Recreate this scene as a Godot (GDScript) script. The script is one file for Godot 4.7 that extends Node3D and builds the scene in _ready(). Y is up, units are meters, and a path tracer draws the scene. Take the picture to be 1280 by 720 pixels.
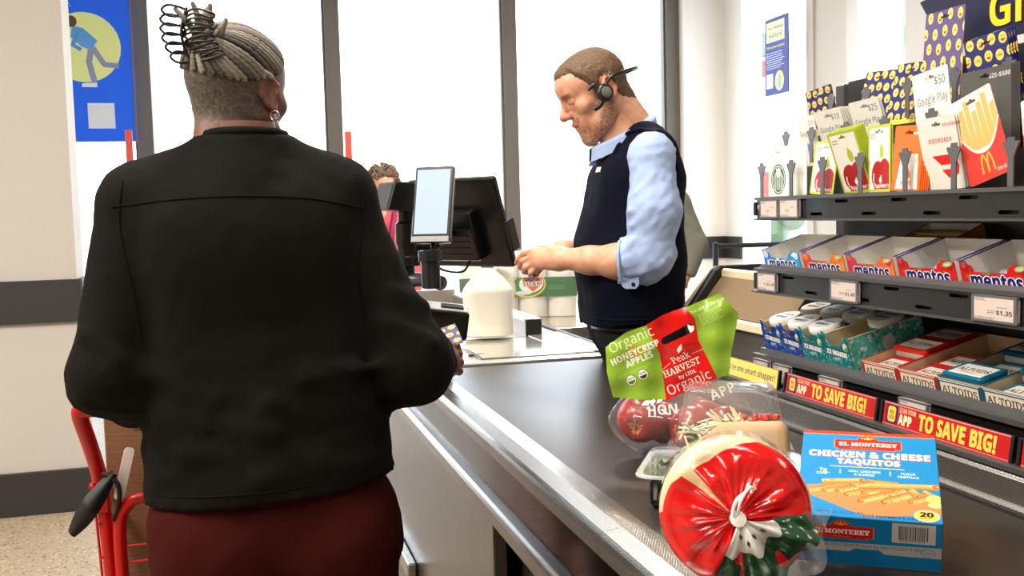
extends Node3D
# A supermarket checkout seen from behind a customer. World: the belt runs along -z, x to the right, y up, metres; the camera stands at (0, 1.38, 0).

var F := {}      # fonts
var M := {}      # materials
var T := {}      # shared textures

func _ready() -> void:
	# ---- camera
	var cam := Camera3D.new()
	cam.name = "camera"
	cam.transform = Transform3D(Basis(Vector3(0.9642, -0.0258, 0.2640), Vector3(0.0449, 0.9968, -0.0664), Vector3(-0.2615, 0.0760, 0.9622)).orthonormalized(), Vector3(0, 1.38, 0))
	cam.fov = 32.01
	cam.near = 0.05
	cam.far = 300.0
	add_child(cam)
	# ---- sky and exposure
	var env := Environment.new()
	var sky := Sky.new()
	var sm := ProceduralSkyMaterial.new()
	sm.sky_top_color = Color(0.86, 0.93, 1.0)
	sm.sky_horizon_color = Color(1.0, 1.0, 1.0)
	sm.ground_bottom_color = Color(0.75, 0.75, 0.74)
	sm.ground_horizon_color = Color(0.95, 0.95, 0.95)
	sm.sky_energy_multiplier = 1.9
	sm.ground_energy_multiplier = 1.2
	sm.sun_angle_max = 0.0
	sky.sky_material = sm
	env.background_mode = Environment.BG_SKY
	env.sky = sky
	env.ambient_light_source = Environment.AMBIENT_SOURCE_DISABLED
	env.tonemap_mode = Environment.TONE_MAPPER_LINEAR
	env.tonemap_exposure = 1.62
	env.sdfgi_enabled = true
	env.ssao_enabled = true
	env.ssil_enabled = true
	var we := WorldEnvironment.new()
	we.name = "world_environment"
	we.environment = env
	add_child(we)
	# ---- ceiling light panels (glowing face and area light of the same size)
	for q in LIGHTS:
		ceiling_light(q[0], q[1], q[2], q[3])
	palette()
	setting()
	outside()
	counter()
	rack()
	cards()
	candy()
	signs()
	pos_stand()
	goods()
	cart()
	customer()
	cashier()
	bystanders()

const LIGHTS := [[-0.8, 0.9, 3.6, 3.5], [0.3, -2.2, 3.6, 5.0], [-1.6, -1.2, 3.6, 8.5], [2.2, -5.2, 3.6, 9.0], [-3.7, -2.0, 3.6, 11.5], [3.3, 0.9, 3.6, 3.5]]

func ceiling_light(x: float, z: float, y: float, power: float) -> void:
	var o := thing("ceiling_light", "long white linear ceiling light fitting above the checkout lane", "ceiling light", Vector3(x, y, z), 0, "linear ceiling lights of the store")
	part("hanger", mb().tube([Vector3(0, 0.05, 0), Vector3(0, 0.24, 0)], 0.012, 6).done(), mat(Color(0.8, 0.8, 0.8), 0.5), o)
	part("housing", mb().box(Vector3(0, 0.04, 0), Vector3(0.34, 0.06, 1.64), 0.01).done(), mat(Color(0.9, 0.9, 0.9), 0.5), o)
	var g := mat(Color(1, 1, 1), 0.5)
	g.emission_enabled = true
	g.emission = Color(1.0, 0.965, 0.91)
	g.emission_energy_multiplier = 2.0
	part("diffuser", mb().box(Vector3(0, 0.005, 0), Vector3(0.3, 0.012, 1.6), 0.003).done(), g, o)
	var l := AreaLight3D.new()
	l.name = "lamp"
	l.area_size = Vector2(0.3, 1.6)
	l.light_color = Color(1.0, 0.965, 0.91)
	l.light_energy = power
	l.shadow_enabled = true
	l.area_range = 14.0
	l.area_attenuation = 2.0
	o.add_child(l)
	l.position = Vector3(0, -0.012, 0)
	l.rotation_degrees = Vector3(-90, 0, 0)

# ---------------------------------------------------------------- fonts, shared textures and materials
func palette() -> void:
	for k in {"sans": ["Droid Sans", 400], "bold": ["Droid Sans", 700], "serif": ["Droid Serif", 400], "serifb": ["Droid Serif", 700], "mono": ["Droid Sans Mono", 400]}:
		var f := SystemFont.new()
		var d: Array = {"sans": ["Droid Sans", 400], "bold": ["Droid Sans", 700], "serif": ["Droid Serif", 400], "serifb": ["Droid Serif", 700], "mono": ["Droid Sans Mono", 400]}[k]
		f.font_names = PackedStringArray([d[0]])
		f.font_weight = d[1]
		F[k] = f
	T.fine = noise_tex(0.12, 3, [], true, 3.0, 256, 3)
	T.weave = noise_tex(0.35, 2, [], true, 5.0, 256, 4)
	T.brush = brushed()
	T.dots = dotted()
	T.soft = noise_tex(0.02, 4, [], true, 6.0, 256, 9)
	M.steel = mat(Color(0.72, 0.71, 0.69), 0.3, 0.95)
	M.steel.roughness_texture = T.brush
	M.steel.roughness = 0.75
	M.steel.uv1_triplanar = true
	M.steel.uv1_scale = Vector3.ONE * 2.0
	M.emboss = bumpy(mat(Color(0.67, 0.665, 0.65), 0.27, 0.95), T.dots, 0.25)
	M.emboss.uv1_triplanar = true
	M.emboss.uv1_scale = Vector3.ONE * 34.0
	M.panel = mat(Color(0.15, 0.135, 0.125), 0.13, 0.8)
	M.black = mat(Color(0.035, 0.035, 0.037), 0.45)
	M.gloss_black = mat(Color(0.02, 0.02, 0.022), 0.15)
	M.rack = mat(Color(0.135, 0.138, 0.146), 0.32)
	M.rack_edge = mat(Color(0.30, 0.30, 0.305), 0.3, 0.3)
	M.white = mat(Color(0.93, 0.92, 0.9), 0.5)
	M.card = mat(Color(0.80, 0.70, 0.56), 0.8)
	M.whitecard = mat(Color(0.95, 0.94, 0.91), 0.6)
	M.red = mat(Color(0.80, 0.03, 0.04), 0.3)
	M.clear = mat(Color(0.98, 0.99, 1.0, 0.06), 0.03)
	M.clear.transparency = BaseMaterial3D.TRANSPARENCY_ALPHA
	M.grey_metal = mat(Color(0.2, 0.21, 0.22), 0.35, 0.6)

func brushed() -> ImageTexture:
	var im := Image.create(256, 256, false, Image.FORMAT_RGB8)
	var r := RandomNumberGenerator.new()
	r.seed = 5
	im.fill(Color(0.4, 0.4, 0.4))
	for i in 900:
		var g := r.randf_range(0.3, 0.5)
		im.fill_rect(Rect2i(r.randi_range(-60, 250), r.randi_range(0, 255), r.randi_range(30, 160), 1), Color(g, g, g))
	return ImageTexture.create_from_image(im)

func dotted() -> ImageTexture:   # relief of the embossed strips: a close grid of small bumps
	var im := Image.create(128, 128, false, Image.FORMAT_RGBA8)
	for y in 128:
		for x in 128:
			var p := Vector2(fposmod(x + (8 if (y / 16) % 2 else 0), 16) - 8, y % 16 - 8) / 7.0
			var g := clampf(1.0 - p.length_squared(), 0.0, 1.0)
			im.set_pixel(x, y, Color(g, g, g))
	im.bump_map_to_normal_map(3.0)
	return ImageTexture.create_from_image(im)

func terrazzo() -> ImageTexture:
	var c := Cv.new(768, 768, Color(0.60, 0.545, 0.465), F)
	var r := RandomNumberGenerator.new()
	r.seed = 11
	var tones := [Color(0.53, 0.47, 0.39), Color(0.36, 0.33, 0.29), Color(0.76, 0.71, 0.63), Color(0.46, 0.39, 0.31), Color(0.72, 0.66, 0.56), Color(0.25, 0.24, 0.22)]
	for i in 2600:
		var p := PackedVector2Array()
		var s := r.randf_range(2.0, 7.5)
		var at := Vector2(r.randf_range(8, 760), r.randf_range(8, 760))
		for k in 6:
			p.append(at + Vector2.from_angle(TAU * k / 6) * s * r.randf_range(0.4, 1.0))
		c.poly([p], tones[r.randi() % tones.size()])
	return c.tex()

# ---------------------------------------------------------------- the room
func setting() -> void:
	var fl := pmat(terrazzo(), 0.6)
	tri(fl, 1.1)
	struct("floor", mb().box(Vector3(-0.78, -0.06, -1.9), Vector3(10.9, 0.12, 14.0)).done(), fl, "polished beige terrazzo floor with dark and pale chips")
	var wm := bumpy(mat(Color(0.735, 0.72, 0.70), 0.7), T.fine, 0.06)
	wm.normal_texture = T.fine
	tri(wm, 1.0)
	var cm := mat(Color(0.9, 0.89, 0.87), 0.8)
	struct("ceiling", mb().box(Vector3(-0.78, 3.92, -1.9), Vector3(10.9, 0.2, 14.0)).done(), cm, "")
	# the wall on the left ends in an open corner; behind it lie the shop windows
	struct("wall_left", mb().box(Vector3(-3.373, 1.91, -5.255), Vector3(5.256, 3.82, 0.23)).done(), wm, "plain cream wall on the left with a dark rail and dark baseboard")
	struct("wall_side", mb().box(Vector3(-6.1, 1.91, -1.9), Vector3(0.2, 3.82, 14.0)).done(), wm, "")
	struct("wall_back", mb().box(Vector3(-0.78, 1.91, 5.0), Vector3(10.9, 3.82, 0.2)).done(), wm, "")
	var dark := bumpy(mat(Color(0.155, 0.155, 0.155), 0.55), T.fine, 0.1)
	var rail := mb()
	rail.box(Vector3(-3.35, 1.0145, -5.128), Vector3(5.25, 0.201, 0.025), 0.003)
	rail.box(Vector3(-0.733, 1.0145, -5.26), Vector3(0.024, 0.201, 0.26), 0.003)
	struct("trim_1", rail.done(), dark, "dark grey wall rail along the cream wall at waist height")
	var bb := mb()
	bb.box(Vector3(-3.35, 0.103, -5.128), Vector3(5.25, 0.206, 0.025), 0.003)
	bb.box(Vector3(-0.733, 0.103, -5.26), Vector3(0.024, 0.206, 0.26), 0.003)
	struct("baseboard_left", bb.done(), dark, "tall dark grey baseboard under the cream wall on the left")
	# the window wall
	var mull := mat(Color(0.40, 0.385, 0.35), 0.5)  # dark grey made paler: haze of the window flare put into the colour
	var xs := [-5.37, -3.81, -2.25, -0.684, 0.849, 2.409, 3.978]
	var pane := mat(Color(0.97, 0.99, 1.0, 0.05), 0.02)
	pane.transparency = BaseMaterial3D.TRANSPARENCY_ALPHA
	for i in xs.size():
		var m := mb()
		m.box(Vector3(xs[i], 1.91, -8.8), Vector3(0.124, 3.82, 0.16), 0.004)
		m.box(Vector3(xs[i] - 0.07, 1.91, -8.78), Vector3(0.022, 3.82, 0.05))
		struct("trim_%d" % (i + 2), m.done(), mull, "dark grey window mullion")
	for i in xs.size() - 1:
		var x0: float = xs[i] + 0.062
		var x1: float = xs[i + 1] - 0.08
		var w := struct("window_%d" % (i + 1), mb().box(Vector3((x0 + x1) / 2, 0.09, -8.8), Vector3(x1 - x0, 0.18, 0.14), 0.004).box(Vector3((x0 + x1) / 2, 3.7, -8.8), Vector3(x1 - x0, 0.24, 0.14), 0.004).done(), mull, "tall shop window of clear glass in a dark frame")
		part("pane", mb().box(Vector3((x0 + x1) / 2, 1.88, -8.8), Vector3(x1 - x0, 3.4, 0.012)).done(), pane, w)
	# the right end: a white pier, then the glazed side wall that runs back towards the viewer
	struct("wall_right_pier", mb().box(Vector3(4.29, 1.91, -8.72), Vector3(0.5, 3.82, 0.2)).box(Vector3(4.54, 1.91, -8.48), Vector3(0.2, 3.82, 0.42)).done(), mat(Color(0.95, 0.94, 0.92), 0.6), "white wall pier in the far corner of the shop")
	struct("trim_20", mb().box(Vector3(4.24, 0.996, -8.607), Vector3(0.4, 0.205, 0.026), 0.003).box(Vector3(4.426, 0.996, -8.49), Vector3(0.026, 0.205, 0.4), 0.003).done(), dark, "dark grey rail on the far white pier")
	struct("wall_right_post", mb().box(Vector3(4.52, 1.91, -6.9), Vector3(0.2, 3.82, 0.53)).box(Vector3(4.43, 1.91, -7.1), Vector3(0.06, 3.82, 0.1), 0.004).done(), tri(mat(Color(0.74, 0.71, 0.67), 0.6), 1.0), "pale beige post between the two side windows")
	struct("wall_right", mb().box(Vector3(4.54, 1.91, -0.49), Vector3(0.2, 3.82, 10.98)).done(), wm, "white wall behind the gift card display")
	var k := 20
	for z in [[-8.27, -7.165], [-6.635, -5.98]]:
		k += 1
		var mid: float = (z[0] + z[1]) / 2
		var ln: float = z[1] - z[0]
		var hd := 3.5 if k == 21 else 3.04
		struct("wall_right_sill_%d" % k, mb().box(Vector3(4.54, 0.2, mid), Vector3(0.2, 0.4, ln)).box(Vector3(4.54, 0.5 * (hd + 3.82), mid), Vector3(0.2, 3.82 - hd, ln)).done(), wm, "")
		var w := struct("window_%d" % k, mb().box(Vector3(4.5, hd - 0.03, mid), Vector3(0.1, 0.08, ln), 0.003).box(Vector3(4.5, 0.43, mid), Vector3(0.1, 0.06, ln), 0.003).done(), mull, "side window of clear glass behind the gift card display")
		part("pane", mb().box(Vector3(4.52, 0.5 * (hd + 0.4), mid), Vector3(0.012, hd - 0.4, ln)).done(), pane, w)
	# queue rail of grey tube in front of the far pier
	var q := thing("queue_rail", "dark grey tube railing by the far window behind the cashier", "railing", Vector3.ZERO)
	part("post", mb(Transform3D(Basis(), Vector3(3.02, 0, -6.0))).lathe([Vector2(0, 0), Vector2(0.06, 0), Vector2(0.06, 0.012), Vector2(0.019, 0.02), Vector2(0.019, 1.14), Vector2(0, 1.145)], 14).done(), M.grey_metal, q)
	part("top_tube", mb().tube([Vector3(3.02, 1.12, -6.0), Vector3(3.6, 1.12, -5.9), Vector3(4.3, 1.12, -5.78)], 0.016, 10).done(), M.grey_metal, q)
	part("middle_tube", mb().tube([Vector3(3.02, 0.97, -6.0), Vector3(3.6, 0.97, -5.9), Vector3(4.3, 0.97, -5.78)], 0.016, 10).done(), M.grey_metal, q)
	part("post", mb(Transform3D(Basis(), Vector3(4.3, 0, -5.78))).lathe([Vector2(0, 0), Vector2(0.06, 0), Vector2(0.06, 0.012), Vector2(0.019, 0.02), Vector2(0.019, 1.14), Vector2(0, 1.145)], 14).done(), M.grey_metal, q)
	# posters in the windows
	var c := Cv.new(300, 616, Color(0.03, 0.40, 1.0), F)
	c.text("Please share your", "bold", 25, 206, 58, Color(0.93, 0.93, 0.55), 1.0)
	c.text("experience with us.", "bold", 25, 206, 136, Color.WHITE, 1.0)
	c.text("It helps us grow", "bold", 25, 178, 173, Color.WHITE, 1.0)
	c.text("better.", "bold", 25, 70, 210, Color.WHITE, 1.0)
	c.ell(112, 379, 147, 147, Color(0.90, 0.93, 0.62))
	# a plain running figure
	c.poly([PackedVector2Array([Vector2(70, 290), Vector2(112, 300), Vector2(166, 350), Vector2(140, 392), Vector2(100, 376), Vector2(60, 336)])], Color(0.35, 0.62, 0.9))
	c.line([Vector2(140, 380), Vector2(128, 440), Vector2(146, 524)], 24, Color(0.55, 0.58, 0.7))
	c.line([Vector2(146, 380), Vector2(188, 450), Vector2(246, 456)], 22, Color(0.55, 0.58, 0.7))
	c.poly([PackedVector2Array([Vector2(96, 530), Vector2(156, 526), Vector2(156, 546), Vector2(94, 546)])], Color(0.93, 0.93, 0.93))
	c.line([Vector2(90, 316), Vector2(68, 370), Vector2(100, 390)], 16, Color(0.32, 0.58, 0.86))
	c.ell(66, 272, 22, 24, Color(0.35, 0.24, 0.2))
	var p := thing("window_poster", "blue poster with a pale yellow circle hung in the left window", "poster", Vector3(-1.03, 2.02, -8.66))
	part("sheet", mb().box(Vector3(0, 0.76, 0), Vector3(0.56, 1.52, 0.008)).done(), mat(Color(0.03, 0.40, 1.0), 0.5), p)
	part("print", mb().quad(Vector3(-0.279, 0.30, 0.0045), Vector3(0.279, 0.30, 0.0045), Vector3(0.279, 1.45, 0.0045), Vector3(-0.279, 1.45, 0.0045)).done(), pmat(c.tex(), 0.5), p)
	part("notice", mb().box(Vector3(0.03, 0.205, 0.006), Vector3(0.2, 0.2, 0.004), 0.001).done(), mat(Color(0.88, 0.9, 0.95), 0.5), p)
	for x in [-0.2, 0.2]:
		part("hanging_wire", mb().tube([Vector3(x, 1.52, 0), Vector3(x, 1.8, 0)], 0.002, 5).done(), M.grey_metal, p)
	part("hanging_rail", mb().box(Vector3(0.285, 0.76, 0), Vector3(0.014, 1.54, 0.02), 0.002).done(), mat(Color(0.45, 0.42, 0.4), 0.4), p)
	var d := Cv.new(240, 440, Color(0.08, 0.16, 0.55), F)
	d.rect(14, 20, 190, 116, Color(0.96, 0.93, 0.7))
	d.text("Your feedback", "bold", 24, 110, 64, Color(0.2, 0.25, 0.5))
	d.text("matters!", "bold", 36, 110, 112, Color(0.2, 0.25, 0.5))
	d.text("Tell us your opinion", "bold", 20, 110, 172, Color(0.95, 0.88, 0.3))
	d.fake(16, 196, 190, 8, 8, Color(0.75, 0.8, 0.92), 3)
	d.rect(14, 318, 70, 84, Color(0.9, 0.9, 0.95))
	d.ell(150, 366, 46, 58, Color(0.95, 0.88, 0.45))
	d.poly([PackedVector2Array([Vector2(138, 330), Vector2(166, 336), Vector2(168, 410), Vector2(132, 410)])], Color(0.55, 0.65, 0.85))
	var s := thing("feedback_poster", "small blue hanging poster with yellow heading by the side window post", "poster", Vector3(4.3, 2.28, -7.42), -90)
	part("sheet", mb().box(Vector3(0, 0.31, 0), Vector3(0.36, 0.62, 0.008)).done(), mat(Color(0.08, 0.16, 0.55), 0.5), s)
	part("print", mb().quad(Vector3(-0.179, 0.002, 0.0045), Vector3(0.179, 0.002, 0.0045), Vector3(0.179, 0.618, 0.0045), Vector3(-0.179, 0.618, 0.0045)).done(), pmat(d.tex(), 0.5), s)
	part("hanging_wire", mb().tube([Vector3(0.0, 0.62, 0), Vector3(0.0, 1.54, 0)], 0.002, 5).done(), M.grey_metal, s)
	# red poles of the crowd barrier behind the customer
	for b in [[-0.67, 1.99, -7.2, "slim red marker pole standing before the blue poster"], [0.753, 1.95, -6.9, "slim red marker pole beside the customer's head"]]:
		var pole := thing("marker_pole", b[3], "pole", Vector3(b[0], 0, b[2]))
		part("base", mb().lathe([Vector2(0, 0), Vector2(0.15, 0), Vector2(0.15, 0.02), Vector2(0.03, 0.035), Vector2(0, 0.035)], 20).done(), M.black, pole)
		part("shaft", mb().box(Vector3(0, b[1] * 0.5 + 0.015, 0), Vector3(0.045, b[1] - 0.03, 0.02), 0.004).done(), mat(Color(0.86, 0.33, 0.27), 0.5), pole)  # red paled towards pink, flare from the windows painted into it
		part("band", mb().box(Vector3(0, b[1] - 0.22, 0), Vector3(0.047, 0.02, 0.022), 0.002).done(), M.grey_metal, pole)

func outside() -> void:
	struct("ground_outside", mb().box(Vector3(8, -0.2, -30), Vector3(140, 0.3, 42.3)).box(Vector3(40, -0.2, 5), Vector3(70, 0.3, 28)).done(), tri(mat(Color(0.72, 0.71, 0.69), 0.85), 0.3), "pale concrete car park outside the shop windows")
	# far things seen through the side window: a low building, a hedge, a white shelter and a red topped sign post
	var bl := thing("building", "pale far building with a grey green roof band seen through the side window", "building", Vector3(19.5, 0, -31.5), -28)
	part("wall", mb().box(Vector3(0, 3.1, 0), Vector3(9, 6.3, 5)).done(), mat(Color(0.92, 0.93, 0.92), 0.8), bl)
	part("roof_band", mb().box(Vector3(0, 6.6, 0), Vector3(9.3, 0.75, 5.3), 0.05).done(), mat(Color(0.36, 0.44, 0.40), 0.7), bl)
	var h := thing("hedge", "green hedge in front of the far pale building", "hedge", Vector3(14.6, 0, -27.5), -28)
	var r := RandomNumberGenerator.new()
	r.seed = 21
	var cr := mb()
	for i in 40:
		cr.ball(Vector3(r.randf_range(-1.6, 1.6), r.randf_range(0.6, 2.6), r.randf_range(-0.6, 0.6)), Vector3.ONE * r.randf_range(0.35, 0.6), 9, 6)
	part("foliage", cr.done(), mat(Color(0.22, 0.36, 0.17), 0.9), h).set_meta("kind", "stuff")
	part("trunk", mb().tube([Vector3(0, 0, 0), Vector3(0.1, 1.5, 0)], 0.12, 8).done(), mat(Color(0.3, 0.25, 0.2), 0.9), h)
	var s := thing("cart_shelter", "white shelter with a sloping roof edge outside the side window", "shelter", Vector3(9.9, 0, -15.2), -28)
	part("roof", mb(rot(0, 0, 6, Vector3(0, 3.55, 0))).box(Vector3.ZERO, Vector3(3.2, 0.12, 2.4), 0.02).done(), M.white, s)
	for p in [[-1.4, -1.0], [1.4, -1.0], [-1.4, 1.0], [1.4, 1.0]]:
		part("post", mb().box(Vector3(p[0], 1.75 + p[0] * 0.05, p[1]), Vector3(0.08, 3.5 + p[0] * 0.1, 0.08), 0.01).done(), M.white, s)
	var g := thing("sign_post", "white post with red top and red foot outside the side window", "sign post", Vector3(7.35, 0, -13.0), -28)
	part("shaft", mb().box(Vector3(0, 1.7, 0), Vector3(0.12, 3.4, 0.12), 0.01).done(), M.white, g)
	part("red_top", mb().box(Vector3(0, 3.3, 0), Vector3(0.2, 0.25, 0.16), 0.03).done(), M.red, g)
	part("red_foot", mb().box(Vector3(-0.04, 1.66, 0), Vector3(0.18, 0.42, 0.15), 0.03).done(), M.red, g)

# ---------------------------------------------------------------- the checkout counter
func counter() -> void:
	var o := thing("checkout_counter", "long steel checkout counter with a black conveyor belt running away to the scanner", "checkout", Vector3.ZERO)
	var bt := noise_tex(0.01, 3, [[0.0, Color(0.15, 0.13, 0.115)], [1.0, Color(0.195, 0.17, 0.15)]], false, 1, 256, 6)
	var belt := pmat(bt, 0.35)
	belt.metallic_specular = 0.4
	tri(belt, 2.2)
	var bp := PackedVector2Array([Vector2(-2.79, 0.93), Vector2(-2.805, 0.915), Vector2(-2.8, 0.89), Vector2(-0.3, 0.89), Vector2(-0.3, 0.94), Vector2(-2.77, 0.94)])
	part("conveyor_belt", mb(Transform3D(Basis(Vector3(0, 0, 1), Vector3(0, 1, 0), Vector3(-1, 0, 0)), Vector3(1.022, 0, 0))).prism(bp, 0.0, 0.493).done(), belt, o)
	# edge strip in two lengths with a joint
	var ep := PackedVector2Array([Vector2(0.529, 0.925), Vector2(0.529, 0.942), Vector2(0.487, 0.9485), Vector2(0.459, 0.9455), Vector2(0.453, 0.941), Vector2(0.4505, 0.934), Vector2(0.4505, 0.914), Vector2(0.458, 0.914), Vector2(0.47, 0.925)])
	part("edge_strip", mb().prism(ep, -1.2515, -0.2).done(), M.emboss, o)
	part("edge_strip", mb().prism(ep, -3.9, -1.253).done(), M.emboss, o)
	part("side_panel", mb().box(Vector3(0.475, 0.865, -2.05), Vector3(0.025, 0.105, 3.7), 0.002).done(), M.panel, o)
	var rp := PackedVector2Array([Vector2(0.47, 0.787), Vector2(0.47, 0.819), Vector2(0.453, 0.8205), Vector2(0.446, 0.817), Vector2(0.443, 0.811), Vector2(0.443, 0.787)])
	part("bumper_rail", mb().prism(rp, -3.9, -0.2).done(), M.emboss, o)
	part("kick_rail", mb().box(Vector3(0.47, 0.29, -3.45), Vector3(0.03, 0.05, 0.95), 0.006).done(), M.steel, o)
	var sp := mat(Color(0.36, 0.34, 0.31), 0.2, 0.9)
	part("lower_panel", mb().box(Vector3(0.5, 0.44, -2.95), Vector3(0.03, 0.7, 1.93), 0.003).done(), sp, o)
	part("plinth", mb().box(Vector3(0.78, 0.045, -2.1), Vector3(0.5, 0.09, 3.6)).done(), M.black, o)
	part("drive_cabinet", mb().box(Vector3(0.78, 0.445, -1.1), Vector3(0.5, 0.7, 1.74), 0.004).done(), M.gloss_black, o)
	part("frame", mb().box(Vector3(0.78, 0.84, -1.6), Vector3(0.58, 0.1, 2.6)).done(), M.black, o)
	# right-hand bumper below the signs
	var gp := PackedVector2Array([Vector2(1.028, 0.925), Vector2(1.028, 0.947), Vector2(1.037, 0.952), Vector2(1.037, 0.986), Vector2(1.0425, 0.990), Vector2(1.058, 0.9905), Vector2(1.062, 0.985), Vector2(1.062, 0.925)])
	part("guard_rail", mb().prism(gp, -2.36, -0.3).done(), M.emboss, o)
	part("guard_cap", mb().box(Vector3(1.06, 0.996, -1.33), Vector3(0.03, 0.01, 2.06), 0.002).done(), M.rack_edge, o)
	# cross strip and scanner deck
	part("cross_strip", mb().box(Vector3(0.79, 0.936, -2.838), Vector3(0.53, 0.018, 0.06), 0.004).done(), mat(Color(0.86, 0.85, 0.83), 0.25, 0.8), o)
	var deck := mat(Color(0.80, 0.77, 0.72), 0.22, 0.85)
	part("scanner_deck", mb().box(Vector3(0.79, 0.92, -3.43), Vector3(0.66, 0.045, 1.12), 0.003).done(), deck, o)
	part("deck_cabinet", mb().box(Vector3(0.79, 0.45, -3.45), Vector3(0.56, 0.88, 1.1), 0.004).done(), sp, o)
	var gl := part("scanner_glass", mb().box(Vector3(0.83, 0.944, -3.1), Vector3(0.27, 0.006, 0.42), 0.002).done(), mat(Color(0.85, 0.84, 0.80), 0.12, 0.7), o)
	part("glass_frame", mb().prism(rrect(0.3, 0.46, 0.01), 0, 0.004, 0, [rrect(0.274, 0.424, 0.008)]).done(), M.rack_edge, gl).transform = rot(-90, 0, 0, Vector3(0.83, 0.943, -3.1))
	part("side_plate", mb().box(Vector3(1.025, 0.946, -3.14), Vector3(0.13, 0.008, 0.5), 0.002).done(), mat(Color(0.88, 0.88, 0.87), 0.1, 0.7), o)
	part("deck_edge", mb().box(Vector3(1.105, 0.93, -3.4), Vector3(0.02, 0.04, 1.06), 0.004).done(), M.black, o)
	part("latch", mb().box(Vector3(0.69, 0.9455, -2.98), Vector3(0.05, 0.004, 0.015), 0.001).done(), M.gloss_black, o)
	# bagging bench beyond the scanner
	var b := o
	var bm := mat(Color(0.62, 0.60, 0.57), 0.35, 0.6)
	part("bench_top", mb().box(Vector3(1.09, 0.84, -4.96), Vector3(1.28, 0.05, 1.58), 0.004).done(), deck, b)
	part("bench_cabinet", mb().box(Vector3(1.09, 0.4, -4.96), Vector3(1.22, 0.81, 1.5), 0.004).done(), mat(Color(0.75, 0.73, 0.7), 0.5), b)
	part("divider", mb().box(Vector3(0.985, 0.93, -4.35), Vector3(0.05, 0.13, 1.98), 0.003).done(), bm, b)
	part("divider_cap", mb().box(Vector3(0.985, 1.0, -4.35), Vector3(0.06, 0.012, 1.98), 0.003).done(), mat(Color(0.9, 0.9, 0.88), 0.25, 0.7), b)
	part("end_stop", mb().box(Vector3(0.985, 0.972, -3.352), Vector3(0.058, 0.066, 0.018), 0.005).done(), M.black, b)
	part("end_wall", mb().box(Vector3(0.72, 0.945, -4.6), Vector3(0.5, 0.16, 0.03), 0.003).done(), bm, b)
	# the hood over the back of the counter, between the cashier and the candy display
	var e := thing("counter_hood", "cream edged hood with a sloping glossy panel between the cashier and candy display", "hood")
	var cream := mat(Color(0.90, 0.85, 0.72), 0.35)
	part("body", mb().prism(PackedVector2Array([Vector2(1.19, 0.02), Vector2(1.42, 0.02), Vector2(1.42, 1.195), Vector2(1.262, 1.195), Vector2(1.185, 1.1), Vector2(1.185, 1.06)]), -2.46, -2.012).done(), mat(Color(0.33, 0.31, 0.29), 0.3), e)
	part("sloping_panel", mb().quad(Vector3(1.1825, 1.102, -2.46), Vector3(1.1825, 1.102, -2.012), Vector3(1.2585, 1.195, -2.012), Vector3(1.2585, 1.195, -2.46)).done(), mat(Color(0.72, 0.62, 0.5), 0.12, 0.5), e)
	part("lower_edge", mb().box(Vector3(1.18, 1.087, -2.236), Vector3(0.02, 0.026, 0.448), 0.006).done(), cream, e)
	part("upper_edge", mb().box(Vector3(1.262, 1.2, -2.236), Vector3(0.02, 0.026, 0.448), 0.006).done(), cream, e)
	part("end_cap", mb().prism(PackedVector2Array([Vector2(1.165, 1.062), Vector2(1.44, 1.05), Vector2(1.44, 1.22), Vector2(1.25, 1.22), Vector2(1.235, 1.21), Vector2(1.165, 1.115)]), -2.485, -2.46, 0.004).done(), M.black, e)
	part("end_cap_rim", mb().prism(PackedVector2Array([Vector2(1.16, 1.064), Vector2(1.44, 1.052), Vector2(1.44, 1.218), Vector2(1.255, 1.218), Vector2(1.24, 1.208), Vector2(1.16, 1.115)]), -2.502, -2.486, 0.004).done(), cream, e)

# ---------------------------------------------------------------- the display rack beside the belt
const Z0 := -1.985
const Z1 := -0.62

func along(poly: Array, za := Z0, zb := Z1) -> ArrayMesh:
	return mb().prism(PackedVector2Array(poly), za, zb).done()

func tag_tex(price: String, sd: int) -> ImageTexture:
	var c := Cv.new(180, 150, Color(0.80, 0.74, 0.71), F)
	c.fake(8, 12, 60, 3, 5, Color(0.35, 0.32, 0.32), sd)
	c.text(price, "bold", 34, 164, 104, Color(0.12, 0.11, 0.11), 1.0, 0, 0.75)
	c.fake(104, 62, 44, 1, 5, Color(0.3, 0.28, 0.28), sd + 3)
	c.fake(66, 84, 34, 2, 6, Color(0.35, 0.3, 0.3), sd + 4)
	c.fake(8, 122, 90, 2, 5, Color(0.3, 0.28, 0.28), sd + 5)
	return c.tex()

func price_tag(parent: Node3D, x: float, y0: float, y1: float, za: float, zb: float, t: Texture2D) -> void:
	var b := part("price_tag", mb(rot(0, -90, 0, Vector3(x, (y0 + y1) / 2, (za + zb) / 2))).box(Vector3.ZERO, Vector3(zb - za, y1 - y0, 0.008), 0.0015).quad(Vector3(-(zb - za) / 2, -(y1 - y0) / 2, 0.0042), Vector3((zb - za) / 2, -(y1 - y0) / 2, 0.0042), Vector3((zb - za) / 2, (y1 - y0) / 2, 0.0042), Vector3(-(zb - za) / 2, (y1 - y0) / 2, 0.0042)).done(), tag_mat(t, zb - za, y1 - y0), parent)
	b.set_meta("label", "grey electronic shelf price tag")

var tag_mats := {}
func tag_mat(t: Texture2D, _w: float, _h: float) -> StandardMaterial3D:
	if not tag_mats.has(t):
		var im: Image = t.get_image().duplicate()
		var g := Color(0.36, 0.36, 0.37)
		im.fill_rect(Rect2i(0, 0, 180, 14), g)
		im.fill_rect(Rect2i(0, 136, 180, 14), g)
		im.fill_rect(Rect2i(0, 0, 12, 150), g)
		im.fill_rect(Rect2i(168, 0, 12, 150), g)
		tag_mats[t] = pmat(ImageTexture.create_from_image(im), 0.3)
	return tag_mats[t]

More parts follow.
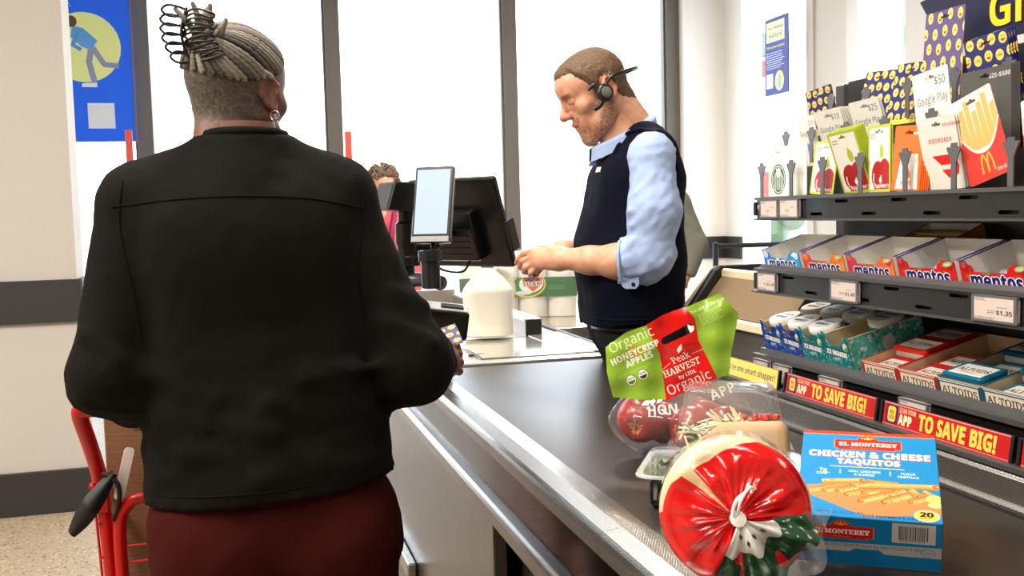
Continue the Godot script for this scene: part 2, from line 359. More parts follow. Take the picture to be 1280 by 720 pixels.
func slotted(y0: float, y1: float, x: float, sd: float) -> ArrayMesh:   # lip plate pierced by long slots, in the plane of the shelf front
	var m := mb(rot(0, -90, 0, Vector3(x, 0, 0)))
	# built bay by bay so that each slot is a real hole
	var z := Z0
	var i := 0
	while z < Z1 - 0.01:
		var e := minf(z + 0.0853, Z1)
		var w := e - z
		var slots := []
		if w > 0.06:
			var yc := y0 + (y1 - y0) * (0.22 if i % 2 == 0 else 0.80)
			var s := PackedVector2Array()
			for p in rrect(0.043, 0.0062, 0.003, 3):
				s.append(p + Vector2(z + w * 0.5 + sd, yc))
			slots.append(s)
		m.prism(PackedVector2Array([Vector2(z, y0), Vector2(e, y0), Vector2(e, y1), Vector2(z, y1)]), -0.001, 0.001, 0, slots)
		z = e
		i += 1
	return m.done()

func rack() -> void:
	var o := thing("display_rack", "dark grey three shelf display rack of gift cards and mints beside the belt", "display rack")
	var dark: Material = M.rack
	part("back_panel", mb().box(Vector3(1.336, 1.28, (Z0 + Z1) / 2 - 0.01), Vector3(0.012, 0.74, Z1 - Z0 - 0.01), 0.002).done(), dark, o)
	for z in [Z0 - 0.06, Z1 - 0.02]:
		part("upright", mb().box(Vector3(1.365, 0.85, z), Vector3(0.04, 1.6, 0.035), 0.003).done(), M.rack_edge, o)
	part("base_board", mb().box(Vector3(1.2, 0.5, (Z0 + Z1) / 2), Vector3(0.22, 0.98, Z1 - Z0)).done(), M.black, o)
	part("front_board", mb().box(Vector3(1.098, 0.99, (Z0 + Z1) / 2), Vector3(0.01, 0.1, Z1 - Z0)).done(), mat(Color(0.09, 0.07, 0.06), 0.2), o)
	var glossy := mat(Color(0.16, 0.163, 0.175), 0.14, 0.25)
	# shelf of the gift cards, with two stepped rows behind
	var s1 := part("card_shelf", along([Vector2(1.112, 1.35), Vector2(1.31, 1.35), Vector2(1.31, 1.53), Vector2(1.25, 1.53), Vector2(1.25, 1.46), Vector2(1.18, 1.46), Vector2(1.18, 1.398), Vector2(1.112, 1.398)]), dark, o)
	part("lip", slotted(1.351, 1.392, 1.1005, 0.02), glossy, s1)
	part("lip_top", along([Vector2(1.095, 1.391), Vector2(1.114, 1.391), Vector2(1.114, 1.3975), Vector2(1.097, 1.3965)], Z0 - 0.006), M.rack_edge, s1)
	part("lip_bottom", along([Vector2(1.095, 1.347), Vector2(1.114, 1.347), Vector2(1.114, 1.351), Vector2(1.095, 1.351)], Z0 - 0.006), M.rack_edge, s1)
	part("lip_end", mb().box(Vector3(1.106, 1.372, Z0 - 0.006), Vector3(0.02, 0.03, 0.012), 0.002).done(), M.black, s1)
	var t0 := tag_tex("", 2)
	price_tag(s1, 1.0945, 1.3515, 1.3915, -1.957, -1.883, t0)
	price_tag(s1, 1.0945, 1.3515, 1.3915, -1.877, -1.803, t0)
	part("lip_screw", mb(rot(0, 0, 90, Vector3(1.1, 1.375, -1.973))).lathe([Vector2(0.006, 0), Vector2(0.006, 0.003), Vector2(0, 0.004)], 10).done(), M.steel, s1)
	# shelf of the rolls
	var s2 := part("roll_shelf", along([Vector2(1.112, 1.196), Vector2(1.33, 1.25), Vector2(1.33, 1.278), Vector2(1.112, 1.226)]), dark, o)
	part("lip", slotted(1.193, 1.237, 1.1005, 0.0), M.rack, s2)
	part("lip_top", along([Vector2(1.093, 1.2365), Vector2(1.118, 1.2365), Vector2(1.118, 1.25), Vector2(1.112, 1.25), Vector2(1.106, 1.243), Vector2(1.093, 1.243)], Z0 - 0.006), M.rack_edge, s2)
	part("lip_bottom", along([Vector2(1.095, 1.1885), Vector2(1.114, 1.1885), Vector2(1.114, 1.193), Vector2(1.095, 1.193)], Z0 - 0.02), M.rack_edge, s2)
	part("lip_end", mb().box(Vector3(1.106, 1.215, Z0 - 0.006), Vector3(0.02, 0.036, 0.012), 0.002).done(), M.black, s2)
	price_tag(s2, 1.0945, 1.1945, 1.2355, -1.972, -1.892, tag_tex("$1.49", 5))
	price_tag(s2, 1.0945, 1.1945, 1.2355, -1.692, -1.602, tag_tex("$1.49", 6))
	price_tag(s2, 1.0945, 1.1945, 1.2355, -1.306, -1.212, tag_tex("$1.35", 7))
	# shelf of the mints
	var s3 := part("mint_shelf", along([Vector2(1.112, 1.03), Vector2(1.33, 1.083), Vector2(1.33, 1.102), Vector2(1.112, 1.05)]), dark, o)
	part("lip_top", along([Vector2(1.092, 1.046), Vector2(1.118, 1.046), Vector2(1.118, 1.0645), Vector2(1.112, 1.0645), Vector2(1.106, 1.054), Vector2(1.092, 1.054)], Z0 - 0.01), M.rack_edge, s3)
	for z in [[-1.985, -1.915], [-1.9, -1.83], [-1.725, -1.65], [-1.478, -1.4]]:
		price_tag(s3, 1.0895, 1.004, 1.045, z[0], z[1], tag_tex("", int(-z[0] * 1000)))
	# forked card holders
	var fk := PackedVector2Array([Vector2(-0.006, 0), Vector2(0.006, 0), Vector2(0.006, 0.044), Vector2(0.010, 0.054), Vector2(0.0165, 0.066), Vector2(0.0150, 0.069), Vector2(0.008, 0.068), Vector2(0.0065, 0.075), Vector2(-0.0065, 0.075), Vector2(-0.008, 0.068), Vector2(-0.0150, 0.069), Vector2(-0.0165, 0.066), Vector2(-0.010, 0.054), Vector2(-0.006, 0.044)])
	var fm := mb().prism(fk, -0.0011, 0.0011).done()
	var hm := mat(Color(0.38, 0.385, 0.4), 0.25, 0.3)
	for q in [[1.12, 1.397, [-2.0, -1.878, -1.762, -1.637, -1.507, -1.384, -1.26, -1.135, -1.01, -0.885]], [1.192, 1.468, [-2.02, -1.917, -1.79, -1.665, -1.532, -1.4, -1.27, -1.14]], [1.256, 1.541, [-1.942, -1.815, -1.684, -1.552, -1.42, -1.29]]]:
		for z in q[2]:
			part("card_holder", fm, hm, o).transform = rot(0, -90, 0, Vector3(q[0], q[1], z))
	# header board
	var hd := part("header_board", mb().prism(PackedVector2Array([Vector2(-1.74, 1.772), Vector2(-1.71, 1.73), Vector2(-1.66, 1.665), Vector2(-0.7, 1.665), Vector2(-0.7, 2.0), Vector2(-1.52, 2.0), Vector2(-1.6, 1.79)]), -0.004, 0.004).done(), mat(Color(0.02, 0.035, 0.2), 0.5), o)
	hd.transform = rot(0, -90, 0, Vector3(1.33, 0, 0))
	part("header_lettering", mb().text("Gift Cards", F.bold, 0.085, Transform3D(Basis(), Vector3(-1.345, 1.716, 0.0055)), 0.002).done(), mat(Color(0.95, 0.78, 0.12), 0.5), hd)

# ---------------------------------------------------------------- gift cards
const ROW := [[1.135, 1.398], [1.207, 1.461], [1.277, 1.531]]

func gift_card(row: int, z: float, w: float, h: float, lean: float, roll: float, m: Material, label: String, stack := 0, step := Vector3(0.0022, 0, -0.0028), group := "", lift := 0.0) -> void:
	var hole := PackedVector2Array()
	for p in [Vector2(-0.011, -0.0022), Vector2(0.011, -0.0022), Vector2(0.011, 0.0022), Vector2(0.004, 0.0022), Vector2(0.0025, 0.005), Vector2(-0.0025, 0.005), Vector2(-0.004, 0.0022), Vector2(-0.011, 0.0022)]:
		hole.append(p + Vector2(0, h - 0.013))
	var outline := PackedVector2Array()
	for p in rrect(w, h, 0.004, 3):
		outline.append(p + Vector2(0, h / 2))
	var mesh := mb().prism(outline, -0.0006, 0.0006, 0, [hole]).done()
	var b := Basis.from_euler(Vector3(0, -PI / 2, 0)) * Basis.from_euler(Vector3(deg_to_rad(lean), 0, 0)) * Basis.from_euler(Vector3(0, 0, deg_to_rad(roll)))
	var at := Vector3(ROW[row][0] + sin(deg_to_rad(lean)) * h / 2, ROW[row][1] + lift, z)
	for i in stack + 1:
		var o := part("gift_card", mesh, m)
		o.transform = Transform3D(b, at + b * (step * i))
		if i == 0:
			tag(o, label, "gift card")
		else:
			tag(o, "one of the " + group + " behind the front card of its stack", "gift card", group)

func smile(c: Cv, x: float, y: float, r: float, words: bool) -> void:
	c.ell(x, y, r, r, Color(0.96, 0.82, 0.36))
	if words:
		c.text("LIDL", "bold", r * 0.62, x, y + r * 0.22, Color(0.12, 0.18, 0.5))
	else:
		c.ell(x - r * 0.32, y - r * 0.3, r * 0.1, r * 0.14, Color(0.1, 0.1, 0.3))
		c.ell(x + r * 0.32, y - r * 0.3, r * 0.1, r * 0.14, Color(0.1, 0.1, 0.3))
		c.ell(x, y + r * 0.1, r * 0.5, r * 0.5, Color(0.25, 0.15, 0.2), 0.1, PI - 0.1)
		c.ell(x, y + r * 0.38, r * 0.26, r * 0.2, Color(0.86, 0.13, 0.16))

func smile_tex(back: Color, cols: int, rows: int, yellow_foot: bool) -> ImageTexture:
	var c := Cv.new(240, 300, back, F)
	var dx := 240.0 / cols
	var dy := 300.0 / rows
	for j in rows + 1:
		for i in cols + 1:
			smile(c, i * dx + (dx * 0.1 if j % 2 else dx * 0.55), j * dy + dy * 0.35 + (i % 2) * dy * 0.12, minf(dx, dy) * 0.365, (i + j) % 2 == 0)
	if yellow_foot:
		c.rect(0, 276, 240, 24, Color(0.95, 0.86, 0.3))
	return c.tex()

func cards() -> void:
	# coffee card
	var c := Cv.new(220, 300, Color(0.93, 0.92, 0.89), F)
	c.text("$5", "sans", 30, 26, 60, Color(0.4, 0.4, 0.38), 0.0)
	var gr := Color(0.11, 0.34, 0.24)
	c.ell(112, 196, 76, 92, gr)
	c.ell(112, 196, 68, 84, Color(0.9, 0.9, 0.87))
	c.ell(112, 196, 62, 78, gr)
	for i in 7:
		var x := 112.0 + (i - 3) * 17
		c.line([Vector2(112 + (i - 3) * 7, 150), Vector2(x, 190), Vector2(x - (i - 3) * 3, 232), Vector2(x, 262)], 6, Color(0.92, 0.92, 0.9))
	c.poly([PackedVector2Array([Vector2(90, 148), Vector2(88, 124), Vector2(101, 136), Vector2(112, 116), Vector2(123, 136), Vector2(136, 124), Vector2(134, 148)])], Color(0.92, 0.92, 0.9))
	c.ell(112, 164, 17, 20, Color(0.9, 0.9, 0.88))
	gift_card(0, -1.955, 0.086, 0.106, 0, 0, pmat(c.tex(), 0.4), "white gift card with a round green emblem at the left end of front row", 9, Vector3(0.0058, 0, -0.0012), "stacked white emblem cards")
	# apple cards
	c = Cv.new(220, 300, Color(0.70, 0.76, 0.22), F)
	c.rect(14, 14, 192, 272, Color(0.93, 0.92, 0.88))
	c.fake(26, 38, 44, 2, 8, Color(0.75, 0.3, 0.3), 4)
	c.poly([PackedVector2Array([Vector2(126, 78), Vector2(152, 104), Vector2(154, 136), Vector2(134, 152), Vector2(116, 140), Vector2(112, 112)])], Color(0.68, 0.75, 0.16))
	var ap := Color(0.66, 0.05, 0.06)
	c.ell(96, 226, 60, 66, ap)
	c.ell(160, 222, 58, 70, ap)
	c.rect(60, 240, 146, 46, ap)
	c.line([Vector2(58, 214), Vector2(54, 240), Vector2(62, 270)], 9, Color(0.95, 0.88, 0.86))
	c.rect(0, 286, 220, 14, Color(0.70, 0.76, 0.22))
	c.rect(206, 0, 14, 300, Color(0.70, 0.76, 0.22))
	c.ell(122, 246, 12, 13, Color(0.97, 0.97, 0.95))
	c.ell(127, 230, 4, 7, Color(0.97, 0.97, 0.95), 0, TAU, 0.6)
	c.text("Applebee's", "bold", 26, 136, 280, Color(0.97, 0.97, 0.95))
	var am := pmat(c.tex(), 0.4)
	gift_card(0, -1.782, 0.084, 0.106, -6, -4, am, "lime bordered card with a red apple, leaning behind the middle apple card")
	gift_card(0, -1.69, 0.094, 0.124, 17, 3, am, "lime bordered card with a red apple tilted forward, frontmost of three", 7, Vector3(0.0022, 0.0006, -0.0016), "stacked red apple cards")
	gift_card(0, -1.6, 0.066, 0.122, 0, 0, am, "lime bordered card with a red apple standing upright beside the orange card", 1, Vector3(0.0022, 0, -0.0028), "stacked upright apple cards")
	# orange card
	c = Cv.new(220, 300, Color(0.93, 0.42, 0.13), F)
	c.poly([PackedVector2Array([Vector2(64, 130), Vector2(190, 130), Vector2(200, 290), Vector2(30, 290)])], Color(0.94, 0.92, 0.89))
	c.poly([PackedVector2Array([Vector2(84, 222), Vector2(112, 176), Vector2(140, 222), Vector2(140, 240), Vector2(84, 240)])], Color(0.9, 0.38, 0.12))
	c.text("H", "bold", 34, 112, 234, Color(0.95, 0.93, 0.9))
	c.text("HOME", "bold", 30, 112, 272, Color(0.9, 0.38, 0.12))
	c.rect(140, 32, 60, 10, Color(0.9, 0.85, 0.8))
	gift_card(0, -1.523, 0.078, 0.114, -3, -3, pmat(c.tex(), 0.4), "bright orange gift card with a white panel behind its forked holder", 4, Vector3(0.003, 0, -0.002), "stacked orange cards")
	# delivery card
	c = Cv.new(220, 300, Color(0.88, 0.86, 0.83), F)
	c.text("DOORDASH", "bold", 25, 118, 106, Color(0.85, 0.18, 0.14))
	c.text("$15-$500", "bold", 18, 182, 44, Color(0.8, 0.25, 0.2))
	var rd := Color(0.86, 0.05, 0.03)
	c.poly([PackedVector2Array([Vector2(58, 158), Vector2(160, 158), Vector2(192, 176), Vector2(204, 206), Vector2(196, 236), Vector2(172, 252), Vector2(136, 252), Vector2(104, 218), Vector2(158, 218), Vector2(166, 208), Vector2(158, 198), Vector2(104, 198)])], rd)
	gift_card(0, -1.432, 0.094, 0.122, 10, 2, pmat(c.tex(), 0.4), "pale gift card with a red swoosh tilted in front of orange card", 2, Vector3(0.0022, 0, -0.0028), "stacked pale swoosh cards")
	# fries card
	c = Cv.new(220, 300, Color(0.92, 0.90, 0.86), F)
	for i in 7:
		c.poly([PackedVector2Array([Vector2(2 + i * 31, 190), Vector2(6 + i * 31, 62 - (i % 3) * 22), Vector2(30 + i * 31, 58 - (i % 3) * 20), Vector2(34 + i * 31, 190)])], Color(0.93, 0.72, 0.42))
	var sm := PackedVector2Array()
	var sm2 := PackedVector2Array()
	for i in 25:
		var u := i / 24.0
		var y := 104 + 92 * (1.0 - pow(absf(u - 0.5) * 2.0, 2.2))
		sm.append(Vector2(u * 220, y))
		sm2.append(Vector2(u * 220, y + 11))
	sm.append_array(PackedVector2Array([Vector2(220, 300), Vector2(0, 300)]))
	sm2.append_array(PackedVector2Array([Vector2(220, 300), Vector2(0, 300)]))
	c.poly([sm], Color(0.95, 0.93, 0.91))
	c.poly([sm2], Color(0.88, 0.24, 0.20))
	for s in [-1, 1]:
		var a := []
		for i in 13:
			var u := PI * i / 12.0
			a.append(Vector2(112 + s * 15 + cos(u) * 15.0 * -s, 276 - sin(u) * 62))
		c.line(a, 8, Color(0.95, 0.72, 0.28))
	c.text("$10-$200", "bold", 16, 184, 284, Color(0.95, 0.9, 0.88))
	c.line([Vector2(0, 256), Vector2(220, 236)], 1.5, Color(0.78, 0.2, 0.18))
	var frm := pmat(c.tex(), 0.4)
	gift_card(0, -1.325, 0.098, 0.14, 6, 15, frm, "red and white french fries gift card tilted to the left", 0, Vector3.ZERO, "", 0.014)
	gift_card(0, -1.2, 0.098, 0.128, 4, 2, frm, "red and white french fries gift card standing straight at frame edge", 2, Vector3(0.0022, 0, -0.0028), "stacked straight fries cards")
	# app store cards
	var cnt := 0
	for q in [["$10", -1.852, 0.098, 0.118, 18.0, 2.0, "pale card marked $10 in the middle row above the apple cards", 4], ["$25", -1.726, 0.098, 0.124, 17.0, 2.0, "pale card marked $25 in the middle row", 1], ["$50", -1.538, 0.096, 0.152, 2.0, 6.0, "pale card marked $50 standing tall in the middle row", 0], ["$10", -1.95, 0.07, 0.11, 10.0, 0.0, "white card half hidden at the left end of the middle row", 0]]:
		c = Cv.new(220, 290, Color(0.90, 0.89, 0.86), F)
		c.text(q[0], "sans", 40, 200, 56, Color(0.22, 0.22, 0.22), 1.0)
		c.text("Google Play", "sans", 38, 112, 112, Color(0.25, 0.25, 0.25), 0.5, 0, 0.95)
		c.poly([PackedVector2Array([Vector2(88, 150), Vector2(176, 200), Vector2(88, 250)])], Color(0.1, 0.62, 0.35))
		c.poly([PackedVector2Array([Vector2(88, 150), Vector2(112, 200), Vector2(88, 250)])], Color(0.15, 0.45, 0.9))
		c.poly([PackedVector2Array([Vector2(150, 186), Vector2(176, 200), Vector2(150, 216), Vector2(128, 200)])], Color(0.97, 0.75, 0.15))
		c.poly([PackedVector2Array([Vector2(88, 250), Vector2(128, 200), Vector2(150, 216)])], Color(0.92, 0.26, 0.2))
		gift_card(1, q[1], q[2], q[3], q[4], q[5], pmat(c.tex(), 0.4), q[6], q[7], Vector3(0.0028, -0.001, -0.003), "pale cards above apple cards" if cnt == 0 else "pale cards of the middle row")
		cnt += 1
	c = Cv.new(220, 290, Color(0.30, 0.295, 0.29), F)
	c.text("$25-$500", "bold", 22, 170, 38, Color(0.8, 0.8, 0.8))
	c.ell(34, 170, 42, 52, Color(0.85, 0.84, 0.82))
	c.text("Uber", "sans", 34, 34, 184, Color(0.2, 0.2, 0.2))
	c.poly([PackedVector2Array([Vector2(110, 120), Vector2(140, 112), Vector2(140, 136), Vector2(112, 142)])], Color(0.1, 0.6, 0.4))
	gift_card(1, -1.415, 0.118, 0.135, 0, 1, pmat(c.tex(), 0.4), "dark grey gift card with a white oval in the middle row", 5, Vector3(0.0022, 0, -0.0012), "stacked dark grey cards")
	c = Cv.new(220, 290, Color(0.78, 0.05, 0.07), F)
	c.text("Coca-Cola", "serif", 64, 26, 150, Color(0.95, 0.92, 0.9), 0.0, 0, 0.9, 0, 0.3)
	gift_card(1, -1.255, 0.1, 0.142, 0, -4, pmat(c.tex(), 0.4), "red gift card with white script at the right end of middle row", 1, Vector3(0.0022, 0, -0.0028), "stacked red script cards")
	# smiley cards of the back row
	var bl := Color(0.13, 0.14, 0.42)
	var st := smile_tex(bl, 4, 5, true)
	var sm_a := pmat(st, 0.4)
	gift_card(2, -2.005, 0.1, 0.108, 10, 5, sm_a, "dark blue card of yellow smiley circles at left end of the back row", 1, Vector3(0.0022, 0, -0.0028), "stacked left end smiley cards")
	gift_card(2, -1.818, 0.102, 0.12, -12, -4, sm_a, "dark blue card of yellow smiley circles, second in the back row", 1, Vector3(0.0022, 0, -0.0028), "stacked second smiley cards")
	gift_card(2, -1.72, 0.092, 0.122, -12, -4, sm_a, "dark blue card of yellow smiley circles with yellow foot, third in back row", 1, Vector3(0.0022, 0, -0.0028), "stacked third smiley cards")
	var sm_b := pmat(smile_tex(Color(0.36, 0.3, 0.5), 4, 7, false), 0.4)
	gift_card(2, -1.612, 0.108, 0.202, -4, 0, sm_b, "tall violet smiley card carrying a pale yellow card in the back row", 0)
	c = Cv.new(240, 150, Color(0.95, 0.88, 0.5), F)
	c.rect(86, 28, 68, 86, Color(0.3, 0.3, 0.5))
	smile(c, 120, 70, 32, false)
	c.fake(90, 124, 60, 1, 6, Color(0.7, 0.6, 0.3), 4)
	var y := tag(part("value_card", mb().box(Vector3.ZERO, Vector3(0.098, 0.07, 0.0012), 0.0004).quad(Vector3(-0.049, -0.035, 0.0008), Vector3(0.049, -0.035, 0.0008), Vector3(0.049, 0.035, 0.0008), Vector3(-0.049, 0.035, 0.0008)).done(), pmat(c.tex(), 0.4)), "pale yellow plastic card with framed smiley mounted on the tall violet card", "gift card")
	y.transform = Transform3D(Basis.from_euler(Vector3(0, -PI / 2, 0)) * Basis.from_euler(Vector3(deg_to_rad(-4), 0, 0)), Vector3(1.277, 1.625, -1.606))
	gift_card(2, -1.483, 0.106, 0.134, 7, 4, pmat(smile_tex(bl, 4, 5, false), 0.4), "dark blue card of yellow smiley circles below the header lettering", 3, Vector3(0.003, 0.001, -0.003), "stacked smiley cards under the header")
	gift_card(2, -1.35, 0.1, 0.11, 0, 0, pmat(smile_tex(Color(0.3, 0.1, 0.15), 3, 4, false), 0.4), "dark red smiley card at the right end of the back row", 2, Vector3(0.0022, 0, -0.0028), "stacked dark red smiley cards")

# ---------------------------------------------------------------- trays of mints and rolls on the tilted shelves, promotion strips
func on_shelf(called: String, label: String, category: String, y: float, z: float, x := 1.121, group := "") -> Node3D:
	var o := thing(called, label, category, Vector3.ZERO, 0, group)
	o.transform = Transform3D(Basis.from_euler(Vector3(0, -PI / 2, 0)) * Basis.from_euler(Vector3(deg_to_rad(13.7), 0, 0)), Vector3(x, y, z))
	return o

func tray_shell(o: Node3D, w: float, d: float, hf: float, hb: float, front: PackedVector2Array, inner: Material, front_m: Material, side_m: Material) -> void:   # front at z = 0, depth towards -z
	part("tray_floor", mb().box(Vector3(0, 0.0015, -d / 2), Vector3(w, 0.0015, d)).done(), inner, o)
	part("back_wall", mb().box(Vector3(0, hb / 2, -d + 0.001), Vector3(w - 0.002, hb, 0.0015)).done(), inner, o)
	for s in [-1, 1]:
		var m := mb(rot(0, 90, 0, Vector3(s * (w / 2 - 0.0008), 0, 0)))
		m.prism(PackedVector2Array([Vector2(0, 0), Vector2(d, 0), Vector2(d, hb), Vector2(0.004, hf)]), -0.0006, 0.0006)
		part("side_wall", m.done(), side_m if s > 0 else inner, o)
		var e := mb(rot(0, 90, 0, Vector3(s * (w / 2 - 0.0008), 0, 0)))
		e.tube([Vector3(0.004, hf, 0), Vector3(d, hb, 0)], 0.0011, 5)
		part("rim", e.done(), front_m if front_m.albedo_texture == null else M[o.get_meta("rim")], o)
	var f := part("front_panel", mb().prism(front, -0.001, 0.0005).done(), front_m, o)
	f.set_meta("label", "printed front panel of the tray")

func roll_front(w: float) -> PackedVector2Array:   # low in the middle, ears at both ends
	var p := PackedVector2Array([Vector2(-w / 2, 0), Vector2(w / 2, 0), Vector2(w / 2, 0.052), Vector2(w / 2 - 0.03, 0.055)])
	for i in 5:
		var a := PI / 2 * i / 4
		p.append(Vector2(w / 2 - 0.033 - sin(a) * 0.012, 0.039 + cos(a) * 0.012))
	for i in 5:
		var a := PI / 2 * (4 - i) / 4
		p.append(Vector2(-w / 2 + 0.017 + sin(a) * 0.012, 0.039 + cos(a) * 0.012))
	p.append(Vector2(-w / 2 + 0.014, 0.056))
	p.append(Vector2(-w / 2, 0.057))
	return p

func roll_tex(a: Color, b: Color, fruit: Color, leaf: Color) -> ImageTexture:
	var c := Cv.new(512, 202, a, F)
	for i in 40:
		c.rect(512.0 * i / 40, 0, 13, 202, a.lerp(b, i / 39.0))
	var r := RandomNumberGenerator.new()
	r.seed = int(a.r * 900 + b.g * 77)
	for q in [[40, 40], [468, 36], [70, 120], [200, 96], [420, 110], [300, 110]]:
		c.ell(q[0], q[1], 34, 32, fruit)
		c.ell(q[0] - 8, q[1] - 8, 16, 13, fruit.lightened(0.25))
		for k in 3:
			c.ell(q[0] + r.randf_range(-20, 20), q[1] - 28, 15, 6, leaf, 0, TAU, r.randf_range(-0.8, 0.8))
	c.rect(0, 0, 70, 8, Color(0.16, 0.12, 0.55))
	c.rect(400, 0, 112, 8, Color(0.16, 0.12, 0.55))
	c.ell(452, 30, 42, 15, leaf.lightened(0.4), 0, TAU, -0.2)
	c.text("fruit", "bold", 20, 452, 37, Color(0.95, 0.95, 0.85), 0.5, -0.2)
	c.fake(120, 78, 90, 1, 8, Color(0.25, 0.15, 0.4), 5)
	c.text("mentos", "bold", 112, 262, 150, Color(0.97, 0.96, 0.96), 0.5, 0, 0.96, 8.0)
	c.text("mentos", "bold", 112, 262, 150, Color(0.06, 0.07, 0.42), 0.5, 0, 0.96, 2.5)
	c.text("mentos", "bold", 112, 262, 150, Color(0.06, 0.07, 0.42), 0.5, 0, 0.96)
	return c.tex()

func wrapped_roll(o: Node3D, len: float, r: float, m: Material) -> void:
	part("roll", mb(rot(0, 0, 90)).lathe([Vector2(0, -len / 2), Vector2(r * 0.8, -len / 2), Vector2(r, -len / 2 + 0.002), Vector2(r, len / 2 - 0.002), Vector2(r * 0.8, len / 2), Vector2(0, len / 2)], 14).done(), m, o)

func candy() -> void:
	M.rim_blue = mat(Color(0.16, 0.10, 0.60), 0.5)
	M.rim_card = mat(Color(0.86, 0.79, 0.66), 0.8)
	M.rim_red = mat(Color(0.72, 0.06, 0.05), 0.5)
	M.rim_teal = mat(Color(0.04, 0.34, 0.42), 0.5)
	var green := Color(0.35, 0.6, 0.2)
	var fl := [[Color(0.05, 0.38, 0.8), Color(0.12, 0.62, 0.88), Color(0.75, 0.9, 0.97), Color(0.8, 0.93, 0.98), "blue mint roll tray at the far left end of the roll shelf", 0.145], [Color(0.82, 0.12, 0.12), Color(0.96, 0.55, 0.1), Color(0.93, 0.4, 0.1), green, "orange fruit roll tray, second along the roll shelf", 0.142], [Color(0.75, 0.1, 0.32), Color(0.94, 0.5, 0.2), Color(0.85, 0.16, 0.14), green, "pink and orange fruit roll tray in the middle of the roll shelf", 0.139], [Color(0.82, 0.06, 0.08), Color(0.82, 0.1, 0.08), Color(0.68, 0.03, 0.06), green, "red strawberry roll tray beside the pink and orange one", 0.146], [Color(0.8, 0.06, 0.08), Color(0.84, 0.07, 0.08), Color(0.66, 0.03, 0.06), green, "red strawberry roll tray at the right edge above the biggest price tag", 0.146], [Color(0.8, 0.08, 0.08), Color(0.84, 0.07, 0.08), Color(0.66, 0.03, 0.06), green, "red strawberry roll tray just outside the right edge", 0.146]]
	var zs := [-1.906, -1.748, -1.596, -1.441, -1.283, -1.133]
	var wrap := Cv.new(256, 64, Color(0.95, 0.94, 0.93), F)
	wrap.text("mentos", "bold", 44, 128, 46, Color(0.08, 0.09, 0.5))
	wrap.rect(0, 0, 22, 64, Color(0.85, 0.1, 0.12))
	var wm := pmat(wrap.tex(), 0.35)
	wm.uv1_scale = Vector3(2, 1, 1)
	for i in fl.size():
		var q: Array = fl[i]
		var o := on_shelf("candy_tray", q[4], "candy tray", 1.229, zs[i])
		o.set_meta("rim", "rim_blue")
		tray_shell(o, q[5], 0.105, 0.055, 0.062, roll_front(q[5]), M.whitecard, pmat(roll_tex(q[0], q[1], q[2], q[3]), 0.35), M.whitecard)
		if i >= 3:
			for k in 3:
				var r := on_shelf("candy_roll", "white wrapped candy roll lying in the %s" % ["red tray beside the pink and orange one", "red tray above the biggest price tag", "last red tray"][i - 3], "candy roll", 0, 0, 0, "rolls in red tray %d" % (i - 2))
				r.transform = o.transform * Transform3D(Basis.from_euler(Vector3(2.0 + k, 0, 0)), Vector3(0, 0.0125 + 0.0 * k, -0.02 - k * 0.024))
				wrapped_roll(r, q[5] - 0.02, 0.0105, wm)
	# the tray of soft fruit rolls at the back
	var b := on_shelf("candy_tray", "orange tray full of yellow fruit rolls behind the other roll trays", "candy tray", 1.262, -1.61, 1.232)
	b.set_meta("rim", "rim_blue")
	var side := Cv.new(300, 120, Color(0.9, 0.45, 0.1), F)
	for i in 20:
		side.rect(i * 15, 0, 15, 120, Color(0.88, 0.3, 0.1).lerp(Color(0.95, 0.68, 0.2), i / 19.0))
	side.text("mentos", "bold", 66, 160, 92, Color(0.1, 0.1, 0.4), 0.5, -0.1)
	tray_shell(b, 0.15, 0.09, 0.04, 0.055, PackedVector2Array([Vector2(-0.075, 0), Vector2(0.075, 0), Vector2(0.075, 0.04), Vector2(-0.075, 0.04)]), M.whitecard, mat(Color(0.86, 0.12, 0.32), 0.4), pmat(side.tex(), 0.4))
	var yw := Cv.new(256, 64, Color(0.95, 0.82, 0.4), F)
	yw.rect(0, 0, 40, 64, Color(0.82, 0.1, 0.2))
	yw.text("FRUIT", "bold", 44, 150, 48, Color(0.12, 0.12, 0.45), 0.5, 0, 1, 0, 0.2)
	var ym := pmat(yw.tex(), 0.35)
	ym.uv1_scale = Vector3(2, 1, 1)
	for k in 3:
		var r := on_shelf("candy_roll", "yellow fruit roll lying in the orange tray at the back", "candy roll", 0, 0, 0, "yellow rolls in the orange tray")
		r.transform = b.transform * Transform3D(Basis.from_euler(Vector3(1.5 + k, 0, 0)), Vector3(-0.004, 0.03 + 0.004 * k, -0.018 - k * 0.023))
		wrapped_roll(r, 0.135, 0.0105, ym)
	# mint tubs in card trays
	var ice := []
	for q in [[Color(0.03, 0.2, 0.55), Color(0.1, 0.4, 0.8)], [Color(0.03, 0.42, 0.45), Color(0.1, 0.68, 0.66)]]:
		var c := Cv.new(260, 260, q[0], F)
		var r := RandomNumberGenerator.new()
		r.seed = 8
		for i in 150:
			var p := PackedVector2Array()
			var at := Vector2(r.randf_range(0, 260), r.randf_range(110, 260) if i > 40 else r.randf_range(0, 100))
			for k in 4:
				p.append(at + Vector2.from_angle(TAU * k / 4 + r.randf()) * r.randf_range(4, 15))
			c.poly([p], q[0].lerp(q[1].lightened(0.45), r.randf()))
		c.fake(40, 62, 120, 1, 10, Color(0.8, 0.9, 0.95), 3)
		c.ell(226, 84, 22, 26, Color(0.85, 0.88, 0.8))
		c.ell(236, 98, 16, 14, Color(0.4, 0.65, 0.25))
		c.text("ICE BREAKERS", "bold", 42, 130, 150, Color(0.05, 0.08, 0.15), 0.5, 0.06, 0.72, 6)
		c.text("ICE BREAKERS", "bold", 42, 130, 150, Color(0.95, 0.96, 0.97), 0.5, 0.06, 0.72, 2)
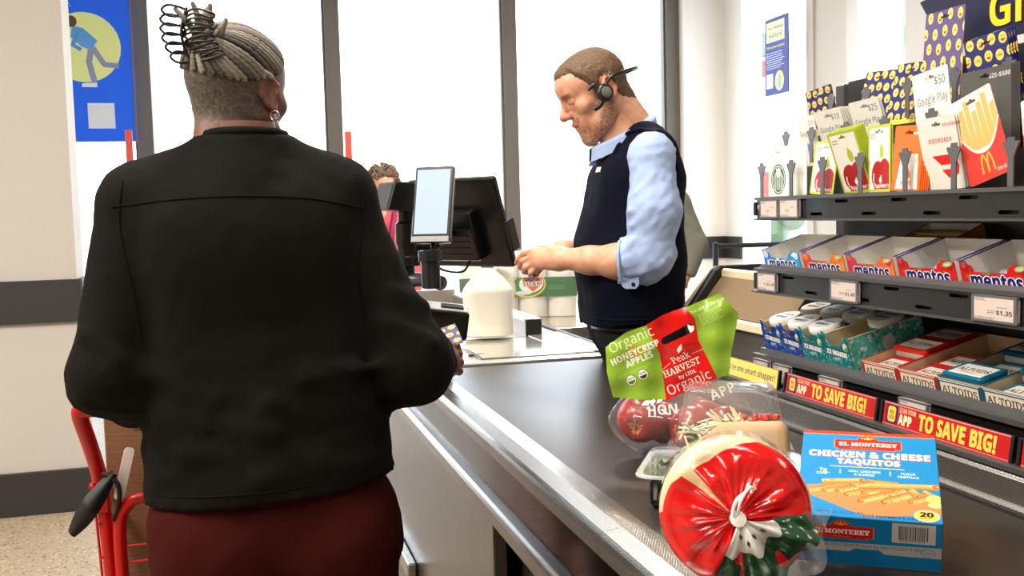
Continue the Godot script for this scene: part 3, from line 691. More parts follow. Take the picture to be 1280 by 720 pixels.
		c.text("MINTS", "bold", 22, 130, 182, Color(0.9, 0.95, 0.97), 0.5, 0.04)
		ice.append(pmat(c.tex(), 0.4))
	var tside := Cv.new(400, 150, Color(0.35, 0.75, 0.7), F)
	var rs := RandomNumberGenerator.new()
	rs.seed = 31
	for i in 220:
		var p := PackedVector2Array()
		var at := Vector2(rs.randf_range(0, 400), rs.randf_range(0, 150))
		for k in 4:
			p.append(at + Vector2.from_angle(TAU * k / 4 + rs.randf()) * rs.randf_range(4, 17))
		tside.poly([p], Color(0.08, 0.55, 0.53).lerp(Color(0.88, 0.96, 0.94), rs.randf()))
	tside.text("MINTS", "bold", 46, 200, 142, Color(0.95, 0.97, 0.97), 0.5)
	tside.ell(210, 66, 34, 32, Color(0.95, 0.96, 0.95))
	var tm := pmat(tside.tex(), 0.4)
	var blue_tub := mat(Color(0.05, 0.25, 0.6), 0.35)
	var teal_tub := mat(Color(0.05, 0.5, 0.5), 0.35)
	var names := ["blue mint tray at the far left end of the mint shelf", "blue mint tray, second along the mint shelf", "teal mint tray with a tub in front, beside the blue ones", "teal mint tray with notched empty front beside the red tins"]
	var iz := [-1.943, -1.866, -1.785, -1.7]
	for i in 4:
		var w := [0.079, 0.073, 0.08, 0.086][i] as float
		var o := on_shelf("mint_tray", names[i], "mint tray", 1.053, iz[i])
		o.set_meta("rim", "rim_card")
		var f := PackedVector2Array([Vector2(-w / 2, 0), Vector2(w / 2, 0), Vector2(w / 2, 0.07), Vector2(w / 2 - 0.010, 0.073)])
		for k in 7:
			var a := PI * k / 6.0
			f.append(Vector2(cos(a) * (w / 2 - 0.018), 0.064 - sin(a) * 0.013))
		f.append(Vector2(-w / 2 + 0.010, 0.077))
		f.append(Vector2(-w / 2, 0.079))
		tray_shell(o, w, 0.168, 0.07, 0.07, f, M.card, ice[0 if i < 2 else 1], tm if i == 3 else M.card)
		for k in ([1] if i == 3 else [0, 1]):
			var tub := on_shelf("mint_tub", "%s lidded mint tub in %s of the %s" % ["blue" if i < 2 else "teal", ["the front", "the back"][k], ["left blue tray", "second blue tray", "first teal tray", "last teal tray"][i]], "mint tub", 0, 0)
			tub.transform = o.transform * Transform3D(Basis(), Vector3(0, 0.003, -0.041 - k * 0.08))
			var r := 0.0355
			part("tub_body", mb().lathe([Vector2(0, 0), Vector2(r - 0.003, 0), Vector2(r - 0.001, 0.003), Vector2(r - 0.001, 0.062)], 26).done(), blue_tub if i < 2 else teal_tub, tub)
			part("lid", mb().lathe([Vector2(r - 0.001, 0.06), Vector2(r, 0.062), Vector2(r, 0.073), Vector2(r - 0.002, 0.0755), Vector2(0, 0.0755)], 26).done(), M.white, tub)
			var lp := part("lid_print", mb().text("MINTS", F.bold, 0.014, rot(-90, 0, 0, Vector3(0, 0.076, 0.008)), 0.0003).box(Vector3(0.004, 0.0758, -0.008), Vector3(0.03, 0.0006, 0.005)).done(), blue_tub if i < 2 else teal_tub, tub)
			lp.set_meta("label", "coloured print on the white lid")
	# peppermint tins in card trays
	var alt := []
	for q in [Color(0.66, 0.04, 0.05), Color(0.02, 0.28, 0.38)]:
		var c := Cv.new(320, 150, q, F)
		c.rect(0, 0, 320, 4, Color(0.9, 0.85, 0.78))
		c.rect(14, 9, 292, 7, Color(0.92, 0.88, 0.82))
		c.rect(22, 26, 276, 140, Color(0.88, 0.82, 0.74))
		c.text("ALTOIDS", "serif", 70, 160, 100, Color(0.08, 0.06, 0.06), 0.5, 0, 0.86, 1.2)
		alt.append(pmat(c.tex(), 0.45))
	var tins := []
	for q in [Color(0.80, 0.16, 0.1), Color(0.08, 0.42, 0.55)]:
		var c := Cv.new(256, 160, q, F)
		c.rect(20, 18, 216, 124, Color(0.95, 0.93, 0.89))
		c.text("ALTOIDS", "serif", 46, 128, 92, Color(0.1, 0.08, 0.08), 0.5, 0, 1, 1)
		c.fake(70, 108, 110, 1, 8, Color(0.5, 0.4, 0.35), 2)
		tins.append(pmat(c.tex(), 0.25))
	var rim_tin := [mat(Color(0.85, 0.16, 0.08), 0.25, 0.3), mat(Color(0.06, 0.4, 0.52), 0.25, 0.3)]
	var az := [-1.571, -1.466, -1.362, -1.258, -1.154]
	var an := ["red bordered tin tray beside the teal mint tray", "red bordered tin tray, second from the teal mint tray", "teal bordered tin tray beside the red ones", "teal bordered tin tray at the right edge of the picture", "teal bordered tin tray just outside the right edge"]
	var at := [[[-0.095, 0.0], [-0.095, 0.021], [-0.156, 0.0], [-0.156, 0.021], [-0.034, 0.0]], [[-0.034, 0.0], [-0.095, 0.0]], [[-0.034, 0.0], [-0.034, 0.021], [-0.095, 0.0], [-0.156, 0.0], [-0.156, 0.021]], [[-0.034, 0.0], [-0.095, 0.0], [-0.095, 0.021]], [[-0.034, 0.0], [-0.095, 0.0]]]
	for i in 5:
		var o := on_shelf("tin_tray", an[i], "tin tray", 1.0525, az[i])
		o.set_meta("rim", "rim_red" if i < 2 else "rim_teal")
		tray_shell(o, 0.103, 0.195, 0.036, 0.04, PackedVector2Array([Vector2(-0.0515, 0), Vector2(0.0515, 0), Vector2(0.0515, 0.036), Vector2(-0.0515, 0.036)]), M.card, alt[0 if i < 2 else 1], M.card)
		for t in at[i]:
			var k := 0 if i < 2 else 1
			var where: String = {-34: "at the front", -95: "in the middle", -156: "at the back"}[roundi(t[0] * 1000)]
			var tn := on_shelf("mint_tin", "%s rimmed flat mint tin %s %s of the %s" % [["red", "teal"][k], "on top" if t[1] > 0 else "lying", where, ["first red tray", "second red tray", "first teal tray", "second teal tray", "last teal tray"][i]], "mint tin", 0, 0)
			tn.transform = o.transform * Transform3D(Basis(), Vector3(0.002 * (i % 2), 0.003 + t[1], t[0]))
			part("tin_body", mb(rot(-90, 0, 0)).prism(rrect(0.092, 0.056, 0.009, 4), 0, 0.014, 0.001).done(), mat(Color(0.8, 0.78, 0.74), 0.3, 0.6), tn)
			part("lid", mb(rot(-90, 0, 0)).prism(rrect(0.094, 0.058, 0.0095, 4), 0.011, 0.02, 0.0015).done(), rim_tin[k], tn)
			part("lid_print", mb().quad(Vector3(-0.044, 0.0203, 0.027), Vector3(0.044, 0.0203, 0.027), Vector3(0.044, 0.0203, -0.027), Vector3(-0.044, 0.0203, -0.027)).done(), tins[k], tn)

func signs() -> void:
	var c := Cv.new(800, 120, Color(0.93, 0.82, 0.36), F)
	c.text("You're one smart shopper!", "bold", 58, 770, 80, Color(0.2, 0.22, 0.24), 1.0, 0, 0.84)
	var r := Cv.new(800, 96, Color(0.70, 0.09, 0.10), F)
	r.rect(0, 0, 800, 6, Color(0.93, 0.5, 0.5))
	r.rect(0, 91, 800, 5, Color(0.9, 0.4, 0.4))
	r.rect(18, 8, 84, 82, Color(0.2, 0.13, 0.36))
	r.poly([rrect_at(60, 48, 56, 66, 14)], Color(0.95, 0.75, 0.15))
	r.text("My", "bold", 22, 60, 46, Color(0.2, 0.15, 0.35))
	r.text("LIDL", "bold", 20, 60, 68, Color(0.2, 0.15, 0.35))
	r.text("SCAN YOUR", "bold", 27, 112, 32, Color(0.96, 0.80, 0.62), 0, 0, 0.78)
	r.text("APP", "bold", 58, 112, 82, Color(0.97, 0.88, 0.72), 0, 0, 0.85, 1.5)
	r.text("TO SAVE BIG!", "bold", 88, 250, 82, Color(0.85, 0.76, 0.32), 0, 0, 0.875, 2.5)
	var rm := pmat(r.tex(), 0.3)
	for q in [[-2.128, -1.826, pmat(c.tex(), 0.35), "yellow promotion strip with dark lettering behind the apple bag"], [-1.806, -1.498, rm, "red promotion strip with yellow lettering, next to the yellow one"], [-1.488, -1.181, rm, "red promotion strip with yellow lettering above the blue frozen box"], [-1.171, -0.86, rm, "red promotion strip with yellow lettering cut by the right edge"]]:
		var ln: float = q[1] - q[0]
		var o := thing("promotion_strip", q[3], "sign", Vector3.ZERO)
		o.transform = Transform3D(Basis.from_euler(Vector3(0, -PI / 2, 0)) * Basis.from_euler(Vector3(deg_to_rad(-8), 0, 0)), Vector3(1.058, 1.0015, (q[0] + q[1]) / 2))
		part("holder", mb().box(Vector3(0, 0.019, -0.002), Vector3(ln, 0.040, 0.004), 0.001).done(), M.black, o)
		part("print", mb().quad(Vector3(-ln / 2 + 0.007, 0.0, 0.0006), Vector3(ln / 2 - 0.007, 0.0, 0.0006), Vector3(ln / 2 - 0.007, 0.038, 0.0006), Vector3(-ln / 2 + 0.007, 0.038, 0.0006)).done(), q[2], o)
		for s in [-1, 1]:
			part("end_clip", mb().box(Vector3(s * (ln / 2 - 0.002), 0.019, 0.0), Vector3(0.007, 0.041, 0.007), 0.0015).done(), M.black, o)

func rrect_at(x: float, y: float, w: float, h: float, r: float) -> PackedVector2Array:
	var p := PackedVector2Array()
	for q in rrect(w, h, r):
		p.append(q + Vector2(x, y))
	return p

# ---------------------------------------------------------------- the till on its post
func pos_stand() -> void:
	var o := thing("till_stand", "black till post carrying a slip printer, a customer screen and the cashier's monitor", "till", Vector3(0.475, 0.945, -2.9))
	var bk := mat(Color(0.045, 0.045, 0.05), 0.3)
	part("base_plate", mb().lathe([Vector2(0, 0), Vector2(0.07, 0), Vector2(0.07, 0.008), Vector2(0.03, 0.016), Vector2(0, 0.016)], 24).done(), bk, o)
	part("pole", mb().lathe([Vector2(0.02, 0.01), Vector2(0.02, 0.28), Vector2(0.036, 0.285), Vector2(0.036, 0.31), Vector2(0.029, 0.315), Vector2(0.029, 0.345), Vector2(0.033, 0.35), Vector2(0.033, 0.408), Vector2(0.024, 0.415), Vector2(0.024, 0.46), Vector2(0, 0.46)], 22).done(), bk, o)
	part("arm", mb().tube([Vector3(0.0, 0.245, 0.0), Vector3(0.05, 0.243, 0.03), Vector3(0.07, 0.24, 0.13)], 0.021, 14).done(), mat(Color(0.30, 0.31, 0.33), 0.28, 0.5), o)
	part("arm_boss", mb(Transform3D(Basis(), Vector3(0.03, 0.21, 0.2))).lathe([Vector2(0, 0.022), Vector2(0.026, 0.022), Vector2(0.026, 0.095), Vector2(0.033, 0.097), Vector2(0.033, 0.125), Vector2(0, 0.128)], 24).done(), mat(Color(0.13, 0.14, 0.155), 0.25, 0.3), o)
	# the slip printer on top: a box with a wedge nose towards the customer
	var pr := part("slip_printer", mb(rot(0, 12, 0, Vector3(-0.03, 0.45, 0))).prism(PackedVector2Array([Vector2(-0.048, 0.0), Vector2(0.062, -0.012), Vector2(0.07, 0.075), Vector2(0.0, 0.078), Vector2(-0.022, 0.078)]), -0.07, 0.06, 0.004).done(), bk, o)
	part("printer_nose", mb(rot(0, 12, 0, Vector3(-0.03, 0.45, 0))).quad(Vector3(-0.0485, 0.003, 0.055), Vector3(-0.0245, 0.075, 0.055), Vector3(-0.0245, 0.075, -0.065), Vector3(-0.0485, 0.003, -0.065)).quad(Vector3(-0.0485, 0.003, -0.065), Vector3(-0.0245, 0.075, -0.065), Vector3(-0.0245, 0.075, 0.055), Vector3(-0.0485, 0.003, 0.055)).done(), mat(Color(0.27, 0.25, 0.25), 0.25), pr)
	# the customer's screen
	var scr := rot(0, -32, 0, Vector3(0.045, 0.458, 0.19)) * rot(-15, 0, 0)
	var cs := part("customer_screen", mb(scr).box(Vector3(0, 0, 0), Vector3(0.112, 0.215, 0.02), 0.003).done(), mat(Color(0.10, 0.10, 0.11), 0.25), o)
	var em := mat(Color(0.5, 0.55, 0.6), 0.12)
	em.emission_enabled = true
	em.emission = Color(0.74, 0.82, 0.9)
	em.emission_energy_multiplier = 0.4
	part("screen_glow", mb(scr).quad(Vector3(-0.048, -0.083, 0.0105), Vector3(0.048, -0.083, 0.0105), Vector3(0.048, 0.098, 0.0105), Vector3(-0.048, 0.098, 0.0105)).done(), em, cs)
	part("screen_bezel", mb(scr).box(Vector3(0, -0.097, 0.0095), Vector3(0.108, 0.016, 0.003), 0.001).done(), mat(Color(0.55, 0.55, 0.55), 0.3, 0.5), cs)
	var sl := AreaLight3D.new()
	sl.name = "screen_light"
	sl.area_size = Vector2(0.08, 0.16)
	sl.light_color = Color(0.74, 0.82, 0.9)
	sl.light_energy = 0.004
	sl.shadow_enabled = true
	sl.area_range = 8.0
	sl.area_attenuation = 2.0
	sl.transform = scr * rot(0, 180, 0, Vector3(0, 0, 0.014))
	cs.add_child(sl)
	part("screen_mount", mb().tube([Vector3(0.05, 0.42, 0.17), Vector3(0.04, 0.34, 0.19), Vector3(0.03, 0.32, 0.2)], 0.007, 8).done(), bk, o)
	# the cashier's monitor, seen from behind: its face looks right and up
	var mt := Transform3D(Basis.from_euler(Vector3(0, deg_to_rad(38), 0)), Vector3(0.19, 0.405, -0.12)) * Transform3D(Basis(Vector3(0, 0, -1), Vector3(-0.335, 0.942, 0), Vector3(0.942, 0.335, 0)).orthonormalized(), Vector3.ZERO)
	var mo := part("cashier_monitor", mb(mt).box(Vector3.ZERO, Vector3(0.34, 0.285, 0.026), 0.006).done(), bk, o)
	part("monitor_screen", mb(mt).quad(Vector3(-0.16, -0.13, 0.0135), Vector3(0.16, -0.13, 0.0135), Vector3(0.16, 0.13, 0.0135), Vector3(-0.16, 0.13, 0.0135)).done(), mat(Color(0.05, 0.07, 0.1), 0.1), mo)
	part("rear_housing", mb(mt).box(Vector3(0.02, -0.03, -0.03), Vector3(0.2, 0.16, 0.04), 0.008).done(), bk, mo)
	for k in 5:
		part("cooling_rib", mb(mt).box(Vector3(0.02, -0.085 + k * 0.02, -0.052), Vector3(0.15, 0.005, 0.004), 0.001).done(), M.grey_metal, mo)
	part("card_reader", mb(mt).box(Vector3(-0.165, -0.045, 0.012), Vector3(0.03, 0.1, 0.04), 0.004).done(), mat(Color(0.10, 0.105, 0.125), 0.3), mo)
	part("bracket", mb().tube([Vector3(0.0, 0.33, 0.0), Vector3(0.08, 0.33, -0.07), Vector3(0.12, 0.36, -0.09), Vector3(0.165, 0.39, -0.11)], 0.02, 10).done(), bk, o)
	part("bracket_joint", mb(rot(90, 0, 0, Vector3(0.12, 0.36, -0.06))).lathe([Vector2(0, 0), Vector2(0.022, 0), Vector2(0.022, 0.05), Vector2(0, 0.05)], 14).done(), M.grey_metal, o)
	part("cable", mb().tube(curve([Vector3(0.21, 0.29, -0.1), Vector3(0.17, 0.26, -0.03), Vector3(0.10, 0.27, 0.03), Vector3(0.06, 0.30, 0.05)], 8), 0.0035, 6).done(), M.black, o)
	# the card terminal in front of it
	var t := thing("card_terminal", "black card terminal box on the counter beside the customer's arm", "card terminal", Vector3(0.508, 0.9485, -2.62), -10)
	part("stand", mb().box(Vector3(0, 0.06, 0), Vector3(0.07, 0.12, 0.08), 0.006).done(), M.black, t)
	part("housing", mb(rot(3, 0, -8, Vector3(0.0, 0.148, 0))).box(Vector3.ZERO, Vector3(0.15, 0.075, 0.14), 0.006).done(), M.gloss_black, t)
	part("rim", mb(rot(3, 0, -8, Vector3(0.0, 0.148, 0))).box(Vector3(0, 0.0385, 0.0), Vector3(0.14, 0.004, 0.13), 0.001).done(), mat(Color(0.75, 0.74, 0.72), 0.3, 0.4), t)
	part("keypad", mb(rot(3, 0, -8, Vector3(0.0, 0.148, 0))).box(Vector3(0.03, 0.043, 0.02), Vector3(0.06, 0.008, 0.05), 0.002).done(), M.black, t)

# ---------------------------------------------------------------- things on the belt
func el_monterey(c: Cv, x: float, y: float, s: float) -> void:
	var red := Color(0.83, 0.10, 0.05)
	var p := PackedVector2Array([Vector2(-150, 34), Vector2(-150, -34), Vector2(-50, -34)])
	for i in 9:
		var a := PI * i / 8.0
		p.append(Vector2(-cos(a) * 46, -34 - sin(a) * 36))
	p.append_array(PackedVector2Array([Vector2(150, -34), Vector2(150, 34), Vector2(120, 34), Vector2(120, 44), Vector2(-135, 44), Vector2(-135, 34)]))
	var q := PackedVector2Array()
	var q2 := PackedVector2Array()
	for v in p:
		q.append(Vector2(x, y) + v * s)
		q2.append(Vector2(x, y) + v * s * 1.03)
	c.poly([q2], Color(0.93, 0.55, 0.15))
	c.poly([q], red)
	for i in 5:
		var a := PI * (i + 0.5) / 5
		c.ell(x - cos(a) * 28 * s, y - 42 * s - sin(a) * 16 * s, 5 * s, 5 * s, Color(0.97, 0.75, 0.15))
	c.ell(x, y - 40 * s, 17 * s, 12 * s, Color(0.97, 0.75, 0.15), PI, TAU)
	c.text("EL MONTEREY", "serifb", 37 * s, x, y + 14 * s, Color(0.97, 0.95, 0.93), 0.5, 0, 0.97, 1.0)
	c.fake(x - 80 * s, y + 30 * s, 150 * s, 1, 4 * s, Color(0.95, 0.7, 0.3), 3)

func taquito(c: Cv, a: Vector2, b: Vector2, r: float) -> void:
	var tan1 := Color(0.78, 0.57, 0.30)
	var n := (b - a).normalized().orthogonal()
	c.line([a, b], r * 2.0, Color(0.64, 0.43, 0.20))
	c.line([a - n * r * 0.2, b - n * r * 0.2], r * 1.5, tan1)
	c.line([a - n * r * 0.4, b - n * r * 0.4], r * 0.7, Color(0.86, 0.69, 0.42))
	var g := RandomNumberGenerator.new()
	g.seed = int(a.x * 7 + b.y)
	for i in 9:
		var p := a.lerp(b, g.randf()) + n * g.randf_range(-0.7, 0.7) * r
		c.ell(p.x, p.y, r * 0.22, r * 0.12, Color(0.62, 0.40, 0.17), 0, TAU, (b - a).angle())
	c.ell(a.x, a.y, r * 0.75, r, Color(0.80, 0.58, 0.3), 0, TAU, (b - a).angle())
	c.ell(a.x, a.y, r * 0.55, r * 0.72, Color(0.78, 0.33, 0.13), 0, TAU, (b - a).angle())
	c.ell(a.x + r * 0.15, a.y - r * 0.1, r * 0.25, r * 0.3, Color(0.88, 0.62, 0.35))

func goods() -> void:
	# ---- the blue frozen snack box, leaning back
	var blue := Color(0.02, 0.48, 0.72)
	var W := 0.164
	var L := 0.175
	var H := 0.073
	var c := Cv.new(656, 700, Color(0.02, 0.50, 0.74), F)
	c.rect(0, 0, 656, 22, Color(0.86, 0.2, 0.06))
	for i in 22:
		c.ell(i * 31 + 8, 22, 17, 9, Color(0.93, 0.62, 0.3))
		c.ell(i * 31 + 8, 18, 17, 9, Color(0.86, 0.2, 0.06))
	el_monterey(c, 325, 108, 1.08)
	c.text("CHICKEN & CHEESE", "bold", 66, 332, 226, Color(0.80, 0.2, 0.15), 0.5, 0, 0.98, 3.5)
	c.text("CHICKEN & CHEESE", "bold", 66, 330, 223, Color(0.97, 0.94, 0.85), 0.5, 0, 0.98, 2)
	c.text("TAQUITOS", "bold", 58, 332, 284, Color(0.80, 0.2, 0.15), 0.5, 0, 1.08, 3)
	c.text("TAQUITOS", "bold", 58, 330, 281, Color(0.97, 0.94, 0.85), 0.5, 0, 1.08, 2)
	for i in 24:
		c.ell(150 + i * 15, 304 + (i % 2) * 3, 9, 3, Color(0.86, 0.8, 0.45))
	c.text("7g", "bold", 36, 112, 352, Color(0.96, 0.95, 0.9))
	c.fake(80, 360, 70, 2, 7, Color(0.9, 0.93, 0.95), 2)
	c.rect(192, 328, 6, 36, Color(0.86, 0.75, 0.3))
	c.text("REAL CHICKEN", "bold", 22, 310, 348, Color(0.94, 0.95, 0.95))
	c.text("& CHEESE", "bold", 22, 310, 374, Color(0.94, 0.95, 0.95))
	c.rect(430, 328, 6, 36, Color(0.86, 0.75, 0.3))
	c.text("FLOUR", "bold", 22, 516, 348, Color(0.94, 0.95, 0.95))
	c.text("TORTILLA", "bold", 22, 516, 374, Color(0.94, 0.95, 0.95))
	c.poly([PackedVector2Array([Vector2(0, 478), Vector2(200, 440), Vector2(656, 500), Vector2(656, 640), Vector2(320, 690), Vector2(0, 520)])], Color(0.70, 0.50, 0.30))
	for q in [[300, 412, 110, 436, 20], [330, 414, 470, 424, 15], [250, 448, 360, 438, 22], [640, 434, 330, 452, 23], [40, 516, 180, 468, 21], [120, 510, 240, 474, 20], [184, 504, 280, 470, 20], [226, 528, 330, 486, 22], [306, 508, 380, 490, 22], [420, 516, 500, 470, 24], [292, 572, 420, 510, 25], [400, 572, 520, 504, 25], [560, 514, 520, 462, 22], [620, 500, 580, 470, 16], [520, 558, 620, 516, 21]]:
		taquito(c, Vector2(q[0], q[1]), Vector2(q[2], q[3]), q[4])
	c.ell(628, 524, 38, 30, Color(0.75, 0.80, 0.4))
	c.ell(630, 570, 32, 22, Color(0.8, 0.83, 0.5))
	c.ell(50, 640, 24, 17, Color(0.85, 0.88, 0.9))
	c.text("NET WT 20 OZ (1.25 LBS)", "sans", 24, 96, 676, Color(0.05, 0.15, 0.3), 0, 0, 0.8)
	c.text("KEEP FROZEN", "bold", 22, 376, 690, Color(0.05, 0.15, 0.3))
	c.text("COOK & SERVE", "bold", 22, 490, 690, Color(0.05, 0.15, 0.3), 0.5, 0, 0.9)
	for i in 20:
		var d := Vector2.from_angle(TAU * i / 20) * Vector2(52, 38)
		c.ell(590 + d.x, 652 + d.y, 10, 8, Color(0.82, 0.2, 0.2))
		c.ell(590 + d.x * 0.96, 652 + d.y * 0.96, 9, 7, Color(0.96, 0.92, 0.7))
	c.ell(590, 652, 50, 36, Color(0.95, 0.76, 0.26))
	c.text("20", "bold", 46, 590, 660, Color(0.1, 0.1, 0.1), 0.5, 0, 1.25, 1.5)
	c.fake(562, 668, 56, 1, 7, Color(0.2, 0.15, 0.1), 3)
	var e := Cv.new(656, 292, blue, F)
	el_monterey(e, 205, 84, 0.98)
	e.rect(436, 8, 192, 120, Color(0.80, 0.78, 0.76))
	var r := RandomNumberGenerator.new()
	r.seed = 4
	var bx := 466.0
	while bx < 596:
		var bw := r.randf_range(1.5, 5)
		e.rect(bx, 26, bw, 84, Color(0.1, 0.1, 0.1))
		bx += bw + r.randf_range(2, 5)
	e.fake(470, 114, 120, 1, 6, Color(0.2, 0.2, 0.2), 2)
	e.poly([PackedVector2Array([Vector2(0, 156), Vector2(656, 144), Vector2(656, 210), Vector2(404, 210), Vector2(380, 186), Vector2(268, 186), Vector2(244, 206), Vector2(0, 206)])], Color(0.72, 0.72, 0.70))
	e.text("LOT 20072 54 10:57 Best if used by 06/11/2027 P 45054", "sans", 27, 300, 176, Color(0.3, 0.32, 0.34), 0.5, 0, 0.9)
	e.ell(598, 182, 32, 26, Color(0.35, 0.42, 0.45))
	e.ell(598, 182, 29, 23, Color(0.72, 0.72, 0.70))
	e.text("USDA", "sans", 16, 598, 188, Color(0.3, 0.36, 0.4))
	var o := thing("frozen_snack_box", "bright blue frozen snack box with a picture of taquitos leaning back on the belt", "food box", Vector3.ZERO)
	var yw := deg_to_rad(34.95)
	var al := deg_to_rad(22.84)
	var ex := Vector3(cos(yw), 0, sin(yw))
	var g := Vector3(sin(yw), 0, -cos(yw))
	var up := g * cos(al) + Vector3.UP * sin(al)
	var nn := -g * sin(al) + Vector3.UP * cos(al)
	o.transform = Transform3D(Basis(ex, up, nn), Vector3(0.649, 0.9415, -1.078))
	part("carton", mb().box(Vector3(W / 2, L / 2, H / 2), Vector3(W, L, H), 0.0012).done(), mat(Color(0.02, 0.48, 0.72), 0.35), o)
	part("front_print", mb().quad(Vector3(0.0008, 0.0008, H + 0.0002), Vector3(W - 0.0008, 0.0008, H + 0.0002), Vector3(W - 0.0008, L - 0.0008, H + 0.0002), Vector3(0.0008, L - 0.0008, H + 0.0002)).done(), pmat(c.tex(), 0.3), o)
	part("end_print", mb().quad(Vector3(0.0008, -0.0002, 0.0008), Vector3(W - 0.0008, -0.0002, 0.0008), Vector3(W - 0.0008, -0.0002, H - 0.0008), Vector3(0.0008, -0.0002, H - 0.0008)).done(), pmat(e.tex(), 0.35), o)
	# ---- the round bread bag, gathered end towards the viewer
	bread()
	apple_bag()
	salad()
	jug()
	towels()

func bread() -> void:
	var o := thing("bread_bag", "round red and white bag of flat bread with a twisted green and white end", "bread bag", Vector3(0.530, 1.0325, -1.012), -25)
	o.rotation_degrees.x = -4
	var R := 0.0855
	var cream := Color(0.84, 0.74, 0.58)
	# the breads inside: a stack of rounds seen through the clear rim
	for k in 5:
		part("flat_bread", mb(rot(90, 0, 0, Vector3(0, 0, -0.008 - k * 0.0095))).lathe([Vector2(0, -0.0055), Vector2(R - 0.008, -0.0055), Vector2(R - 0.004, -0.003), Vector2(R - 0.003, 0), Vector2(R - 0.004, 0.003), Vector2(R - 0.008, 0.0055), Vector2(0, 0.0055)], 40).done(), bumpy(mat(cream, 0.8), T.fine, 0.3), o)
	var pleat := func(a: float, f: float) -> float:
		return (sin(a * 13 + 3.0 * sin(a * 2.0 + 0.6)) * 0.6 + sin(a * 29 + 2.0 * sin(a * 5.0)) * 0.4) * 0.0040 * f * f * (1.0 - f) * 5.0 + sin(a * 7 + f * 9.0 + sin(a * 3.0) * 2.0) * 0.0016 + sin(a * 4.0 - f * 14.0) * 0.0010
	var face := func(u: float, w: float) -> Vector3:
		var a := TAU * u
		var f := w
		var rr := R * (1.0 - f)
		var z: float = 0.004 + 0.016 * (1.0 - pow(1.0 - f, 2.0)) + pleat.call(a, f)
		if f < 0.12:
			var q := f / 0.12
			rr = R * (1.0 - 0.12 * q * q) 
			z = lerpf(-0.012, z, sqrt(q))
		if f > 0.93:
			z += (f - 0.93) * 0.12
		return Vector3(cos(a) * rr, sin(a) * rr, z)
	var t := Cv.new(1024, 512, Color(0.80, 0.012, 0.02), F)   # angle runs along x, rim at the bottom
	# clear wedge from the upper left rim to the knot, and the ragged clear rim at the top
	t.poly([PackedVector2Array([Vector2(378, 512), Vector2(412, 512), Vector2(404, 250), Vector2(398, 60), Vector2(392, 60), Vector2(376, 250)])], cream)
	t.poly([PackedVector2Array([Vector2(290, 512), Vector2(412, 512), Vector2(400, 430), Vector2(374, 408), Vector2(330, 400), Vector2(280, 440), Vector2(220, 480), Vector2(190, 512)])], cream.lightened(0.12))
	t.poly([PackedVector2Array([Vector2(404, 512), Vector2(520, 512), Vector2(512, 472), Vector2(440, 460), Vector2(410, 440)])], cream.lightened(0.1))
	t.rect(0, 498, 1024, 14, cream)
	t.poly([PackedVector2Array([Vector2(0, 0), Vector2(1024, 0), Vector2(1024, 20), Vector2(0, 20)])], Color(0.9, 0.88, 0.85))
	var m := pmat(t.tex(), 0.16)
	m.clearcoat_enabled = true
	m.clearcoat = 0.6
	m.clearcoat_roughness = 0.12
	bumpy(m, T.soft, 0.35)
	part("printed_film", mb().surf(144, 40, face).done(), m, o)
	var film := mat(Color(0.98, 0.98, 0.97, 0.10), 0.07)
	film.transparency = BaseMaterial3D.TRANSPARENCY_ALPHA
	part("clear_film", mb().surf(72, 6, func(u: float, w: float) -> Vector3:
		var a := TAU * u
		var rr := R + 0.0008 + sin(a * 23) * 0.0008
		return Vector3(cos(a) * rr, sin(a) * rr, lerpf(-0.052, -0.008, w))).done(), film, o)
	part("knot", mb(rot(80, 0, 0, Vector3(0.002, 0.0, 0.026))).lathe([Vector2(0, -0.008), Vector2(0.009, -0.006), Vector2(0.0055, 0.002), Vector2(0.009, 0.010), Vector2(0, 0.012)], 12).done(), mat(Color(0.92, 0.91, 0.89), 0.35), o)
	# the flared tail below the knot: white, then green, then clear
	var fan := func(a0: float, a1: float, r0: float, r1: float) -> Callable:
		return func(u: float, w: float) -> Vector3:
			var a := lerpf(a0, a1, u)
			var rr := lerpf(r0, r1, w) * (1.0 + 0.10 * sin(u * 17.0) * w)
			return Vector3(cos(a) * rr + 0.003, sin(a) * rr, 0.030 + 0.022 * w - 0.03 * w * w + 0.006 * sin(u * 14.0 + w * 2.0) * sqrt(w) + 0.003 * sin(u * 37.0 + 3.0 * w) * w)
	var tail := part("tail_white", mb().surf(70, 8, fan.call(-1.95, 0.0, 0.004, 0.044)).done(), mat(Color(0.90, 0.89, 0.87), 0.25), o)
	var gm := mat(Color(0.01, 0.24, 0.10), 0.16)
	gm.clearcoat_enabled = true
	gm.clearcoat = 0.5
	part("tail_green", mb().surf(70, 10, func(u: float, w: float) -> Vector3:
		var a := lerpf(-1.95, 0.05, u)
		var rr := lerpf(0.040, 0.082, w) * (1.0 + 0.10 * sin(u * 17.0))
		return Vector3(cos(a) * rr + 0.003, sin(a) * rr, 0.0225 + 0.006 * sin(u * 14.0 + 2.0 + w) + 0.003 * sin(u * 37.0 + 3.0) + 0.002 * sin(w * 9.0 + u * 20.0) - 0.012 * w * w)).done(), gm, o)
	part("tail_clear", mb().surf(50, 8, func(u: float, w: float) -> Vector3:
		var a := lerpf(-1.5, 0.12, u)
		var rr := lerpf(0.070, 0.098, w) * (1.0 + 0.07 * sin(u * 13.0))
		return Vector3(cos(a) * rr + 0.004, sin(a) * rr, 0.016 + 0.008 * sin(u * 19.0 + w * 3.0))).done(), film, o)
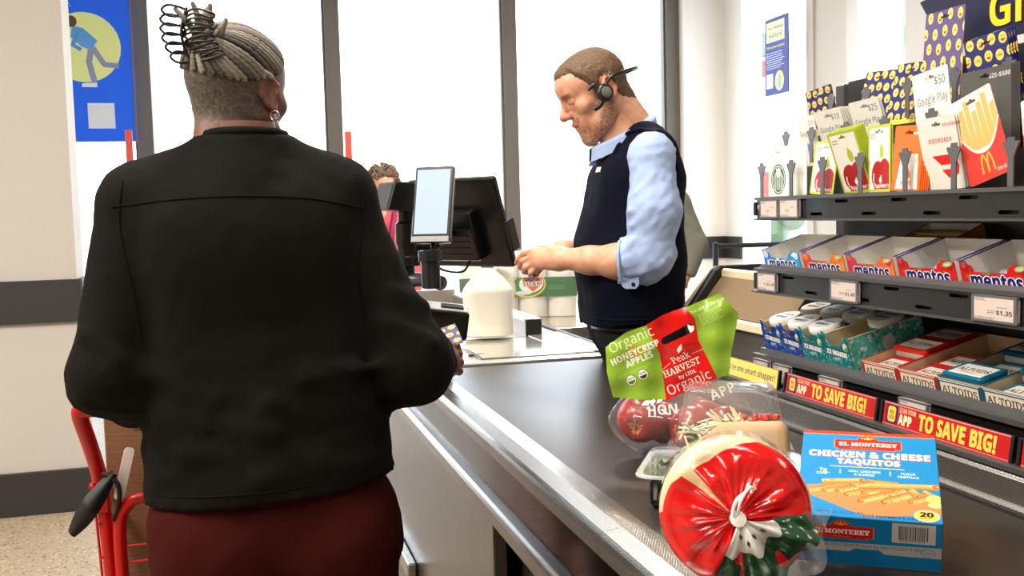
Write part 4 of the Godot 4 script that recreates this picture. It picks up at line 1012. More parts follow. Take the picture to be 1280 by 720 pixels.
	for s in [[-1.5, 0.017], [-0.8, 0.022], [-1.2, 0.026], [-0.35, 0.026]]:
		part("printed_leaf", mb(rot(0, 0, rad_to_deg(s[0]), Vector3(0.003 + cos(s[0]) * s[1], sin(s[0]) * s[1], 0.0395))).prism(PackedVector2Array([Vector2(-0.004, 0), Vector2(0, 0.002), Vector2(0.005, 0), Vector2(0, -0.002)]), 0, 0.0006).done(), gm, tail)
	part("twist_tie", mb().tube(curve([Vector3(-0.002, -0.004, 0.030), Vector3(0.002, 0.012, 0.036), Vector3(0.006, 0.026, 0.040), Vector3(0.014, 0.037, 0.038), Vector3(0.020, 0.035, 0.034)], 8), 0.0034, 8, false, 0.5).done(), mat(Color(0.93, 0.93, 0.92), 0.4), o)
	part("twist_tie", mb().tube(curve([Vector3(0.004, -0.002, 0.032), Vector3(-0.004, 0.006, 0.036), Vector3(0.0, 0.022, 0.036), Vector3(0.009, 0.030, 0.034)], 8), 0.003, 8, false, 0.5).done(), mat(Color(0.93, 0.93, 0.92), 0.4), o)

func apple(at: Vector3, r: float, turn: Vector3, label: String) -> void:
	var o := thing("apple", label, "apple", at, 0, "apples in the bag")
	o.rotation = turn
	var c := Cv.new(256, 128, Color(0.62, 0.06, 0.06), F)
	var g := RandomNumberGenerator.new()
	g.seed = int(r * 1e5)
	for i in 130:
		var x := g.randf_range(0, 256)
		var y := g.randf_range(0, 128)
		c.ell(x, y, g.randf_range(0.6, 1.6), g.randf_range(4, 12), Color(0.62, 0.06, 0.06).lerp([Color(0.78, 0.30, 0.16), Color(0.72, 0.12, 0.09), Color(0.5, 0.03, 0.04)][i % 3], g.randf()))
	for i in 40:
		c.ell(g.randf_range(0, 256), g.randf_range(0, 14), 6, 3, Color(0.8, 0.55, 0.25))
	part("fruit", mb().surf(28, 20, func(u: float, w: float) -> Vector3:
		var a := TAU * u
		var b := PI * w
		var rr := r * (0.98 + 0.16 * cos(b * 0.9 + 0.4) * 0.6) * sin(b) * (1.0 + 0.02 * cos(a * 5.0) * w)
		var y := -cos(b) * r * 0.9
		y -= r * 0.32 * exp(-pow(sin(b) / 0.36, 2.0)) * (1.0 if w > 0.5 else -0.55)
		return Vector3(sin(a) * rr, y, cos(a) * rr)).done(), pmat(c.tex(), 0.25), o)
	part("stem", mb().tube([Vector3(0, r * 0.5, 0), Vector3(r * 0.06, r * 0.95, 0)], 0.0016, 6).done(), mat(Color(0.25, 0.16, 0.08), 0.8), o)

func apple_bag() -> void:
	# the bag lies on the belt; frame: x across, y up, z towards the viewer
	var base := Vector3(0.735, 0.9405, -1.60)
	var T0 := Transform3D(Basis.from_euler(Vector3(0, deg_to_rad(-24.5), 0)), base)
	var g := [[-0.070, 0.066, -0.01, 0.045], [0.018, 0.05, -0.012, 0.043], [0.082, 0.048, -0.045, 0.040], [-0.03, 0.045, -0.085, 0.040], [0.04, 0.05, -0.09, 0.038]]
	var names := ["red apple at the left end of the bag, nearest the belt edge", "red apple in the bag behind the clear sandwich box", "red apple at the right end of the bag", "red apple at the back left of the bag", "red apple at the back right of the bag"]
	for i in 5:
		apple(T0 * Vector3(g[i][0], g[i][1], g[i][2]), g[i][3], Vector3(1.9 + i, 0.4 * i, 0.7 + i), names[i])
	var o := thing("apple_bag", "green and red apple bag with a cut-out handle standing on the belt", "fruit bag")
	o.transform = T0
	var film := mat(Color(0.98, 0.98, 0.99, 0.05), 0.05)
	film.transparency = BaseMaterial3D.TRANSPARENCY_ALPHA
	part("clear_pouch", mb().surf(56, 26, func(u: float, w: float) -> Vector3:
		var a := TAU * u
		var k := pow(sin(PI * clampf(w * 0.86 + 0.12, 0.0, 1.0)), 0.45)
		var cr := 1.0 + 0.025 * sin(a * 9.0 + w * 7.0) + 0.02 * sin(a * 17.0 + 2.0)
		var flat := lerpf(1.0, 0.12, smoothstep(0.55, 1.0, w))
		return Vector3(cos(a) * 0.128 * lerpf(k * cr, 0.9, smoothstep(0.7, 1.0, w)) + 0.004, 0.001 + 0.135 * w, -sin(a) * 0.082 * k * flat * cr - 0.045 * (1.0 - w))).done(), film, o)
	# printed header band, in its own axes along the sloping top edge
	var t := Cv.new(1040, 600, Color(0, 0, 0, 0), F)
	var P := func(x: float, y: float) -> Vector2: return Vector2((x + 130.0) * 4.0, (68.0 - y) * 4.0)
	var lime := Color(0.53, 0.68, 0.19)
	var rd := Color(0.82, 0.03, 0.02)
	t.poly([PackedVector2Array([P.call(-103, 54), P.call(-60, 63), P.call(-20, 60), P.call(-20, 9), P.call(-46, -71), P.call(-90, -50), P.call(-127, -30), P.call(-118, 15)])], lime)
	t.poly([PackedVector2Array([P.call(48, 61), P.call(67, 60), P.call(115, 58), P.call(128, 13), P.call(90, -40), P.call(70, -74), P.call(48, -72)])], lime)
	t.poly([PackedVector2Array([P.call(-22, 61), P.call(10, 65), P.call(50, 62), P.call(58, 38), P.call(48, 0), P.call(50, -72), P.call(-46, -72), P.call(-22, 5)])], rd)
	var ho := Color(0, 0, 0, 0)
	t.ell(P.call(-4, 23).x, P.call(-4, 23).y, 26, 24, ho)
	t.ell(P.call(44, 26).x, P.call(44, 26).y, 26, 30, ho)
	t.poly([PackedVector2Array([P.call(-6, 29), P.call(44, 33.5), P.call(46, 18.5), P.call(-2, 17)])], ho)
	var cw := Color(0.93, 0.94, 0.86)
	t.text("Organic", "sans", 96, P.call(-57, 40).x, P.call(-57, 40).y, Color(0.85, 0.9, 0.7))
	t.ell(P.call(-58, 27).x, P.call(-58, 27).y, 74, 40, Color(0.66, 0.55, 0.12), 0, TAU, 0.1)
	t.text("HONEYCRISP", "bold", 62, P.call(-60, 20).x, P.call(-60, 20).y, cw, 0.5, 0, 0.95, 1.5)
	t.text("APPLES", "bold", 62, P.call(-58, 6).x, P.call(-58, 6).y, cw, 0.5, 0, 0.95, 1.5)
	t.fake(P.call(-104, -2).x, P.call(-104, -2).y, 280, 2, 8, Color(0.62, 0.76, 0.35), 3)
	for s in [[-86, -16, Color(0.25, 0.5, 0.25), "USDA"], [-63, -15, Color(0.2, 0.17, 0.12), "NON"]]:
		var q: Vector2 = P.call(s[0], s[1])
		t.ell(q.x, q.y, 38, 38, Color(0.3, 0.25, 0.15))
		t.ell(q.x, q.y, 34, 34, Color(0.92, 0.92, 0.86))
		t.ell(q.x, q.y, 28, 28, s[2], 0.1, PI - 0.1)
		t.text(s[3], "bold", 22, q.x, q.y - 4, s[2])
	t.poly([PackedVector2Array([P.call(8, -6), P.call(16, -2), P.call(20, 8), P.call(12, 4), P.call(7, 0)])], cw)
	t.text("Peak", "serif", 64, P.call(8, -20).x, P.call(8, -20).y, cw, 0.5, 0, 0.9, 0, 0.15)
	t.line([P.call(-30, -22), P.call(-12, -16)], 3, cw)
	t.line([P.call(28, -16), P.call(48, -16)], 3, cw)
	t.text("HARVEST", "serif", 62, P.call(2, -36).x, P.call(2, -36).y, cw, 0.5, 0, 0.95, 1)
	t.text("by LIDL", "bold", 36, P.call(6, -48).x, P.call(6, -48).y, cw)
	t.text("Organic", "sans", 92, P.call(2, -67).x, P.call(2, -67).y, Color(0.95, 0.9, 0.88))
	t.text("The pick of the crop", "sans", 28, P.call(86, 46).x, P.call(86, 46).y, cw)
	t.fake(P.call(64, 40).x, P.call(64, 40).y, 170, 6, 9, Color(0.72, 0.82, 0.5), 8)
	var m := pmat(t.tex(), 0.22)
	m.transparency = BaseMaterial3D.TRANSPARENCY_ALPHA_SCISSOR
	m.alpha_scissor_threshold = 0.5
	var hb := part("header_band", mb(rot(0, 0, 24, Vector3(-0.012, 0.192, 0.028))).surf(60, 34, func(u: float, w: float) -> Vector3:
		var x := lerpf(-0.130, 0.130, u)
		var y := lerpf(-0.082, 0.068, w)
		return Vector3(x, y, 0.004 * sin(x * 34.0 + y * 20.0) + 0.0022 * sin(x * 95.0 - y * 60.0) + 0.0016 * sin(y * 120.0 + x * 40.0) - 0.16 * x * x - 0.02 * smoothstep(0.02, 0.07, y) * 0.3)).done(), m, o)
	hb.set_meta("label", "printed green and red header of the bag")
	var tx := mat(Color(0.94, 0.93, 0.92), 0.4)
	part("lettering", mb().text("HON", F.bold, 0.023, rot(-8, 0, 5, Vector3(-0.030, 0.104, 0.092)), 0.0004).done(), tx, o)
	part("lettering", mb().text("APP", F.bold, 0.024, rot(0, 0, 24, Vector3(0.070, 0.128, 0.05)), 0.0004).done(), tx, o)

func salad() -> void:
	# black tray with a clear lid
	var yaw := -32.0
	var tr := thing("salad_tray", "black plastic salad tray with a flat clear lid in front of the sandwich box", "food tray", Vector3(0.682, 0.9402, -1.345), yaw)
	part("tray_base", mb(rot(-90, 0, 0)).prism(rrect(0.2, 0.135, 0.02, 5), 0.0, 0.045, 0.006).done(), M.gloss_black, tr)
	var lid := mat(Color(0.97, 0.98, 0.99, 0.05), 0.04)
	lid.transparency = BaseMaterial3D.TRANSPARENCY_ALPHA
	var rimm := mat(Color(0.95, 0.97, 0.98, 0.3), 0.05)
	rimm.transparency = BaseMaterial3D.TRANSPARENCY_ALPHA
	part("lid", mb(rot(-90, 0, 0, Vector3(0, 0.052, 0))).prism(rrect(0.232, 0.165, 0.022, 5), 0.0, 0.007, 0.002).done(), lid, tr)
	part("lid_rim", mb(rot(-90, 0, 0, Vector3(0, 0.049, 0))).prism(rrect(0.236, 0.169, 0.024, 6), 0, 0.004, 0.001, [rrect(0.218, 0.152, 0.02, 6)]).done(), rimm, tr)
	part("lid_label", mb().box(Vector3(0.08, 0.0602, 0.01), Vector3(0.05, 0.0006, 0.09)).done(), mat(Color(0.92, 0.91, 0.9), 0.3), tr)
	part("label_print", mb().box(Vector3(0.08, 0.0607, 0.035), Vector3(0.045, 0.0004, 0.02)).done(), mat(Color(0.75, 0.12, 0.08), 0.3), tr)
	var gm := mat(Color(0.22, 0.36, 0.10), 0.5)
	var gr := mb()
	var r := RandomNumberGenerator.new()
	r.seed = 77
	for i in 40:
		leaf(gr, Vector3(r.randf_range(-0.08, 0.08), 0.044 + r.randf() * 0.004, r.randf_range(-0.05, 0.05)), r.randf_range(0.012, 0.02), r)
	var lf := part("salad_leaves", gr.done(), gm, tr)
	lf.set_meta("kind", "stuff")
	# the clear hinged box with the filled flat bread
	var K := Transform3D(Basis.from_euler(Vector3(0, deg_to_rad(-25), 0)), Vector3(0.775, 0.9405, -1.494))
	var o := thing("sandwich_box", "clear domed plastic box with a filled folded flat bread between bag and tray", "food box")
	o.transform = K
	var loft := func(w0: float, d0: float, w1: float, d1: float, h: float) -> Callable:
		return func(u: float, w: float) -> Vector3:
			var a := TAU * u
			var e := 0.42
			var cx := signf(cos(a)) * pow(absf(cos(a)), e)
			var cz := signf(sin(a)) * pow(absf(sin(a)), e)
			var k := minf(w / 0.72, 1.0)
			var ww := lerpf(w0, w1, k)
			var dd := lerpf(d0, d1, k)
			var y := h * (k * 0.94 if w < 0.72 else 0.94 + 0.06 * sin((w - 0.72) / 0.28 * PI / 2))
			if w > 0.72:
				var q := (w - 0.72) / 0.28
				ww *= 1.0 - q * q
				dd *= 1.0 - q * q
			return Vector3(cx * ww, y, -cz * dd)
	var pm := mat(Color(0.97, 0.98, 0.98, 0.05), 0.03)
	pm.transparency = BaseMaterial3D.TRANSPARENCY_ALPHA
	part("clear_dome", mb(rot(0, 0, 0, Vector3(0, 0.038, 0))).surf(64, 24, loft.call(0.095, 0.058, 0.072, 0.044, 0.108)).done(), pm, o)
	part("dome_rib", mb(rot(-90, 0, 0, Vector3(0, 0.139, 0))).prism(rrect(0.135, 0.078, 0.02, 6), 0, 0.005, 0.001, [rrect(0.122, 0.066, 0.016, 6)]).done(), pm, o)
	part("box_base", mb(rot(0, 0, 0, Vector3(0, 0.0, 0))).surf(64, 8, func(u: float, w: float) -> Vector3:
		var a := TAU * u
		var cx := signf(cos(a)) * pow(absf(cos(a)), 0.4)
		var cz := signf(sin(a)) * pow(absf(sin(a)), 0.4)
		return Vector3(cx * lerpf(0.082, 0.097, w), 0.001 + 0.037 * w, -cz * lerpf(0.046, 0.060, w))).done(), pm, o)
	part("flange", mb(rot(-90, 0, 0, Vector3(0, 0.036, 0))).prism(rrect(0.206, 0.13, 0.02, 6), 0, 0.003, 0.001, [rrect(0.186, 0.112, 0.016, 6)]).done(), pm, o)
	var wrap := thing("filled_flatbread", "pale folded flat bread with shredded cheese, leaf and tomato inside the clear box", "sandwich")
	wrap.transform = K * rot(-7, 0, 4, Vector3(0.012, 0.047, 0.006))
	var fb := Field.new(Vector3(-0.1, -0.05, -0.06), Vector3(0.1, 0.06, 0.06), 0.003)
	for k in 6:
		fb.cap(Vector3(-0.046 + k * 0.004, -0.024 + k * 0.010, 0.030 - k * 0.002), Vector3(0.066, -0.024 + k * 0.0095, 0.030 - k * 0.001), 0.013, 0.012, 0.012)
	fb.cap(Vector3(-0.05, -0.025, -0.02), Vector3(0.06, -0.022, -0.02), 0.016, 0.014, 0.015)
	fb.cap(Vector3(-0.045, -0.022, 0.02), Vector3(-0.04, -0.022, -0.02), 0.014, 0.014, 0.015)
	part("flat_bread", fb.mesh(), bumpy(mat(Color(0.80, 0.66, 0.50), 0.8), T.fine, 0.3), wrap)
	var sh := mb()
	for i in 120:
		var p := Vector3(r.randf_range(-0.085, 0.02), r.randf_range(-0.035, 0.036), r.randf_range(-0.03, 0.036))
		if p.x > -0.04:
			p.y = r.randf_range(0.012, 0.04)
			p.z = r.randf_range(-0.03, 0.008)
		var d := Vector3(r.randf_range(-1, 1), r.randf_range(-0.9, 1.2), r.randf_range(-0.5, 0.5)).normalized() * r.randf_range(0.012, 0.024)
		sh.tube([p - d, p + Vector3(0, 0.002, 0.001), p + d], 0.0030, 6, false, 0.6)
	part("shredded_cheese", sh.done(), mat(Color(0.93, 0.90, 0.78), 0.5), wrap).set_meta("kind", "stuff")
	var lv := mb()
	for i in 26:
		leaf(lv, Vector3(r.randf_range(-0.08, 0.06), r.randf_range(0.0, 0.03) if i > 8 else r.randf_range(-0.034, -0.01), r.randf_range(-0.025, 0.006)), r.randf_range(0.010, 0.019), r)
	part("chopped_leaf", lv.done(), mat(Color(0.36, 0.50, 0.14), 0.5), wrap).set_meta("kind", "stuff")
	var tm := mb()
	for i in 20:
		tm.t = rot(r.randf_range(0, 90), r.randf_range(0, 90), 0, Vector3(r.randf_range(0.012, 0.066), r.randf_range(0.024, 0.042), r.randf_range(-0.022, 0.008)))
		tm.box(Vector3.ZERO, Vector3(0.012, 0.010, 0.011), 0.003)
	part("diced_tomato", tm.done(), mat(Color(0.80, 0.20, 0.08), 0.3), wrap).set_meta("kind", "stuff")

func leaf(m: Mb, at: Vector3, s: float, r: RandomNumberGenerator) -> void:
	var b := Basis.from_euler(Vector3(r.randf_range(-1, 1), r.randf_range(0, TAU), r.randf_range(-1, 1)))
	var k := r.randf_range(0, 6)
	m.surf(5, 4, func(u: float, w: float) -> Vector3:
		var x := (u - 0.5) * 2.0 * s
		var y := (w - 0.5) * 2.0 * s * (1.0 - 0.6 * pow(absf(u - 0.5) * 2.0, 2.0))
		return at + b * Vector3(x, s * 0.3 * sin(u * 9.0 + k) * cos(w * 7.0), y))

func jug() -> void:
	var o := thing("milk_jug", "white plastic milk jug with a blue cap standing beyond the scanner glass", "milk jug", Vector3(0.826, 0.9485, -3.36), -20)
	var m := mat(Color(0.93, 0.91, 0.86), 0.35)
	part("bottle", mb().surf(64, 48, func(u: float, w: float) -> Vector3:
		var a := TAU * u
		var h := w * 0.246
		var r := 0.0
		if w < 0.03:
			r = 0.083 * sqrt(w / 0.03)
		elif w < 0.66:
			r = lerpf(0.083, 0.086, w)
		else:
			var q := (w - 0.66) / 0.34
			r = lerpf(0.0853, 0.0215, pow(clampf(q / 0.9, 0, 1), 1.35))
		var e := lerpf(0.62, 1.0, smoothstep(0.6, 0.9, w))
		var cx := signf(cos(a)) * pow(absf(cos(a)), e)
		var cz := signf(sin(a)) * pow(absf(sin(a)), e)
		var groove := 1.0 - 0.012 * exp(-pow((w - 0.2) / 0.02, 2.0))
		return Vector3(cx * r * groove, h, -cz * r * groove)).done(), m, o)
	part("handle", mb().tube(curve([Vector3(0.028, 0.235, -0.02), Vector3(0.062, 0.215, -0.045), Vector3(0.078, 0.165, -0.06), Vector3(0.07, 0.12, -0.06)], 8), 0.014, 12).done(), m, o)
	part("neck", mb().lathe([Vector2(0.0205, 0.239), Vector2(0.0205, 0.25), Vector2(0, 0.25)], 20).done(), m, o)
	part("cap", mb().lathe([Vector2(0.021, 0.241), Vector2(0.022, 0.243), Vector2(0.022, 0.26), Vector2(0.02, 0.262), Vector2(0, 0.262)], 28).done(), mat(Color(0.03, 0.08, 0.55), 0.35), o)

func towels() -> void:
	var o := thing("paper_towel_pack", "wrapped pack of white paper towel rolls with a green printed band on the bench", "paper towels", Vector3(1.343, 0.8655, -4.81), -17)
	var pm := bumpy(mat(Color(0.93, 0.92, 0.90), 0.85), T.fine, 0.2)
	var roll := mb().lathe([Vector2(0.02, 0.0), Vector2(0.068, 0.0), Vector2(0.0705, 0.003), Vector2(0.0705, 0.317), Vector2(0.068, 0.32), Vector2(0.02, 0.32), Vector2(0.02, 0.0)], 28).done()
	for i in 4:
		for k in 2:
			part("towel_roll", roll, pm, o).position = Vector3(-0.2125 + i * 0.1416, 0, -0.071 + k * 0.1416)
	var c := Cv.new(1024, 256, Color(0.08, 0.40, 0.15), F)
	c.text("Select-A-Size", "bold", 44, 300, 74, Color(0.7, 0.85, 0.7), 0.5, 0, 0.8)
	c.text("paper towels", "sans", 36, 300, 118, Color(0.7, 0.85, 0.7), 0.5, 0, 0.8)
	c.text("Giant", "bold", 84, 300, 226, Color(0.9, 0.93, 0.88), 0.5, -0.12, 0.9, 2)
	c.ell(600, 96, 150, 170, Color(0.93, 0.78, 0.2), 0, TAU, 0.3)
	c.ell(606, 90, 134, 154, Color(0.12, 0.5, 0.2), 0, TAU, 0.3)
	c.ell(626, 80, 104, 122, Color(0.93, 0.92, 0.88), 0, TAU, 0.3)
	c.poly([PackedVector2Array([Vector2(540, 0), Vector2(720, 0), Vector2(720, 90), Vector2(640, 190), Vector2(560, 80)])], Color(0.85, 0.3, 0.12))
	c.text("Ultra", "bold", 64, 632, 48, Color(0.15, 0.1, 0.1), 0.5, -0.05, 0.8, 4)
	c.text("SOAK", "bold", 76, 632, 112, Color(0.95, 0.94, 0.9), 0.5, -0.05, 0.8, 5)
	c.text("SOAK", "bold", 76, 632, 112, Color(0.15, 0.12, 0.12), 0.5, -0.05, 0.8)
	c.ell(560, 200, 70, 26, Color(0.75, 0.88, 0.93))
	c.fake(770, 110, 150, 3, 12, Color(0.3, 0.58, 0.33), 4)
	var band := part("printed_band", mb().surf(64, 4, func(u: float, w: float) -> Vector3:
		var x := lerpf(-0.285, 0.285, u)
		return Vector3(x, lerpf(0.1, 0.195, w), 0.1475 + 0.002 * cos(x * TAU / 0.1416 + PI))).done(), pmat(c.tex(), 0.25), o)
	band.set_meta("label", "green printed band around the rolls")
	var film := mat(Color(0.98, 0.98, 0.98, 0.08), 0.08)
	film.transparency = BaseMaterial3D.TRANSPARENCY_ALPHA
	part("film", mb().box(Vector3(0, 0.162, 0), Vector3(0.578, 0.322, 0.305), 0.012).done(), film, o)

# ---------------------------------------------------------------- the red trolley in front of the customer
func cart() -> void:
	var o := thing("shopping_cart", "red wire shopping cart at the customer's left holding a brown carton", "shopping cart", Vector3(-0.03, 0, -2.24))
	var rd := mat(Color(0.70, 0.015, 0.02), 0.3)
	var wr := mat(Color(0.72, 0.03, 0.03), 0.35)
	var x0 := -0.235
	var x1 := 0.235
	# handle arms and bar
	for s in [-1, 1]:
		var x: float = -0.29 if s < 0 else 0.29
		var inn: float = x0 - 0.035 if s < 0 else x1 + 0.03
		part("handle_arm", mb().tube(curve([Vector3(x + 0.012 * -s, 1.012, 0.105), Vector3(x, 1.0, 0.10), Vector3(lerpf(x, inn, 0.45), 0.925, 0.05), Vector3(lerpf(x, inn, 0.9), 0.85, 0.01), Vector3(inn, 0.79, -0.005)], 6), 0.0155, 12, false, 1.0).done(), rd, o)
		part("upright", mb().tube([Vector3(inn, 0.82, -0.005), Vector3(inn + 0.012 * -s, 0.62, 0.02), Vector3(inn + 0.03 * -s, 0.2, -0.06), Vector3(inn + 0.03 * -s, 0.13, -0.08)], 0.0135, 10).done(), rd, o)
		part("lower_rail", mb().tube([Vector3(inn + 0.03 * -s, 0.16, -0.08), Vector3(inn * 0.75, 0.15, -0.85)], 0.013, 10).done(), rd, o)
	part("handle_bar", mb().tube([Vector3(-0.29, 1.008, 0.105), Vector3(0.29, 1.008, 0.105)], 0.016, 14).done(), rd, o)
	part("bracket", mb().box(Vector3(x0 - 0.036, 0.80, 0.0), Vector3(0.034, 0.06, 0.04), 0.005).done(), rd, o)
	# rear gate of bent tube with wires
	part("gate_frame", mb().tube(curve([Vector3(x0, 0.42, 0.03), Vector3(x0, 0.6, 0.03), Vector3(x0, 0.742, 0.03), Vector3(x0 + 0.018, 0.787, 0.03), Vector3(x0 + 0.06, 0.802, 0.03), Vector3(0.0, 0.802, 0.03), Vector3(x1 - 0.06, 0.802, 0.03), Vector3(x1 - 0.018, 0.787, 0.03), Vector3(x1, 0.742, 0.03), Vector3(x1, 0.6, 0.03), Vector3(x1, 0.42, 0.03)], 5), 0.0135, 12).done(), rd, o)
	for y in [0.70, 0.665, 0.60, 0.53, 0.46, 0.42]:
		part("gate_wire", mb().tube([Vector3(x0, y, 0.03), Vector3(x1, y, 0.03)], 0.003, 6).done(), wr, o)
	for i in 5:
		part("gate_wire", mb().tube([Vector3(lerpf(x0, x1, (i + 1) / 6.0), 0.42, 0.027), Vector3(lerpf(x0, x1, (i + 1) / 6.0), 0.795, 0.027)], 0.003, 6).done(), wr, o)
	# basket sides, floor and front
	for s in [-1, 1]:
		var xa: float = (x0 - 0.05) if s < 0 else (x1 + 0.05)
		var xb := xa * 0.78
		part("basket_rim", mb().tube([Vector3(xa, 0.83, 0.02), Vector3(xb, 0.80, -0.85)], 0.008, 8).done(), rd, o)
		for k in 5:
			var y := 0.45 + k * 0.075
			part("side_wire", mb().tube([Vector3(xa * 0.97, y, 0.02), Vector3(xb * 0.97, y + 0.03, -0.84)], 0.003, 6).done(), wr, o)
		for k in 9:
			var q := k / 8.0
			part("side_wire", mb().tube([Vector3(lerpf(xa, xb, q) * 0.95, 0.42 + 0.03 * q, -0.84 * q), Vector3(lerpf(xa, xb, q), 0.83 - 0.03 * q, -0.84 * q + 0.01)], 0.003, 6).done(), wr, o)
	for k in 9:
		var q := k / 8.0
		part("floor_wire", mb().tube([Vector3(lerpf(x0, x0 * 0.78, q) * 0.95, 0.42 + 0.03 * q, -0.84 * q), Vector3(lerpf(x1, x1 * 0.78, q) * 0.95, 0.42 + 0.03 * q, -0.84 * q)], 0.003, 6).done(), wr, o)
	for k in 7:
		var q := (k + 1) / 8.0 * 2.0 - 1.0
		part("floor_wire", mb().tube([Vector3(x1 * q * 0.95, 0.418, 0.0), Vector3(x1 * q * 0.74, 0.448, -0.84)], 0.003, 6).done(), wr, o)
		part("front_wire", mb().tube([Vector3(x1 * q * 0.74, 0.45, -0.845), Vector3(x1 * q * 0.78, 0.80, -0.85)], 0.003, 6).done(), wr, o)
	part("front_rim", mb().tube([Vector3(x0 * 0.78, 0.80, -0.85), Vector3(x1 * 0.78, 0.80, -0.85)], 0.008, 8).done(), rd, o)
	# casters
	for p in [[x0 - 0.005, -0.08], [x1 + 0.005, -0.08], [x0 * 0.8, -0.82], [x1 * 0.8, -0.82]]:
		var w := part("caster", mb(rot(0, 0, 90, Vector3(p[0], 0.0625, p[1]))).lathe([Vector2(0, -0.014), Vector2(0.05, -0.014), Vector2(0.0605, -0.009), Vector2(0.0605, 0.009), Vector2(0.05, 0.014), Vector2(0, 0.014)], 22).done(), M.black, o)
		part("fork", mb().box(Vector3(p[0] - 0.02, 0.095, p[1]), Vector3(0.004, 0.08, 0.03), 0.001).box(Vector3(p[0] + 0.02, 0.095, p[1]), Vector3(0.004, 0.08, 0.03), 0.001).box(Vector3(p[0], 0.136, p[1]), Vector3(0.044, 0.006, 0.034), 0.001).done(), M.steel, w)
	# black strap of the child seat
	part("seat_strap", mb().surf(24, 6, func(u: float, w: float) -> Vector3:
		var p: Vector3 = Vector3(-0.325, 0.745, 0.05).lerp(Vector3(-0.285, 0.80, 0.06), clampf(u * 2.0, 0, 1)).lerp(Vector3(-0.238, 0.86, 0.03), clampf(u * 2.0 - 1.0, 0, 1))
		var wd := 0.006 + 0.015 * sin(PI * clampf(u * 0.9 + 0.08, 0, 1))
		return p + Vector3(0.6, -0.75, 0).normalized() * (w - 0.5) * wd * 2.0 + Vector3(0, 0, 0.012 * cos((w - 0.5) * 3.0) + 0.004)).done(), mat(Color(0.015, 0.015, 0.015), 0.6), o)
	part("seat_strap", mb().tube(curve([Vector3(-0.262, 0.86, 0.035), Vector3(-0.235, 0.84, 0.04), Vector3(-0.232, 0.80, 0.04), Vector3(-0.245, 0.76, 0.035)], 6), 0.010, 8, false, 0.4).done(), mat(Color(0.015, 0.015, 0.015), 0.6), o)
	part("seat_flap", mb(rot(-12, 0, -14, Vector3(-0.222, 0.85, 0.012))).prism(rrect(0.022, 0.11, 0.008), -0.003, 0.003, 0.001).done(), mat(Color(0.75, 0.70, 0.67), 0.4), o)
	# the carton inside
	var b := thing("carton", "brown corrugated carton with a small printed code standing in the red cart", "box", Vector3(-0.125, 0.456, -2.53), 3)
	var cm := mat(Color(0.52, 0.37, 0.255), 0.75)
	cm.albedo_texture = noise_tex(0.03, 3, [[0.0, Color(0.86, 0.84, 0.82)], [1.0, Color(1, 1, 1)]], false, 1, 256, 15)
	cm.uv1_triplanar = true
	cm.uv1_scale = Vector3(2, 26, 2)
	part("box_body", mb().box(Vector3(0.0, 0.285, 0.0), Vector3(0.37, 0.57, 0.4), 0.003).done(), cm, b)
	part("tape", mb().box(Vector3(0, 0.5705, 0), Vector3(0.06, 0.0006, 0.4)).box(Vector3(0.0, 0.54, 0.2005), Vector3(0.06, 0.06, 0.0006)).done(), mat(Color(0.55, 0.42, 0.28), 0.3), b)
	var code := mb()
	var r := RandomNumberGenerator.new()
	r.seed = 6
	for i in 9:
		var x := -0.125
		for k in 6:
			var l := r.randf_range(0.002, 0.006)
			code.quad(Vector3(x, 0.505 - i * 0.005, 0.2007), Vector3(x + l, 0.505 - i * 0.005, 0.2007), Vector3(x + l, 0.508 - i * 0.005, 0.2007), Vector3(x, 0.508 - i * 0.005, 0.2007))
			x += l + 0.0015
	part("printed_code", code.done(), mat(Color(0.10, 0.07, 0.05), 0.8), b)
	var pk := thing("plastic_bag", "crumpled clear pinkish plastic bag lying on top of the carton", "plastic bag", Vector3(-0.15, 1.027, -2.5))
	var film := mat(Color(0.93, 0.80, 0.72, 0.35), 0.12)
	film.transparency = BaseMaterial3D.TRANSPARENCY_ALPHA
	part("film", mb().surf(40, 20, func(u: float, w: float) -> Vector3:
		return Vector3(lerpf(-0.14, 0.15, u), 0.003 + 0.05 * sin(PI * u) * sin(PI * w) * (1.0 + 0.35 * sin(u * 31.0 + w * 9.0) + 0.3 * sin(w * 37.0 - u * 12.0)), lerpf(0.15, -0.15, w))).done(), film, pk)

